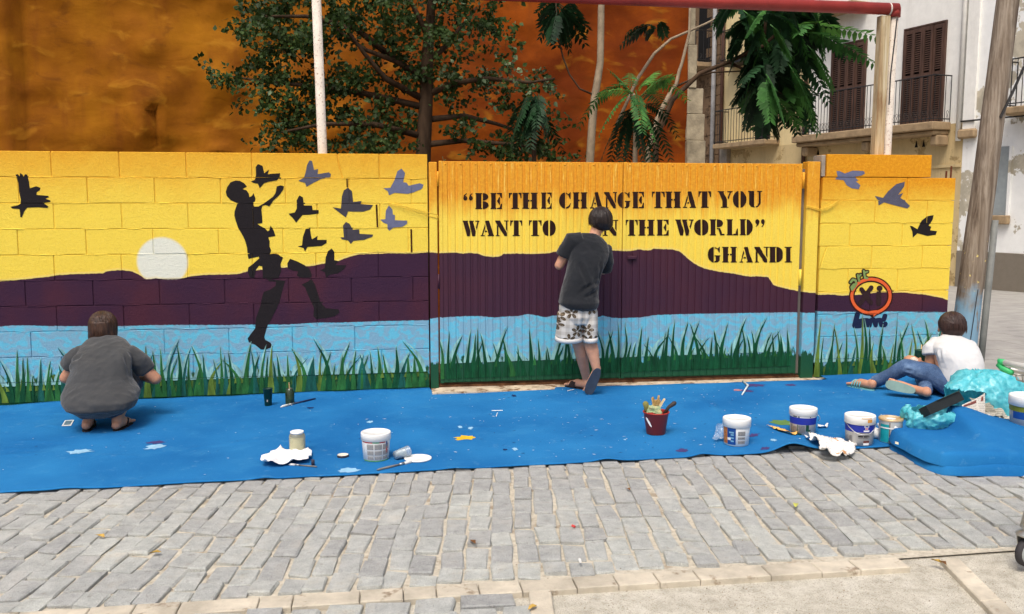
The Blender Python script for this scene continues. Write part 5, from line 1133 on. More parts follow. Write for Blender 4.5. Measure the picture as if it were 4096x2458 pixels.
# red bucket with brushes and rags
c = CPT(2623, 1734); e = empty('red_bucket', c, 'red plastic bucket stuffed with paint brushes and rags', 'bucket')
MB().lathe([(.055,0),(.062,.003),(.083,.142),(.088,.144),(.088,.151),(.085,.152),(.081,.142),(.062,.02),(.001,.02)], c, 32).build('shell', mat('red_plastic', (178,54,40), .4, .4, .06, 6, .03, 30), e, True)
A = toward(c); mb = MB(); R = lambda z: .062+(.083-.062)*z/.142
vs = []; 
for k in range(9):
    t = k/8; a = A-.95+.55*t; z = .115-.055*t**1.2; w = .004+.008*math.sin(math.pi*t)
    for s in (-1, 1): vs.append((c.x+(R(z)+.0012)*math.cos(a), c.y+(R(z)+.0012)*math.sin(a), c.z+z+s*w))
mb.add(vs, [(2*k, 2*k+2, 2*k+3, 2*k+1) for k in range(8)]); mb.build('white_drip', M_PLW, e)
M_BRW = mat('brush_wood', (196,160,110), .7, .25, .15, 20, stretch=(1,1,.2)); M_BRI = mat('bristle', (184,150,92), .9, .1, .25, 60, .5, 200, dirt=((90,60,40),30,.6)); M_FER = mat('ferrule', (150,140,110), .4, .5, .1, metal=.6)
c0 = c + Vector((0,0,.15))
def wbrush(ang, tilt, L_, w, name='brush', label='', bm=None):
    M = Matrix.Translation(c0) @ Matrix.Rotation(ang,4,'Z') @ Matrix.Rotation(tilt,4,'Y')
    b = empty(name, c0, label, 'brush', 'brushes and rags in the red bucket')
    MB().box((-.007,-w*.3,-.06),(.007,w*.3,L_*.25), M).build('handle', M_BRW, b); MB().box((-.010,-w*.5,L_*.25+.0005),(.010,w*.5,L_*.45), M).build('ferrule', M_FER, b)
    MB().add([M @ Vector(v) for v in ((-.010,-w*.5,L_*.452),(.010,-w*.5,L_*.452),(.010,w*.5,L_*.452),(-.010,w*.5,L_*.452),(-.006,-w*.58,L_),(.006,-w*.58,L_),(.006,w*.58,L_),(-.006,w*.58,L_))], [(3,2,1,0),(4,5,6,7),(0,1,5,4),(1,2,6,5),(2,3,7,6),(3,0,4,7)]).build('bristles', bm or M_BRI, b)
wbrush(A+1.55,.15,.105,.05, label='widest bristle brush standing in the middle of the red bucket'); wbrush(A+1.5,-.28,.095,.045, label='flat brush leaning left inside the red bucket')
wbrush(A+1.45,.55,.10,.04, label='pale brush leaning right inside the red bucket', bm=mat('pale_bristle',(206,184,140),.9)); wbrush(A+.3,.3,.085,.035, label='short stubby brush at the front of the red bucket')
bdir = (RV*.075+Vector((0,0,.055))); p_ = c0+RV*.045
tag(MB().tube([p_+Vector((0,0,-.03)), p_+bdir*.5, p_+bdir, p_+bdir*1.15], [.009,.012,.016,.008], 8).build('paint_brush', mat('dark_handle',(58,50,48),.6), None, True), 'dark brush handle poking out of the red bucket to the right', 'brush', 'brushes and rags in the red bucket')
p_ = c0-RV*.06; tag(MB().tube([p_+Vector((0,0,-.03)), p_+Vector((-.006,0,.03)), p_+Vector((-.012,0,.055)), p_+Vector((-.012,0,.068))], [.010,.018,.020,.010], 10).build('paint_roller', mat('olive_roller',(132,128,70),.9), None, True), 'olive roller head sticking up at the left of the red bucket', 'roller', 'brushes and rags in the red bucket')
tag(crumple('rag', [c0+RV*-.07+Vector((0,-.03,-.01)), c0+RV*.02+Vector((0,-.05,-.01)), c0+RV*.02+Vector((0,-.03,.04)), c0+RV*-.06+Vector((0,-.01,.04))], mat('green_rag',(70,140,110),.9,c2=(196,186,140),vs=40), 10, .014, 8, 40), 'small green-stained rag on the red bucket rim', 'rag', 'brushes and rags in the red bucket')
# glass jar of cream paint
c = CPT(1190, 1806); e = empty('paint_jar', c, 'glass jar of cream-coloured paint behind the white rag', 'jar')
gm = NT('jar_glass'); gm.bsdf.inputs['Transmission Weight'].default_value = .9; M_GLASS = gm.out((.93,.96,.95,1), .05, .5)
MB().lathe([(.001,.003),(.040,.003),(.0445,.012),(.0445,.088),(.0435,.09),(.001,.09)], c, 28).build('paint_fill', mat('cream_paint',(224,216,166),.5,.3,.03), e, True)
MB().lathe([(.001,.0),(.044,.0),(.050,.01),(.050,.10),(.046,.113),(.038,.12),(.038,.122)], c, 28).build('glass', M_GLASS, e, True)
MB().lathe([(.038,.12),(.042,.122),(.042,.131),(.037,.133),(.034,.128),(.001,.126)], c, 28).build('rim', M_PLW, e, True)
c = CPT(1372, 1829); e = empty('jar_lid', c, 'small round jar lid with pale top lying left of the white tub', 'lid')
MB().lathe([(.034,.0),(.036,.003),(.036,.011),(.033,.014)], c, 24).build('rim', mat('dark_rim',(56,52,58),.4,.4), e, True); MB().lathe([(.033,.0142),(.028,.0125),(.001,.0125)], c, 24).build('top', mat('cream_lid',(228,222,206),.5), e, True)
c = CPT(1672, 1838); MB().lathe([(.001,.001),(.062,.001),(.080,.006),(.082,.007),(.078,.0085),(.06,.005),(.001,.005)], c, 36); 
tag(MB().lathe([(.078,.0005),(.083,.003),(.083,.008),(.078,.0095),(.072,.007),(.001,.007)], c, 36).build('tub_lid', M_PLW, None, True), 'flat white tub lid lying on the carpet with a clear cup on it', 'lid')
c = CPT(1608, 1836)+Vector((0,0,.034)); cd = (RV*.8+Vector((.25,.75,.12))).normalized(); e = empty('plastic_cup', c, 'clear plastic cup tipped over against the white lid', 'cup')
qm = cd.to_track_quat('Z','Y').to_matrix(); MB().lathe([(.001,-.05),(.023,-.05),(.0245,-.048),(.033,.045),(.0345,.047),(.0335,.0485),(.0325,.045),(.0235,-.046),(.001,-.047)], c, 24, qm).build('cup', M_FILM, e, True)
MB().lathe([(.001,-.045),(.023,-.045),(.028,.01),(.020,.03),(.001,.03)], c, 20, qm @ Matrix.Scale(.82,3)).build('paint_residue', M_PLW, e, True)
def brush_lying(a, b, label, r=.0065, hm=None, group='brushes lying on the carpet'):
    A_, B_ = Vector(a), Vector(b); d = B_-A_; e = empty('paint_brush', (A_+B_)/2, label, 'brush', group); up = Vector((0,0,r+.001))
    MB().tube([A_+up, A_+d*.08+up, A_+d*.3+up, A_+d*.62+up], [r*.6,r,r*1.15,r*.8], 8).build('handle', hm or mat('grey_handle',(120,116,112),.6,.3,.15), e, True)
    MB().tube([A_+d*.625+up, A_+d*.76+up], [r*1.25,r*1.4], 8).build('ferrule', M_WIRE, e, True); MB().tube([A_+d*.762+up, A_+d*.92+up, B_+up*.6], [r*1.4,r*1.5,r*.5], 8).build('bristles', mat('wet_bristle',(214,214,208),.7), e, True)
brush_lying(CPT(1508,1884), CPT(1650,1852), 'long grey brush lying in front of the white tub, tip on the lid'); brush_lying(CPT(1268,1871), CPT(1155,1862), 'short brush lying at the edge of the white rag', .005); brush_lying(CPT(1262,1598), CPT(1122,1632), 'brush lying before the two green jars at the wall', .0065, mat('navy_handle',(26,30,70),.4,.4))
tag(MB().lathe([(.006,0),(.010,.002),(.010,.03),(.007,.034),(.001,.034)], CPT(1252,1862), 10).build('tube_cap', mat('dark_cap',(60,56,70),.5), None, True), 'small dark cap standing by the white rag', 'cap')
# white rag
def rag(name, outline, m, hts, seed, label, cat, parent=None, n=44, freq=14, thick=.003):
    freq *= .62
    pts = [Vector((*p[:2], 0)) for p in outline]; x0 = min(p.x for p in pts); x1 = max(p.x for p in pts); y0 = min(p.y for p in pts); y1 = max(p.y for p in pts)
    def inside(x, y):
        r = False
        for i in range(len(pts)):
            a, b = pts[i-1], pts[i]
            if (a.y > y) != (b.y > y) and x < (b.x-a.x)*(y-a.y)/(b.y-a.y)+a.x: r = not r
        return r
    vs = []; idx = {}; fs = []
    for j in range(n+1):
        for i in range(n+1):
            x = x0+(x1-x0)*i/n; y = y0+(y1-y0)*j/n
            if inside(x, y):
                q = Vector((x*freq, y*freq, seed)); z = hts*(.25+.75*(1-abs(noise.noise(q))*2.0)**2)*(.5+.5*noise.noise(q*.4+Vector((3,1,0)))+.35)
                idx[(i,j)] = len(vs); vs.append((x+.006*noise.noise(q*1.7), y+.006*noise.noise(q*1.9+Vector((0,0,4))), cz(x, y)+.003+max(0, z)))
    for (i, j) in idx:
        k = [(i,j),(i+1,j),(i+1,j+1),(i,j+1)]
        if all(t in idx for t in k): fs.append(tuple(idx[t] for t in k))
    o = MB().add(vs, fs).build(name, m, parent, True); s = o.modifiers.new('thickness','SOLIDIFY'); s.thickness = thick; tag(o, label, cat); return o
M_RAG = mat('white_rag', (236,236,234), .9, .1, .03, 12, .3, 60)
rag('cloth_rag', [CPT(*p)[:] for p in ((1040,1868),(1048,1835),(1080,1812),(1110,1800),(1160,1808),(1215,1806),(1250,1812),(1252,1830),(1235,1858),(1150,1866),(1075,1878))], M_RAG, .045, 2, 'crumpled white rag on the carpet before the cream jar', 'rag')
# jars by the wall, card
c = CPT(1073, 1622); e = empty('paint_cup', c, 'dark green paint-smeared plastic cup near the wall, left of the olive jar', 'cup')
MB().lathe([(.001,.0),(.026,.0),(.027,.003),(.036,.132),(.0375,.134),(.0365,.136),(.034,.130),(.001,.12)], c, 24).build('shell', mat('cup_green',(8,48,42),.35,.4,.1), e, True)
A = toward(c); mb = MB(); arcpatch(mb, c, .0285, .035, .0295, .052, A-.35, A-.05, 3, .001); mb.build('pale_smear', mat('smear',(170,160,160),.5), e)
c = CPT(1160, 1617); e = empty('olive_jar', c, 'glass jar with olive paint and dark smears near the wall', 'jar')
MB().lathe([(.001,.002),(.030,.002),(.032,.006),(.032,.03),(.001,.03)], c, 24).build('paint_fill', mat('olive_fill',(140,150,60),.5), e, True)
MB().lathe([(.001,.0),(.034,.0),(.0355,.008),(.0355,.095),(.028,.108),(.028,.125),(.026,.125),(.026,.108),(.033,.093),(.033,.031),(.001,.031)], c, 24).build('glass', mat('smeared_glass',(40,56,34),.15,.5,.3,30), e, True)
MB().tube([c+Vector((.004,0,.03)), c+Vector((-.004,.006,.17))], .004, 6).build('stick', M_BRW, e)
q = [CPT(*p)+Vector((0,0,.004)) for p in ((247,1708),(284,1704),(297,1681),(260,1683))]; e = empty('framed_card', (q[0]+q[2])/2, 'small white-bordered dark card lying left of the crouching painter', 'card')
MB().add(q + [v-Vector((0,0,.003)) for v in q], [(0,1,2,3),(7,6,5,4),(0,4,5,1),(1,5,6,2),(2,6,7,3),(3,7,4,0)]).build('border', M_PLW, e); m_ = (q[0]+q[1]+q[2]+q[3])/4
MB().add([m_+(v-m_)*.74+Vector((0,0,.001)) for v in q], [(0,1,2,3)]).build('picture', mat('card_dark',(60,86,110),.4,c2=(120,140,150),vs=60), e)
# litter on the carpet
c = CPT(3530, 1756)+Vector((0,0,.03)); qm = (RV*.75+Vector((0,-.6,-.12))).normalized().to_track_quat('Z','Y').to_matrix()
tag(MB().lathe([(.036,-.045),(.0365,-.043),(.025,.045),(.022,.047),(.001,.044)], c-RV*.012, 24, qm).build('paper_cup', M_PLW, None, True), 'white disposable cup lying between the blue tub and the folded carpet', 'cup')
M_NEWS = None
def m_news(name, base=(222,220,208), dens=.55, tint=None):
    t = NT(name); v = t.objc; px, py, pz = t.sep(v)
    rows = t.math('FRACT', t.math('MULTIPLY', pz, 95)); w = t.noise(160, 2, .5, v); cols = t.math('FRACT', t.math('MULTIPLY', px, 17))
    k = t.math('MULTIPLY', t.math('MULTIPLY', t.ss(rows, .45, .55), t.ss(w, .40, .50)), t.ss(cols, .08, .12)); c = t.mix(t.math('MULTIPLY', k, dens), (*lin(base), 1), (*lin((90,86,82)), 1))
    if tint: c = t.mix(t.ss(t.noise(11, 3, .6), .6, .66), c, (*lin(tint), 1))
    return t.out(c, .9, .1)
o = rag('crumpled_newspaper', [CPT(*p)[:] for p in ((3208,1752),(3245,1764),(3275,1758),(3310,1764),(3345,1770),(3385,1784),(3400,1768),(3432,1778),(3428,1805),(3410,1828),(3350,1842),(3282,1838),(3265,1800),(3240,1785))], m_news('news_crumpled', (232,230,224), .35, (190,140,96)), .06, 5, 'crumpled paint-stained newspaper at the carpet edge before the blue tubs', 'newspaper', None, 46, 15)
for i, (pts, m, lb) in enumerate(((((3062,1712),(3100,1720),(3160,1738),(3200,1742),(3175,1752),(3110,1744)), mat('orange_scrap',(226,160,70),.8,c2=(240,200,120),vs=40), 'torn orange and yellow paper scrap beside the blue pail'), (((3268,1706),(3296,1708),(3318,1692),(3312,1712),(3270,1716)), M_PLW, 'curled white paper scrap right of the blue pail'))):
    rag('paper_scrap', [CPT(*p)[:] for p in pts], m, .02, 9+i, lb, 'paper', None, 26, 22, .001)
a, b, c_ = CPT(2970,1527), CPT(2992,1548), CPT(2968,1582)
tag(MB().tube([a+Vector((0,0,.006)), b+Vector((0,0,.012)), c_+Vector((0,0,.006))], [.008,.009,.006], 6).build('bent_tube', mat('pale_tube',(196,206,206),.5,.3), None, True), 'bent pale plastic tube lying on the carpet before the gate', 'tube')
for pts, lb in ((((1967,1646),(2011,1645)), 'thin white strip lying flat before the standing painter'), (((1985,1668),(1990,1655)), 'tiny white hooked strip below the straight white strip'), (((2270,1566),(2295,1561)), 'short white chalk-like stick behind the standing foot')):
    tag(MB().tube([CPT(*pts[0])+Vector((0,0,.004)), CPT(*pts[1])+Vector((0,0,.004))], .003, 6).build('white_strip', M_PLW), lb, 'strip')

# ================================================================= bags and rubbish on the right
def m_bag():
    t = NT('turquoise_plastic'); n = t.noise(26, 5, .65); c = t.ramp(n, [(.3, lin((56,178,192))), (.7, lin((124,218,226)))]); t.bump(t.noise(22, 3, .5, None, .6), .35, .02); m = t.out(c, .28, .5)
    tr = t.n('ShaderNodeBsdfTranslucent'); t.L(c, tr.inputs[0]); mx = t.n('ShaderNodeMixShader'); mx.inputs[0].default_value = .22; t.L(t.bsdf.outputs[0], mx.inputs[1]); t.L(tr.outputs[0], mx.inputs[2]); t.L(mx.outputs[0], t.t.nodes['Material Output'].inputs[0]); return m
M_BAG = m_bag()
def bag(c, rx, ry, rz, seed, rot, cut, label, lean=0):
    bm = bmesh.new(); bmesh.ops.create_icosphere(bm, subdivisions=5, radius=1)
    for v in bm.verts:
        q = v.co*2.0 + Vector((seed*7, seed, 0)); th = math.atan2(v.co.y, v.co.x); u_ = Vector((math.cos(th)*3.2, math.sin(th)*3.2, v.co.z*1.1+seed)); rid = 1-abs(noise.noise(u_))*3; rid2 = 1-abs(noise.noise(u_*2.1+q*.7))*2.6
        s = 1 + .20*noise.noise(q*.6) + .10*rid + .075*rid2; p = Vector((v.co.x*rx, v.co.y*ry, v.co.z*rz))*s
        if p.z < -rz*.8: p.z = -rz*.8 - (p.z+rz*.8)*.1
        p.x += lean*(p.z+rz*.8); v.co = p
    def kill(f): 
        m_ = f.calc_center_median(); return cut(m_.x/rx, m_.y/ry, m_.z/rz)
    bmesh.ops.delete(bm, geom=[f for f in bm.faces if kill(f)], context='FACES')
    for v in bm.verts:
        if v.is_boundary: v.co += Vector((noise.noise(v.co*30), noise.noise(v.co*30+Vector((4,4,4))), noise.noise(v.co*25+Vector((0,9,2)))))*.018
    me = bpy.data.meshes.new('plastic_bag'); bm.to_mesh(me); bm.free(); o = mesh_obj('plastic_bag', me, M_BAG, None, True); o.location = c; o.rotation_euler = (0,0,rot); tag(o, label, 'bag'); return o
b1c = W(3735,1664,-2.27)
bag(b1c, .185, .11, .095, 3, R_(-6), lambda x, y, z: z > .42 and abs(x) < .85, 'low open turquoise bag with a black box lying across its mouth')
b2c = W(3978,1600,-1.85)
bag(b2c, .24, .17, .19, 8, R_(-20), lambda x, y, z: (x < -.45 and -.25 < z < .42 and y < .1), 'slumped turquoise bag spilling newspapers, right of the seated painter', -.25)
M_BOX = mat('black_box', (26,30,28), .5, .4, .1, 12); M_BOXG = mat('green_black_board', (66,84,70), .5, .4, .15, 12)
a_, b_ = W(3698,1648,b1c.y-.09), W(3832,1590,b1c.y+.0); d_ = (b_-a_); L_ = d_.length; d_.normalize()
e = empty('black_box', a_, 'long black box with green-grey flap lying on the low turquoise bag', 'box'); n_ = Vector((-d_.z, 0, d_.x)).normalized(); o_ = d_.cross(n_)
MX = Matrix(((d_.x,o_.x,n_.x,a_.x),(d_.y,o_.y,n_.y,a_.y),(d_.z,o_.z,n_.z,a_.z),(0,0,0,1)))
MX = MX @ Matrix.Rotation(R_(28),4,'X')
MB().box((0,-.035,-.03),(L_,.035,.03), MX).build('carton', M_BOX, e)
MB().box((L_*.32,-.034,.0305),(L_*.97,.05,.033), MX).build('flap', M_BOXG, e)
MB().box((.012,-.0368,-.018),(.075,-.0355,.014), MX).build('side_panel', M_BOXG, e)
# newspaper leaning between the bags
yn = -2.19
pts = [W(3845,1668,yn), W(3935,1692,yn), W(3938,1572,yn+.05), W(3852,1622,yn+.05)]
vs = []; fs = []; n = 10
for j in range(n+1):
    for i in range(n+1):
        u, v = i/n, j/n; p = pts[0].lerp(pts[1], u).lerp(pts[3].lerp(pts[2], u), v); vs.append(p + Vector((0, .010*math.sin(u*4+v*2), 0)))
for j in range(n):
    for i in range(n): t_ = j*(n+1)+i; fs.append((t_, t_+1, t_+n+2, t_+n+1))
np_ = empty('newspaper', pts[0], 'newspaper sheet with a dark red headline standing between the turquoise bags', 'newspaper')
MB().add(vs, fs).build('sheet', m_news('news_sheet', (214,208,196), .5), np_)
def on_sheet(u0, u1, v0, v1, m, nm, sk=0):
    q = [pts[0].lerp(pts[1], u).lerp(pts[3].lerp(pts[2], u), v) + Vector((0, .010*math.sin(u*4+v*2)-.0025, 0)) for u, v in ((u0,v0),((u0+u1)/2,v0),(u1,v0),(u1,v1+sk),((u0+u1)/2,v1+sk/2),(u0,v1))]; MB().add(q, [(0,1,4,5),(1,2,3,4)]).build(nm, m, np_)
M_MAR = mat('maroon_print', (120,66,60), .8); on_sheet(.06,.9,.78,.93,M_MAR,'headline'); on_sheet(.35,.62,.03,.2,M_MAR,'picture')
for k in range(3):
    p = W(3925+45*k, 1640+18*k, -1.98-.02*k)
    o = crumple('newspaper', [p+Vector((-.07,-.04,-.01)), p+Vector((.07,-.05,-.02)), p+Vector((.06,.04,.05)), p+Vector((-.05,.05,.06))], m_news('news_%d' % k, (150+20*k,146+20*k,132+20*k), .5), 12, .022, 20+k, 22)
    tag(o, ('dark crumpled newspaper in the mouth of the slumped bag','grey crumpled newspaper in the middle of the bag spill','pale crumpled newspaper low beside the right pail')[k], 'newspaper')
p = W(3940,1695,-2.17); tag(crumple('tissue', [p+Vector((-.06,-.02,0)), p+Vector((.05,-.03,0)), p+Vector((.05,.03,.04)), p+Vector((-.05,.03,.03))], M_RAG, 10, .014, 31, 26), 'small crumpled pale tissue on the folded carpet by the slumped bag', 'tissue')
pk = [W(3838,1535,-1.15), W(3842,1505,-1.15), W(3960,1512,-1.0), W(3950,1540,-1.1), W(3900,1548,-1.15)]
e = empty('packet', pk[0], 'flat turquoise and white packet with dark print behind the newspaper', 'packet'); MB().add(pk, [(0,4,3,2,1)]).add([v+Vector((0,.05,.02)) for v in pk], [(0,1,2,3,4)]).build('front', mat('packet_print',(150,214,222),.5,c2=(236,240,240),vs=9), e)
mb = MB()
for k in range(5):
    for (xa, xb) in ((3857,3884),(3905,3925)):
        if xa > 3900 and k > 2: continue
        mb.add([W(xa+2*k,1512+6*k,-1.165), W(xb+2*k,1513+6*k,-1.165), W(xb+2*k,1515+6*k,-1.165), W(xa+2*k,1514+6*k,-1.165)], [(0,3,2,1)])
o = mb.build('print', M_INK, e); o['kind'] = 'stuff'
p = W(3870,1580,-1.08); tag(crumple('newspaper', [p+Vector((-.05,0,-.09)), p+Vector((.06,0,-.09)), p+Vector((.07,.03,.06)), p+Vector((-.05,.03,.06))], m_news('news_back', (170,164,150), .8), 12, .016, 41, 26), 'grey printed paper upright behind the newspaper sheet', 'newspaper')

# ================================================================= shopping trolley at the right edge
tr = empty('shopping_trolley', (2.95,-4.2,gz(2.95,-4.2)), 'steel shopping trolley mostly outside the right edge, green-ended handle', 'trolley')
M_GREEN = mat('green_plastic', (52,176,104), .4, .4, .06); M_CHR = mat('trolley_steel', (176,174,166), .35, .5, .06, metal=.7); M_RUB_ = mat('rubber', (54,52,54), .7)
hl = W(3996,1447,-3.95); FH = Vector((FV.x,FV.y,0)).normalized(); hd = (FH*-.955+RV*.296).normalized(); hl2 = hl+hd*.52
MB().tube([hl+hd*.012, hl2-hd*.012], .0125, 12).build('handle_bar', mat('white_grip',(222,222,214),.4,.4), tr, True)
for p, s in ((hl, 1), (hl2, -1)):
    MB().tube([p+hd*s*.03+Vector((0,0,.0)), p+hd*s*.004, p+hd*s*-.006+Vector((0,-.01,-.012)), p+hd*s*.004+Vector((0,-.02,-.026)), p+hd*s*.045+Vector((0,-.03,-.036))], [.0135,.0145,.0145,.0135,.011], 10).build('handle_end', M_GREEN, tr, True)
base = Vector((2.62,-4.12,0)); bz = gz(2.6,-4.1)
fd = (RV*.955+FH*.296).normalized()
def TP(a, b, z): return Vector((hl.x, hl.y, 0)) + Vector((hd.x, hd.y, 0))*a + fd*b + Vector((0,0,z))
mb = MB()
for a in (.03,.49): mb.tube([TP(a,.03,hl.z-.03), TP(a,.16,hl.z-.06), TP(a,.19,.75), TP(a,.19,.32), TP(a,.15,.18)], .010, 8)
for a in (.06,.46): mb.tube([TP(a,.19,.30), TP(a,.85,.22), TP(a,.9,.16)], .010, 8)
mb.build('frame', M_CHR, tr, True)
mb = MB()
for z in (.45,.55,.65,.75,.85,.93): mb.tube([TP(.07,.2,z), TP(.07,.9,z), TP(.45,.9,z), TP(.45,.2,z), TP(.07,.2,z)], .0028, 5)
for k in range(9): mb.tube([TP(.07,.2+.085*k,.45), TP(.07,.2+.085*k,.93)], .0025, 5); mb.tube([TP(.45,.2+.085*k,.45), TP(.45,.2+.085*k,.93)], .0025, 5)
for k in range(8): mb.tube([TP(.07+.054*k,.2,.45), TP(.07+.054*k,.9,.45), TP(.07+.054*k,.9,.93)], .0025, 5)
o = mb.build('wire_basket', M_CHR, tr, True); o['kind'] = 'stuff'
mb = MB().tube([W(4053,1497,-3.9), W(4100,1503,-3.92)], .004, 6); mb.build('seat_wire', M_CHR, tr, True)
for pts_ in (((4045,1462),(4058,1488)), ((4064,1503),(4068,1520),(4080,1524),(4100,1528)), ((4088,1490),(4092,1530))): MB().tube([W(x,y,-3.9) for x, y in pts_], .0035, 6).build('seat_wire', M_CHR, tr, True)
wc = G(4108,2266); 
def caster(p):
    e = empty('caster', p); wput(e, tr)
    ax = Vector((.2,-1,0)).normalized(); ax = FV.cross(Vector((0,0,1))).normalized(); ax = (RV*.35+FV*-.94); ax.z = 0; ax.normalize(); qm = ax.to_track_quat('Z','Y').to_matrix()
    wput(MB().lathe([(.050,-.014),(.0625,-.011),(.0625,.011),(.050,.014)], p+Vector((0,0,.0625)), 28, qm).build('tyre', M_RUB_, None, True), e)
    wput(MB().lathe([(.001,-.012),(.03,-.013),(.050,-.0135),(.050,.0135),(.03,.013),(.001,.012)], p+Vector((0,0,.0625)), 24, qm).build('hub', mat('hub_grey',(150,156,156),.4,.4), None, True), e)
    f = ax.cross(Vector((0,0,1)))
    for s in (-1, 1): 
        c_ = p+Vector((0,0,.0625))+ax*.019*s; wput(MB().add([c_+f*-.028+Vector((0,0,-.012)), c_+f*.028+Vector((0,0,-.012)), c_+f*.046+Vector((0,0,.07)), c_+f*-.046+Vector((0,0,.07)), c_+f*-.028+Vector((0,0,-.012))+ax*.003*s, c_+f*.028+Vector((0,0,-.012))+ax*.003*s, c_+f*.046+Vector((0,0,.07))+ax*.003*s, c_+f*-.046+Vector((0,0,.07))+ax*.003*s], [(0,1,2,3),(7,6,5,4),(0,4,5,1),(1,5,6,2),(2,6,7,3),(3,7,4,0)]).build('fork', M_CHR, None), e)
    wput(MB().lathe([(.046,.132),(.05,.134),(.05,.142),(.03,.152),(.026,.16),(.034,.168),(.02,.18),(.012,.185),(.012,.3)], p, 22).build('swivel', M_CHR, None, True), e)
caster(wc); 
for a, b in ((.49,.12),(.06,.8),(.46,.8)): q_ = TP(a,b,0); caster(Vector((q_.x+.1, q_.y, gz(q_.x,q_.y))))

# ================================================================= small litter on the paving
lt = random.Random(19); M_DRY = mat('dry_leaf', (168,138,70), .8, .2, .25, 30); M_DRYB = mat('brown_leaf', (110,78,50), .85, .15, .25, 30)
for i, (px, py, m, lb) in enumerate(((3183,2022,mat('yellow_leaf',(196,196,96),.7),'yellow-green fallen leaf on the cobbles before the folded carpet'),(620,2212,M_DRY,'curled ochre leaf on the left cobbles'),(400,2145,M_DRY,'small pale leaf on the far left cobbles'),(2512,1958,M_DRYB,'brown dry leaf between cobbles below the carpet'),(3770,2252,M_DRYB,'brown leaf heap beside the broken border strip'),(3745,2246,M_DRY,'dry leaf beside the end of the border strip'),(2130,2432,M_DRY,'tiny ochre leaf on the concrete'),(1890,2168,M_DRYB,'dark crumpled leaf on the middle cobbles'))):
    c = G(px, py, .012); mb = MB(); a = lt.uniform(0,6.28); d = Vector((math.cos(a),math.sin(a),0)); e_ = Vector((-d.y,d.x,0)); L_ = lt.uniform(.022,.036)
    mb.add([c-d*L_, c-d*L_*.3+e_*L_*.4+Vector((0,0,.008)), c+d*L_*.4+e_*L_*.35+Vector((0,0,.010)), c+d*L_, c+d*L_*.4-e_*L_*.3+Vector((0,0,.004)), c-d*L_*.3-e_*L_*.4+Vector((0,0,.010)), c+Vector((0,0,.001))], [(6,0,1),(6,1,2),(6,2,3),(6,3,4),(6,4,5),(6,5,0)])
    tag(mb.build('fallen_leaf', m), lb, 'leaf')
tag(MB().tube([G(2318,2238,.02), G(2322,2248,.02)], .006, 6).build('cigarette_butt', M_PLW), 'white cigarette end between two cobbles', 'cigarette end')
tag(MB().tube([G(2288,2103,.014), G(2300,2108,.012)], .006, 6).build('red_scrap', M_REDL), 'tiny red and white scrap on the cobbles', 'scrap')
mb = MB()
for k in range(1500):
    x = lt.uniform(-2.4,3.6); y = lt.choice([lt.uniform(-4.8,-3.6), lt.uniform(-3.9,-2.3)]); r = lt.uniform(.0012,.0038); c = Vector((x, y, gz(x,y)+(-.020 if y < -3.98 and x > .6 else -.008)))
    mb.add([c+Vector((r,0,0)), c+Vector((0,r,0)), c+Vector((-r,0,0)), c+Vector((0,-r,0)), c+Vector((0,0,r*1.2))], [(0,1,4),(1,2,4),(2,3,4),(3,0,4)])
o = mb.build('grit', mat('grit_stone',(140,126,106),.9,.2,.3,90)); tag(o, 'loose grit and crumbs scattered over the paving', 'grit', kind='stuff')
# ================================================================= people
def ring(c, ux, uy, a, b, n): return [c + ux*a*math.cos(2*math.pi*k/n) + uy*b*math.sin(2*math.pi*k/n) for k in range(n)]
def loftmesh(mb, rings):
    n = len(rings[0]); vs = [v for r in rings for v in r]; m = len(rings)
    fs = [(i*n+k, i*n+(k+1)%n, (i+1)*n+(k+1)%n, (i+1)*n+k) for i in range(m-1) for k in range(n)]
    fs += [tuple(reversed(range(n))), tuple(range((m-1)*n, m*n))]; mb.add(vs, fs)
def cap(mb, p0, p1, r0, r1, n=16, e=(1,1)):
    p0, p1 = Vector(p0), Vector(p1); t = (p1-p0).normalized(); a = t.orthogonal().normalized(); b = t.cross(a); R_l = []
    for k in range(4): w = (k+.35)/4*math.pi/2; R_l.append(ring(p0 - t*r0*math.cos(w), a, b, r0*math.sin(w), r0*math.sin(w), n))
    for k in range(1, 6): f = k/6; R_l.append(ring(p0.lerp(p1, f), a, b, r0+(r1-r0)*f, r0+(r1-r0)*f, n))
    for k in range(4): w = (3.65-k)/4*math.pi/2; R_l.append(ring(p1 + t*r1*math.cos(w), a, b, r1*math.sin(w), r1*math.sin(w), n))
    loftmesh(mb, R_l)
def limb(mb, pts, rad):
    for i in range(len(pts)-1): cap(mb, pts[i], pts[i+1], rad[i], rad[i+1])
def ellip(mb, c, r, M=None, n=18):
    c = Vector(c); M = M or Matrix.Identity(3); R_l = []
    for j in range(1, 12):
        w = math.pi*j/12; R_l.append([c + M @ Vector((r[0]*math.sin(w)*math.cos(2*math.pi*k/n), r[1]*math.sin(w)*math.sin(2*math.pi*k/n), -r[2]*math.cos(w))) for k in range(n)])
    loftmesh(mb, R_l)
def loft(mb, secs, n=28, X=Vector((1,0,0)), Y=Vector((0,1,0)), sq=.0):
    R_l = []
    for c, a, b in secs:
        c = Vector(c); r = []
        for k in range(n):
            t = 2*math.pi*k/n; ct, st = math.cos(t), math.sin(t); f = 1 + sq*(abs(ct*st)*2)**2
            r.append(c + X*a*ct*f + Y*b*st*f)
        R_l.append(r)
    loftmesh(mb, R_l)
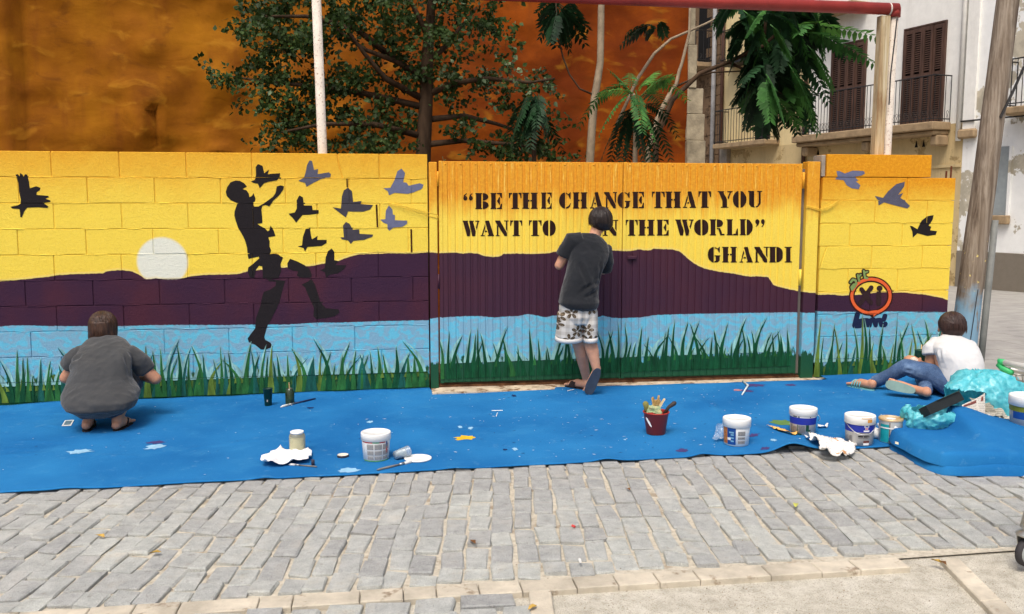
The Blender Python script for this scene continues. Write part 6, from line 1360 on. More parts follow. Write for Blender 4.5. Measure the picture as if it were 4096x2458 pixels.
def tubeloft(mb, pts, rads, n=20):                        # flat-ended sleeve or trouser leg, rads = radius or (a, b)
    pts = [Vector(p) for p in pts]; m = len(pts); up = None; R_l = []
    for i, p in enumerate(pts):
        t = (pts[min(i+1,m-1)]-pts[max(i-1,0)]).normalized()
        if up is None: up = RV.copy() if abs(t.dot(RV)) < .85 else Vector((0,1,0))
        b = t.cross(up).normalized(); a = b.cross(t).normalized(); up = a; r = rads[i]; ra, rb = r if isinstance(r, tuple) else (r, r)
        R_l.append(ring(p, a, b, ra, rb, n))
    loftmesh(mb, R_l)
def skin_up(name, mb, vox, m, parent, smooth=5, disp=None, group=None):
    me = mb.mesh(name); bm = bmesh.new(); bm.from_mesh(me); bmesh.ops.recalc_face_normals(bm, faces=bm.faces); bm.to_mesh(me); bm.free()
    t = bpy.data.objects.new('tmp', me); col.objects.link(t); r = t.modifiers.new('r','REMESH'); r.mode = 'VOXEL'; r.voxel_size = vox
    if smooth: s = t.modifiers.new('s','SMOOTH'); s.factor = .5; s.iterations = smooth
    dg = bpy.context.evaluated_depsgraph_get(); dg.update(); out = bpy.data.meshes.new_from_object(t.evaluated_get(dg)); out.name = name; bpy.data.objects.remove(t)
    if disp:
        nr = [v.normal.copy() for v in out.vertices]
        for v, n in zip(out.vertices, nr): v.co = v.co + disp(v.co, n)
        out.update()
    out.materials.clear(); o = mesh_obj(name, out, m, parent, True); return o
def fold(amp, sc, seed=0, st=(1,1,1)):
    def f(p, n):
        q = Vector((p.x*st[0], p.y*st[1], p.z*st[2]))*sc + Vector((seed*5.3, 0, seed)); k = 1-abs(noise.noise(q))*2; k2 = 1-abs(noise.noise(q*2.2+Vector((0,7,0))))*2
        return n*amp*(k*.7+k2*.3)
    return f
def folds(*fs): return lambda p, n: sum((f(p, n) for f in fs), Vector())
def crease(a, b, depth, w):                               # one drawn-out fold between two points
    a, b = Vector(a), Vector(b); ab = b-a
    def f(p, n):
        t = max(0, min(1, (p-a).dot(ab)/ab.length_squared)); d = (p-(a+ab*t)).length
        return n*(-depth*math.exp(-(d/w)**2) + depth*.7*math.exp(-((d-w*1.7)/w)**2))*math.sin(math.pi*(.1+.8*t))
    return f
def m_skin(name, c):
    t = NT(name); n = t.noise(30, 4); col_ = t.ramp(n, [(.3, tuple(v*.86 for v in lin(c))), (.7, lin(c))]); t.bsdf.inputs['Subsurface Weight'].default_value = .12; t.bsdf.inputs['Subsurface Radius'].default_value = (.02,.008,.005)
    t.bump(t.noise(260, 3), .12, .003); return t.out(col_, .55, .35)
M_SKIN = m_skin('skin_warm', (196,142,112)); M_SKIN2 = m_skin('skin_light', (204,152,124))
def m_cloth(name, c, var=.08, bump=.25):
    t = NT(name); n = t.noise(9, 4); w = t.noise(500, 2, .6); cc = t.ramp(n, [(.3, tuple(v*(1-var*2) for v in lin(c))), (.7, tuple(min(1,v*(1+var)) for v in lin(c)))])
    t.bsdf.inputs['Sheen Weight'].default_value = .25; t.bump(t.math('ADD', w, t.math('MULTIPLY', t.noise(22, 5, .65), 1.2)), bump, .006); return t.out(cc, .92, .12)
def m_hair(name, c1, c2):
    t = NT(name); g = t.noise(55, 4, .7, t.scale(t.pos, (1, 1, .12)), .3); cc = t.ramp(g, [(.3, lin(c1)), (.7, lin(c2))]); t.bump(g, .8, .008); return t.out(cc, .42, .4)
def hand(mb, wrist, d, palm_n, size=1., curl=.5, side=1):
    """palm plus five separate, unequal, bent fingers; d = pointing direction, palm_n = direction the palm faces"""
    d = Vector(d).normalized(); pn = (Vector(palm_n) - d*Vector(palm_n).dot(d)).normalized(); s = d.cross(pn)*side; w = Vector(wrist)
    for k in range(4): cap(mb, w + s*(-.024+.016*k)*size*.8 + d*.01*size, w + s*(-.027+.018*k)*size + d*.078*size, .014*size, .0125*size, 10)
    for k, L_ in enumerate((.066,.076,.071,.055)):
        p = w + s*(-.027+.018*k)*size + d*.078*size; dr = d.copy(); seg = L_*size/3*1.15
        for j in range(3):
            dr = (dr + pn*curl*(.35+.25*j)).normalized(); q = p + dr*seg; cap(mb, p, q, (.0095-.0008*j)*size, (.0088-.0008*j)*size, 8); p = q
    p = w + s*-.026*size + d*.022*size; dr = (d*.5 - s*.8 + pn*.3).normalized()
    for j in range(3): q = p + dr*(.034-.004*j)*size; cap(mb, p, q, (.0125-.0012*j)*size, (.0115-.0012*j)*size, 8); p = q; dr = (dr + d*.45 + pn*curl*.4).normalized()
def head(mb, c, f, up, s=1.):
    """skull, jaw, nose, ears; f = where the face looks"""
    f = Vector(f).normalized(); up = (Vector(up) - f*Vector(up).dot(f)).normalized(); x = f.cross(up); M = Matrix((x, f, up)).transposed(); c = Vector(c)
    ellip(mb, c + up*.022*s, (.074*s,.092*s,.088*s), M); ellip(mb, c + f*.022*s - up*.055*s, (.054*s,.066*s,.062*s), M)
    cap(mb, c + f*.088*s + up*.012*s, c + f*.106*s - up*.022*s, .009*s, .013*s, 8); ellip(mb, c + f*.084*s - up*.058*s, (.022*s,.012*s,.008*s), M); ellip(mb, c + f*.078*s + up*.024*s, (.05*s,.014*s,.008*s), M)
    for sg in (-1, 1): ellip(mb, c + x*sg*.076*s - up*.01*s - f*.005*s, (.010*s,.020*s,.032*s), M)
    for sg in (-1, 1): ellip(mb, c + x*sg*.03*s + f*.083*s + up*.006*s, (.012*s,.008*s,.007*s), M)
    return M
M_FLIP = mat('dark_sandal', (44,34,34), .7)
def foot(mb, heel, d, L_=.22, w=.042, side=1):
    heel = Vector(heel); d = Vector((d[0], d[1], 0)).normalized(); s = Vector((-d.y, d.x, 0))
    cap(mb, heel + Vector((0,0,.034)), heel + d*L_*.5 + Vector((0,0,.036)), .032, .034, 12); cap(mb, heel + d*L_*.45 + Vector((0,0,.032)), heel + d*L_*.78 + Vector((0,0,.024)), .036, .026, 12)
    for k in range(5):
        o = s*side*(-.030+.0145*k); L1 = (.80, .80, .78, .74, .70)[k]; L2 = (1.0, .98, .94, .88, .82)[k]; cap(mb, heel + d*L_*L1 + o + Vector((0,0,.020)), heel + d*L_*L2 + o*1.02 + Vector((0,0,.012)), .011 if k else .014, .009 if k else .012, 8)
def sole(name, heel, d, L_, w, th, m, parent, z0=0., tilt=None):
    heel = Vector(heel); d = Vector(d).normalized(); up = Vector((0,0,1)) if tilt is None else Vector(tilt); s = d.cross(up).normalized(); up = s.cross(d).normalized(); vs = []; n = 26
    for k in range(n):
        a = 2*math.pi*k/n; u = .5-.5*math.cos(a); ww = w*(.80+.25*u-.12*math.sin(math.pi*u)); p = heel - d*.02 + d*(L_+.03)*u + s*ww*math.sin(a)*(abs(math.sin(a))**-.35 if abs(math.sin(a)) > .05 else 1); vs.append(p)
    vv = [v + up*z0 for v in vs] + [v + up*(z0+th) for v in vs]; fs = [tuple(reversed(range(n))), tuple(range(n, 2*n))] + [(k, (k+1)%n, (k+1)%n+n, k+n) for k in range(n)]
    return MB().add(vv, fs).build(name, m, parent, fix=True)
V = Vector
def strands(hx, rad, drop, m, parent, seed, n=150, back=Vector((0,-1,0)), crown=.6):
    """loose locks over the hair cap: each runs from the crown down, ends at an uneven hem"""
    r = random.Random(seed); mb = MB(); c0 = hx + Vector((0, -.2*rad[1], rad[2]*crown))
    for k in range(n):
        a = r.uniform(0, 2*math.pi); ph0 = r.uniform(.05,.35); ph1 = r.uniform(1.45, 1.75); pts = []; jit = r.uniform(-.16,.16); lift = 1.01 + r.uniform(0,.035)
        front = math.sin(a) > .25
        for j in range(6):
            t = j/5; ph = ph0 + (ph1-ph0)*min(1, t*1.5); aa = a + jit*t
            p = hx + Vector((rad[0]*math.sin(ph)*math.cos(aa), rad[1]*math.sin(ph)*math.sin(aa), rad[2]*math.cos(ph)))*lift
            if t > .66: p.z -= (drop*(.5 if front else 1)*r.uniform(.8,1.1))*(t-.66)/.34; p.y -= .012*(t-.66)/.34
            pts.append(p)
        w = r.uniform(.0022,.0042); mb.tube(pts, [w*.6,w,w,w,w*.8,w*.2], 5, False)
    o = mb.build('hair_strands', m, parent, True); o['kind'] = 'stuff'
# ----------------------------------------------------------------- crouching painter
zc7 = zz(200,1230,2.8)
def Q(x, y, Y): return W(*zc7(x, y), Y=Y)
p1 = empty('person', (*Q(560,1400,-.95)[:2], gz(-2)), 'person crouching with back to us, grey-brown hair and oversized dark grey T-shirt', 'person')
gl_ = gz(-2.0) + .02
hl1, hl2 = Q(410,1372,-.97), Q(745,1385,-.99); hl1.z = hl2.z = gl_
mb = MB()
hips = Q(560,1060,-.93); sh1, sh2 = Q(352,535,-.66), Q(888,535,-.66); neck = Q(610,345,-.60); hd_ = Q(600,225,-.52)
kn1, kn2 = Q(300,930,-.42), Q(905,850,-.42); an1, an2 = hl1+V((.01,.035,.075)), hl2+V((0,.035,.075))
loft(mb, [(hips+V((0,-.01,-.04)),.10,.07), (hips+V((0,0,.02)),.15,.12), (hips+V((0,.06,.12)),.14,.11), (hips.lerp((sh1+sh2)/2,.55),.13,.095), ((sh1+sh2)/2+V((0,0,-.03)),.15,.085), ((sh1+sh2)/2+V((0,.02,.05)),.10,.07)])
limb(mb, [hips+V((-.08,-.02,-.02)), kn1], [.085,.056]); limb(mb, [hips+V((.08,-.02,-.02)), kn2], [.085,.056])
limb(mb, [kn1, kn1.lerp(an1,.35)+V((0,-.02,0)), an1, hl1+V((0,.02,.045))], [.058,.058,.036,.036]); limb(mb, [kn2, kn2.lerp(an2,.35)+V((0,-.02,0)), an2, hl2+V((0,.02,.045))], [.058,.058,.036,.036])
foot(mb, hl1, (-.15,1,0), .23, side=-1); foot(mb, hl2, (.12,1,0), .23)
limb(mb, [neck+V((0,-.02,-.06)), hd_+V((0,-.01,-.03))], [.055,.052]); head(mb, hd_, (0,.93,-.35), (0,.35,.93), .92)
el1, el2 = Q(178,790,-.62), Q(1180,800,-.62); wr1, wr2 = Q(330,700,-.36), Q(985,770,-.42)
limb(mb, [sh1, el1, wr1], [.050,.043,.028]); limb(mb, [sh2, el2, wr2], [.050,.043,.028])
hand(mb, wr1, (.5,.8,.1), (.8,-.3,-.3), 1, .55); hand(mb, wr2, (-.75,.55,.15), (-.3,-.6,-.5), 1, .55, -1)
skin_up('body', mb, .0055, M_SKIN, p1, 4)
M_GT = m_cloth('charcoal_tshirt', (66,67,68))
mb = MB()
S1 = [(1205,560,170,-.98,.07),(1165,560,265,-.97,.13),(1115,562,345,-.96,.18),(1040,566,396,-.93,.21),(960,572,400,-.88,.22),(880,568,362,-.84,.21),(800,562,325,-.81,.19),(720,566,308,-.79,.175),(640,585,298,-.76,.165),(560,606,296,-.72,.155),(490,618,288,-.68,.145),(430,620,258,-.65,.13),(380,615,208,-.62,.11),(340,612,148,-.60,.085),(320,610,112,-.59,.065)]
loft(mb, [(Q(cx, y, Y), hw/2.8*1.74e-3, b*.9) for y, cx, hw, Y, b in S1], 40, sq=.05)
for sh, mid, el, a in ((sh1, Q(268,590,-.65), Q(235,665,-.63), 1), (sh2, Q(1000,610,-.65), Q(1070,700,-.62), -1)):
    tubeloft(mb, [sh+V((.06*a,0,.0)), sh, mid, el], [.066,.068,.064,(.062,.070)])
skin_up('tshirt', mb, .006, M_GT, p1, 5, folds(fold(.009,6.5,1), fold(.004,15,3), crease(Q(830,480,-.8), Q(900,760,-.85), .030, .022), crease(Q(330,580,-.8), Q(280,700,-.75), .03, .022), crease(Q(200,1000,-1.05), Q(420,880,-1.05), .008, .02), crease(Q(950,1010,-1.05), Q(760,900,-1.05), .008, .02), crease(Q(250,1080,-1.1), Q(500,1150,-1.15), .007, .02), crease(Q(820,1090,-1.12), Q(640,1160,-1.15), .007, .02), crease(Q(300,640,-.9), Q(560,600,-.92), .006, .018), crease(Q(880,620,-.9), Q(680,660,-.95), .006, .018), crease(Q(430,1010,-1.1), Q(720,1000,-1.12), .006, .025)))
mb = MB(); hb = hips+V((0,.0,-.03))                        # shorts seen at the hem and right thigh
limb(mb, [hb+V((-.08,-.01,.02)), hb.lerp(kn1,.75)+V((0,0,.02))], [.105,.085]); limb(mb, [hb+V((.08,-.01,.02)), hb.lerp(kn2,.9)+V((.015,0,.02))], [.105,.092]); ellip(mb, hb+V((0,-.035,-.015)), (.15,.10,.06))
skin_up('shorts', mb, .007, m_cloth('dark_shorts', (40,46,62)), p1, 4, fold(.006,9,5))
mb = MB(); hx = hd_+V((0,-.012,.02)); ellip(mb, hx, (.094,.102,.100)); loft(mb, [(hx+V((0,-.01,.03)),.088,.095), (hx+V((.0,-.02,-.03)),.094,.09), (hx+V((.004,-.03,-.08)),.098,.074), (hx+V((.008,-.035,-.112)),.098,.055)], 24)
skin_up('hair', mb, .006, m_hair('brown_hair', (36,22,16), (80,54,38)), p1, 4, fold(.005,14,2,(1.5,1,.35)))
strands(hx, (.094,.102,.100), .085, bpy.data.materials['brown_hair'], p1, 1, 190)
for h, d in ((hl1, (-.15,1,0)), (hl2, (.12,1,0))):
    sole('sandal', h+V((0,-.01,-.022)), d, .235, .046, .02, M_FLIP, p1); dd = Vector(d).normalized(); ss_ = Vector((-dd.y, dd.x, 0))
    for s in (-1, 1): MB().tube([h+dd*.17+V((0,0,.045)), h+dd*.13+ss_*s*.03+V((0,0,.05)), h+dd*.09+ss_*s*.044+V((0,0,.012))], .006, 6).build('sandal_strap', M_FLIP, p1, True)
p_ = wr2 + V((-.06,.05,.02)); MB().tube([p_+V((.05,-.03,-.03)), p_, p_+V((-.05,.06,.03))], [.007,.006,.004], 7)
e = empty('paint_brush', p_, 'thin brush in the right hand of the crouching painter', 'brush'); MB().tube([p_+V((.02,-.02,-.02)), p_+V((-.04,.05,.03))], .005, 7).build('handle', M_BRW, e, True); MB().tube([p_+V((-.041,.051,.0305)), p_+V((-.065,.08,.043))], [.007,.003], 7).build('bristles', M_BRI, e, True)
# ----------------------------------------------------------------- standing painter
zs6 = zz(2200,780,1.706)
def Q2(x, y, Y): return W(*zs6(x, y), Y=Y)
p2 = empty('person', (*Q2(225,1310,-.22)[:2], gz(1.5)), 'person standing at the gate, leaning, in dark T-shirt and floral knee-length shorts', 'person')
g2 = gz(1.55)+.02; mb = MB()
hips = Q2(190,770,-.42); sh1, sh2 = Q2(150,320,-.36), Q2(372,392,-.34); neck = Q2(300,290,-.34); hd_ = Q2(342,178,-.29)
kn1, kn2 = Q2(195,1010,-.36), Q2(272,1000,-.42); an1 = Q2(250,1262,-.24); an2 = Q2(318,1195,-.47)
mid = (sh1+sh2)/2
loft(mb, [(hips+V((.01,0,-.10)),.12,.09), (hips,.13,.09), (hips.lerp(mid,.35),.125,.095), (hips.lerp(mid,.7),.14,.095), (mid+V((0,0,-.03)),.15,.085), (mid+V((.01,0,.05)),.09,.06)])
limb(mb, [hips+V((-.07,0,-.06)), kn1, kn1.lerp(an1,.3)+V((0,-.015,0)), an1], [.085,.054,.052,.032]); limb(mb, [hips+V((.07,0,-.06)), kn2, kn2.lerp(an2,.35)+V((0,-.012,0)), an2], [.085,.054,.052,.032])
h1 = V((an1.x, an1.y-.02, g2)); limb(mb, [an1, h1+V((0,.0,.045))], [.033,.034]); foot(mb, h1, (-.55,.75,0), .22, side=-1)
toe = Q2(262,1352,-.44); toe.z = g2+.01                    # right foot rests on its toes, sole towards us
hup = Q2(325,1205,-.49); fd2 = (toe-hup).normalized(); limb(mb, [an2, hup+V((0,.03,.02))], [.033,.034]); limb(mb, [hup+V((0,.035,.0)), hup.lerp(toe,.5)+V((0,.04,0)), hup.lerp(toe,.85)+V((0,.03,.0))], [.034,.036,.03])
for k in range(5): cap(mb, hup.lerp(toe,.82)+V((-.03+.015*k,.03,0)), hup.lerp(toe,.97)+V((-.034+.016*k,.035,.006)), .012, .010, 8)
limb(mb, [neck+V((-.02,0,-.05)), hd_+V((-.02,-.015,-.04))], [.05,.048]); head(mb, hd_, (-.25,.95,-.1), (.12,.1,1), .95)
el1 = Q2(62,482,-.32); wr1 = el1+V((.10,.20,.06)); el2 = Q2(362,515,-.22); wr2 = el2+V((-.10,.16,.10))
limb(mb, [sh1, el1, wr1], [.046,.037,.026]); limb(mb, [sh2, el2, wr2], [.046,.037,.026]); hand(mb, wr1, (.4,.75,.5), (.6,-.3,.1), .95, .5); hand(mb, wr2, (-.5,.7,.45), (-.6,-.3,0), .95, .5, -1)
skin_up('body', mb, .0055, M_SKIN2, p2, 4)
M_DT = m_cloth('dark_tshirt', (34,36,40)); mb = MB(); px2m = 1.93e-3/1.706
S2 = [(786,225,70,-.46,.08),(768,207,116,-.455,.12),(735,195,138,-.44,.14),(690,197,133,-.43,.125),(620,208,126,-.42,.12),(560,222,122,-.41,.12),(500,240,126,-.40,.118),(450,258,134,-.39,.112),(410,264,140,-.38,.105),(370,266,138,-.37,.095),(330,262,128,-.36,.085),(300,258,106,-.35,.07),(280,262,76,-.345,.055),(266,268,50,-.34,.045)]
for_x = RV + Vector((0,0,-.17)); 
loft(mb, [(Q2(cx, y, Y), hw*px2m*1.0, b) for y, cx, hw, Y, b in S2[:8]] + [(Q2(cx, y, Y), hw*px2m, b) for y, cx, hw, Y, b in S2[8:]], 36, sq=.04)
loft(mb, [(Q2(235,440,-.38),.13,.10), (Q2(270,370,-.37),.155,.095), (Q2(262,318,-.36),.14,.082), (Q2(272,290,-.35),.09,.065)], 30, X=for_x.normalized())
tubeloft(mb, [sh1+V((.07,0,.0)), sh1, Q2(118,375,-.35), Q2(98,420,-.34)], [.07,.074,.066,(.062,.068)])
tubeloft(mb, [sh2+V((-.07,0,.0)), sh2, Q2(380,455,-.29), Q2(368,510,-.25)], [.07,.070,.062,(.058,.062)])
skin_up('tshirt', mb, .0055, M_DT, p2, 4, folds(fold(.006,7,3,(1,1,.6)), fold(.003,16,9), crease(Q2(185,420,-.5), Q2(280,700,-.53), .012, .018), crease(Q2(360,430,-.5), Q2(300,560,-.53), .010, .016), crease(Q2(330,560,-.52), Q2(200,680,-.55), .008, .016), crease(Q2(330,650,-.52), Q2(240,700,-.55), .008, .014), crease(Q2(130,420,-.48), Q2(110,600,-.54), .008, .016), crease(Q2(320,600,-.5), Q2(230,640,-.54), .007, .013), crease(Q2(345,470,-.5), Q2(330,600,-.5), .010, .014)))
def m_floral():
    t = NT('floral_cotton'); px, py, pz = t.sep(t.pos)
    sv = t.n('ShaderNodeCombineXYZ'); t.L(px, sv.inputs[0]); t.L(pz, sv.inputs[1])
    pl = t.math('ADD', t.ss(t.math('FRACT', t.math('MULTIPLY', px, 17)), .45, .55), t.ss(t.math('FRACT', t.math('MULTIPLY', pz, 17)), .45, .55))
    c = t.mix(t.math('MULTIPLY', pl, .4), (*lin((218,212,202)), 1), (*lin((176,168,156)), 1))
    vo = t.n('ShaderNodeTexVoronoi', voronoi_dimensions='2D'); t.L(sv.outputs[0], vo.inputs['Vector']); vo.inputs['Scale'].default_value = 8.5; vo.inputs['Randomness'].default_value = .75
    df = t.n('ShaderNodeVectorMath', operation='SUBTRACT'); t.L(sv.outputs[0], df.inputs[0])
    t.L(vo.outputs['Position'], df.inputs[1]); dx, dz, _ = t.sep(df.outputs[0]); ang = t.math('ARCTAN2', dz, dx); rr_ = t.math('SQRT', t.math('ADD', t.math('MULTIPLY', dx, dx), t.math('MULTIPLY', dz, dz)))
    rc = t.sep(vo.outputs['Color'])[0]; pet = t.math('ABSOLUTE', t.math('SINE', t.math('ADD', t.math('MULTIPLY', ang, 2.5), t.math('MULTIPLY', rc, 6))))
    lim = t.math('MULTIPLY_ADD', t.math('POWER', pet, .8), .048, .004)
    flower = t.ss(t.math('SUBTRACT', lim, rr_), .0, .003); core = t.ss(rr_, .010, .007)
    vein = t.ss(t.noise(140, 2, .5), .56, .62)
    fc = t.mix(vein, (*lin((84,68,50)), 1), (*lin((160,148,128)), 1)); c = t.mix(flower, c, fc); c = t.mix(core, c, (*lin((206,200,188)), 1))
    t.bump(t.noise(20, 5), .3, .008); return t.out(c, .9, .12)
M_FLO = m_floral(); M_HEM = m_cloth('white_hem', (216,212,206), .03); mb = MB()
loft(mb, [(Q2(190,715,-.44),.135,.105), (Q2(190,760,-.43),.15,.12), (Q2(192,830,-.42),.152,.13), (Q2(192,870,-.41),.135,.12)], 32)
tubeloft(mb, [Q2(130,800,-.42), Q2(135,880,-.41), Q2(131,962,-.39)], [(.095,.105),(.104,.108),(.110,.105)], 26); tubeloft(mb, [Q2(262,800,-.43), Q2(272,880,-.44), Q2(276,970,-.44)], [(.072,.10),(.062,.10),(.056,.095)], 26)
skin_up('shorts', mb, .0055, M_FLO, p2, 3, folds(fold(.003,8,6,(1,1,.5)), crease(Q2(222,800,-.55), Q2(235,1000,-.52), .014, .016)))
for a, b, ra, rb in ((Q2(131,963,-.39), Q2(131,992,-.385), (.113,.107), (.115,.108)), (Q2(276,971,-.44), Q2(277,1002,-.44), (.058,.097), (.059,.098))):
    mb = MB(); tubeloft(mb, [a, a.lerp(b,.5), b], [ra, rb, rb], 28); mb.build('hem', M_HEM, p2, True)
mb = MB(); hx = hd_+V((.0,-.014,.014)); ellip(mb, hx, (.092,.105,.098)); loft(mb, [(hx+V((.0,-.01,.02)),.09,.095), (hx+V((.004,-.018,-.03)),.092,.088), (hx+V((.010,-.028,-.065)),.078,.06), (hx+V((.016,-.03,-.088)),.050,.04)], 24)
skin_up('hair', mb, .0055, m_hair('black_hair', (20,14,13), (46,34,30)), p2, 4, fold(.004,16,2,(1.5,1,.4)))
strands(hx, (.092,.105,.098), .045, bpy.data.materials['black_hair'], p2, 2, 170)
M_SAND2 = mat('slate_rubber', (58,68,82), .75, .25, .08, 20, .3, 120)
sole('sandal', hup+V((.0,-.004,.01)), fd2, (toe-hup).length+.01, .050, .022, M_SAND2, p2, -.0, (0,-1,.45))
sole('sandal', h1+V((0,0,-.02)), (-.55,.75,0), .225, .045, .018, M_FLIP, p2)
dd = V((-.55,.75,0)).normalized(); ss_ = V((-dd.y,dd.x,0)); 
vs = []
for k in range(9):
    a = math.pi*k/8
    for u in (.10,.165): vs.append(h1+dd*u+ss_*(.046*math.cos(a))+V((0,0,.004+.062*math.sin(a)*(1-.25*(u>.12)))))
MB().add(vs, [(2*k,2*k+1,2*k+3,2*k+2) for k in range(8)]).build('sandal_strap', M_FLIP, p2, True)
# ----------------------------------------------------------------- seated painter
zs8 = zz(3600,1230,3.533)
def Q3(x, y, Y): return W(*zs8(x, y), Y=Y)
def Q5(x, y, Y): return W(*z5b(x, y), Y=Y)
p3 = empty('person', (*G(3800,1590)[:2], gz(4.3)), 'person sitting on the carpet in white T-shirt and blue jeans, facing the painted wall', 'person')
g3 = gz(4.2)+.02; mb = MB()
hips = Q3(800,1140,-1.05); hips.z = g3+.115; sh1, sh2 = Q3(480,540,-.84), Q3(1010,560,-.96); neck = Q3(745,420,-.86); hd_ = Q3(715,265,-.80)
kn1 = Q5(1048,762,-.84); an1 = Q5(695,928,-.64); kn2 = V((4.34,-.68,0)); an2 = G(3706,1582,.05); mid = (sh1+sh2)/2
kn2.z = g3+.06; an2.z = g3+.05
loft(mb, [(hips+V((0,0,-.06)),.12,.11), (hips,.15,.13), (hips.lerp(mid,.4),.15,.12), (hips.lerp(mid,.75),.16,.105), (mid,.15,.085), (mid+V((-.01,.01,.07)),.09,.06)])
limb(mb, [hips+V((-.08,.0,-.02)), kn1, kn1.lerp(an1,.35)+V((0,-.0,-.01)), an1], [.05,.042,.040,.034]); limb(mb, [hips+V((-.02,.10,-.02)), kn2, an2], [.05,.042,.036])
h1 = G(3488,1560,.02); h1.z = g3; limb(mb, [an1, h1+V((0,0,.045))], [.034,.034]); d1 = (G(3392,1546)-G(3490,1566)); d1.z = 0; d1.normalize(); foot(mb, h1, d1, .22, side=-1)
h2 = G(3648,1590,.02); h2.z = g3+.012; d2 = V((-.70,.60,.16)).normalized(); bk = V((.03,.035,.0))
limb(mb, [an2, h2+bk+V((.01,0,.04))], [.032,.034]); cap(mb, h2+bk+V((0,0,.04)), h2+bk+d2*.10+V((0,0,.045)), .034, .036); cap(mb, h2+bk+d2*.08+V((0,0,.045)), h2+bk+d2*.15+V((0,0,.045)), .037, .032)
for k in range(5): cap(mb, h2+bk+d2*.15+V((0,0,.018+.014*k)), h2+bk+d2*(.20-.006*k)+V((0,0,.018+.014*k)), .011, .009, 8)
limb(mb, [neck+V((0,0,-.05)), hd_+V((0,0,-.03))], [.05,.05]); head(mb, hd_, (-.45,.85,-.25), (-.1,.2,1), .98)
el1 = Q3(405,905,-.86); wr1 = Q3(300,800,-.76); el2 = Q3(900,900,-.72); wr2 = el2+V((-.22,.12,.06))
limb(mb, [sh1, el1, wr1], [.046,.040,.028]); limb(mb, [sh2+V((-.045,0,-.02)), el2, wr2], [.040,.038,.028]); hand(mb, wr1, (-.5,.6,.35), (.3,.3,-.6), .95, .6); hand(mb, wr2, (-.8,.5,.1), (0,.4,-.8), .95, .6, -1)
skin_up('body', mb, .0055, M_SKIN, p3, 4)
M_WT = m_cloth('white_tshirt', (208,208,207), .03, .35); mb = MB(); k3 = 1.95e-3/3.533
S3 = [(1195,770,165,-.97,.10),(1165,775,178,-.97,.125),(1100,790,200,-.965,.14),(1020,815,228,-.955,.155),(940,845,270,-.945,.16),(860,858,278,-.935,.16),(780,850,286,-.92,.158),(700,835,298,-.90,.155),(630,812,306,-.875,.15),(560,785,300,-.845,.14),(500,760,268,-.81,.125),(450,745,205,-.785,.10),(415,742,140,-.765,.075),(398,742,105,-.755,.06)]
loft(mb, [(Q3(cx, y, Y-.12), hw*k3*.98, b) for y, cx, hw, Y, b in S3], 36, sq=.04)
tubeloft(mb, [sh1+V((.09,-.02,-.01)), sh1+V((.02,0,-.01)), Q3(462,610,-.86), Q3(462,672,-.87)], [.078,.078,.074,(.072,.074)]); tubeloft(mb, [sh2+V((-.09,0,0)), sh2+V((-.025,.01,-.01)), sh2.lerp(el2,.4)], [.07,.066,.064])
skin_up('tshirt', mb, .0055, M_WT, p3, 4, folds(fold(.008,8,2), crease(Q3(590,620,-1.10), Q3(820,600,-1.14), .007, .014), crease(Q3(580,680,-1.10), Q3(800,720,-1.16), .007, .014), crease(Q3(590,780,-1.12), Q3(780,800,-1.18), .006, .014), crease(Q3(640,930,-1.16), Q3(760,1130,-1.20), .010, .016), crease(Q3(560,600,-1.02), Q3(570,720,-1.04), .014, .014), crease(Q3(1100,880,-1.12), Q3(1040,960,-1.16), .008, .014)))
def m_denim():
    t = NT('denim'); n = t.noise(7, 5, .6); w = t.noise(420, 2, .7); c = t.ramp(n, [(.3, lin((42,62,92))), (.55, lin((66,92,128))), (.75, lin((116,142,172)))]); c = t.mix(t.math('MULTIPLY', t.ss(w, .5, .62), .35), c, (*lin((140,160,190)), 1)); t.bump(t.math('ADD', w, t.noise(30, 4)), .4, .006); return t.out(c, .88, .15)
M_JEAN = m_denim(); mb = MB()
ellip(mb, hips+V((0,-.005,-.01)), (.165,.15,.105)); limb(mb, [hips+V((-.09,-.01,-.015)), hips.lerp(kn1,.5)+V((0,0,.0)), kn1], [.09,.078,.062]); limb(mb, [kn1, kn1.lerp(an1,.35)+V((0,-.0,-.008))], [.062,.056]); tubeloft(mb, [kn1.lerp(an1,.2)+V((0,-.0,-.005)), kn1.lerp(an1,.5)+V((0,-.0,-.008)), kn1.lerp(an1,.88)+V((0,0,-.004))], [.056,.052,.047])
limb(mb, [hips+V((-.02,.09,-.02)), kn2], [.09,.062]); limb(mb, [kn2, kn2.lerp(an2,.85)], [.06,.046])
skin_up('jeans', mb, .0055, M_JEAN, p3, 4, folds(fold(.004,9,4), crease(kn1+V((.05,-.06,-.05)), kn1+V((-.06,-.05,-.05)), .009, .014), crease(kn1+V((.04,-.07,-.02)), kn1+V((-.05,-.06,-.02)), .008, .012), crease(hips+V((-.17,-.12,.05)), hips+V((-.05,-.16,-.04)), .010, .016)))
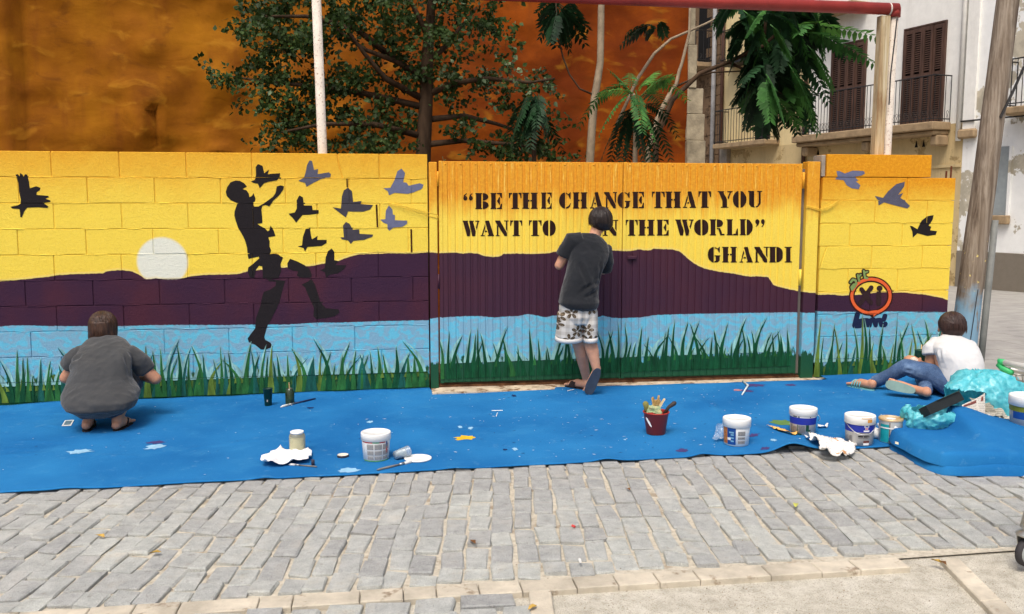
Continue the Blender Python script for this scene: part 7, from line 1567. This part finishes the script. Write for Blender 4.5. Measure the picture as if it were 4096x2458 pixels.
mb = MB(); hx = hd_+V((.004,-.014,.016)); ellip(mb, hx, (.096,.108,.100)); loft(mb, [(hx+V((.0,-.01,.02)),.094,.098), (hx+V((.0,-.018,-.035)),.094,.088), (hx+V((.0,-.025,-.075)),.078,.062), (hx+V((-.006,-.02,-.10)),.066,.045)], 24)
skin_up('hair', mb, .0055, m_hair('chestnut_hair', (36,22,18), (68,45,38)), p3, 4, fold(.004,16,5,(1.5,1,.4)))
strands(hx, (.096,.108,.100), .05, bpy.data.materials['chestnut_hair'], p3, 3, 170)
M_TSAND = mat('turquoise_sandal', (110,176,178), .6, .3, .08)
sole('sandal', h1+V((.0,0,-.018)), d1, .225, .046, .018, M_TSAND, p3)
s1 = V((-d1.y, d1.x, 0))
for u in (.09,.115,.14,.165): MB().tube([h1+d1*u+s1*(.044*math.cos(math.pi*k/8))+V((0,0,.003+.060*math.sin(math.pi*k/8)*(1.15-u*2))) for k in range(9)], .005, 6).build('sandal_strap', M_TSAND, p3, True)
sole('sandal', h2+V((.0,-.006,.04)), d2, .19, .045, .018, mat('sage_sole',(126,152,142),.75), p3, 0, (-.6,-.78,.2))
pt = Q3(285,690,-.68); e = empty('green_pot', pt, 'dark green paint pot in the hands of the seated painter', 'pot'); MB().lathe([(.001,-.05),(.034,-.05),(.036,-.046),(.044,.048),(.045,.052),(.042,.05),(.001,.04)], pt, 22).build('shell', mat('pot_green',(12,62,50),.4,.35,.1), e, True)
pr = Q3(245,765,-.72); e = empty('paint_roller', pr, 'pale roller sleeve held above the knee of the seated painter', 'roller'); MB().tube([pr+V((-.055,.0,.02)), pr+V((-.04,0,.014)), pr+V((.04,0,-.03)), pr+V((.05,0,-.034))], [.016,.026,.026,.018], 14).build('sleeve', mat('pale_nap',(216,206,192),.95,.1,.05,40,.5,200), e, True)
MB().tube([Q3(308,530,-.5), Q3(292,640,-.54)], .004, 6).build('stick', M_BRW, empty('stirring_stick', Q3(300,600,-.52), 'thin stick standing in the dark green pot', 'stick'))
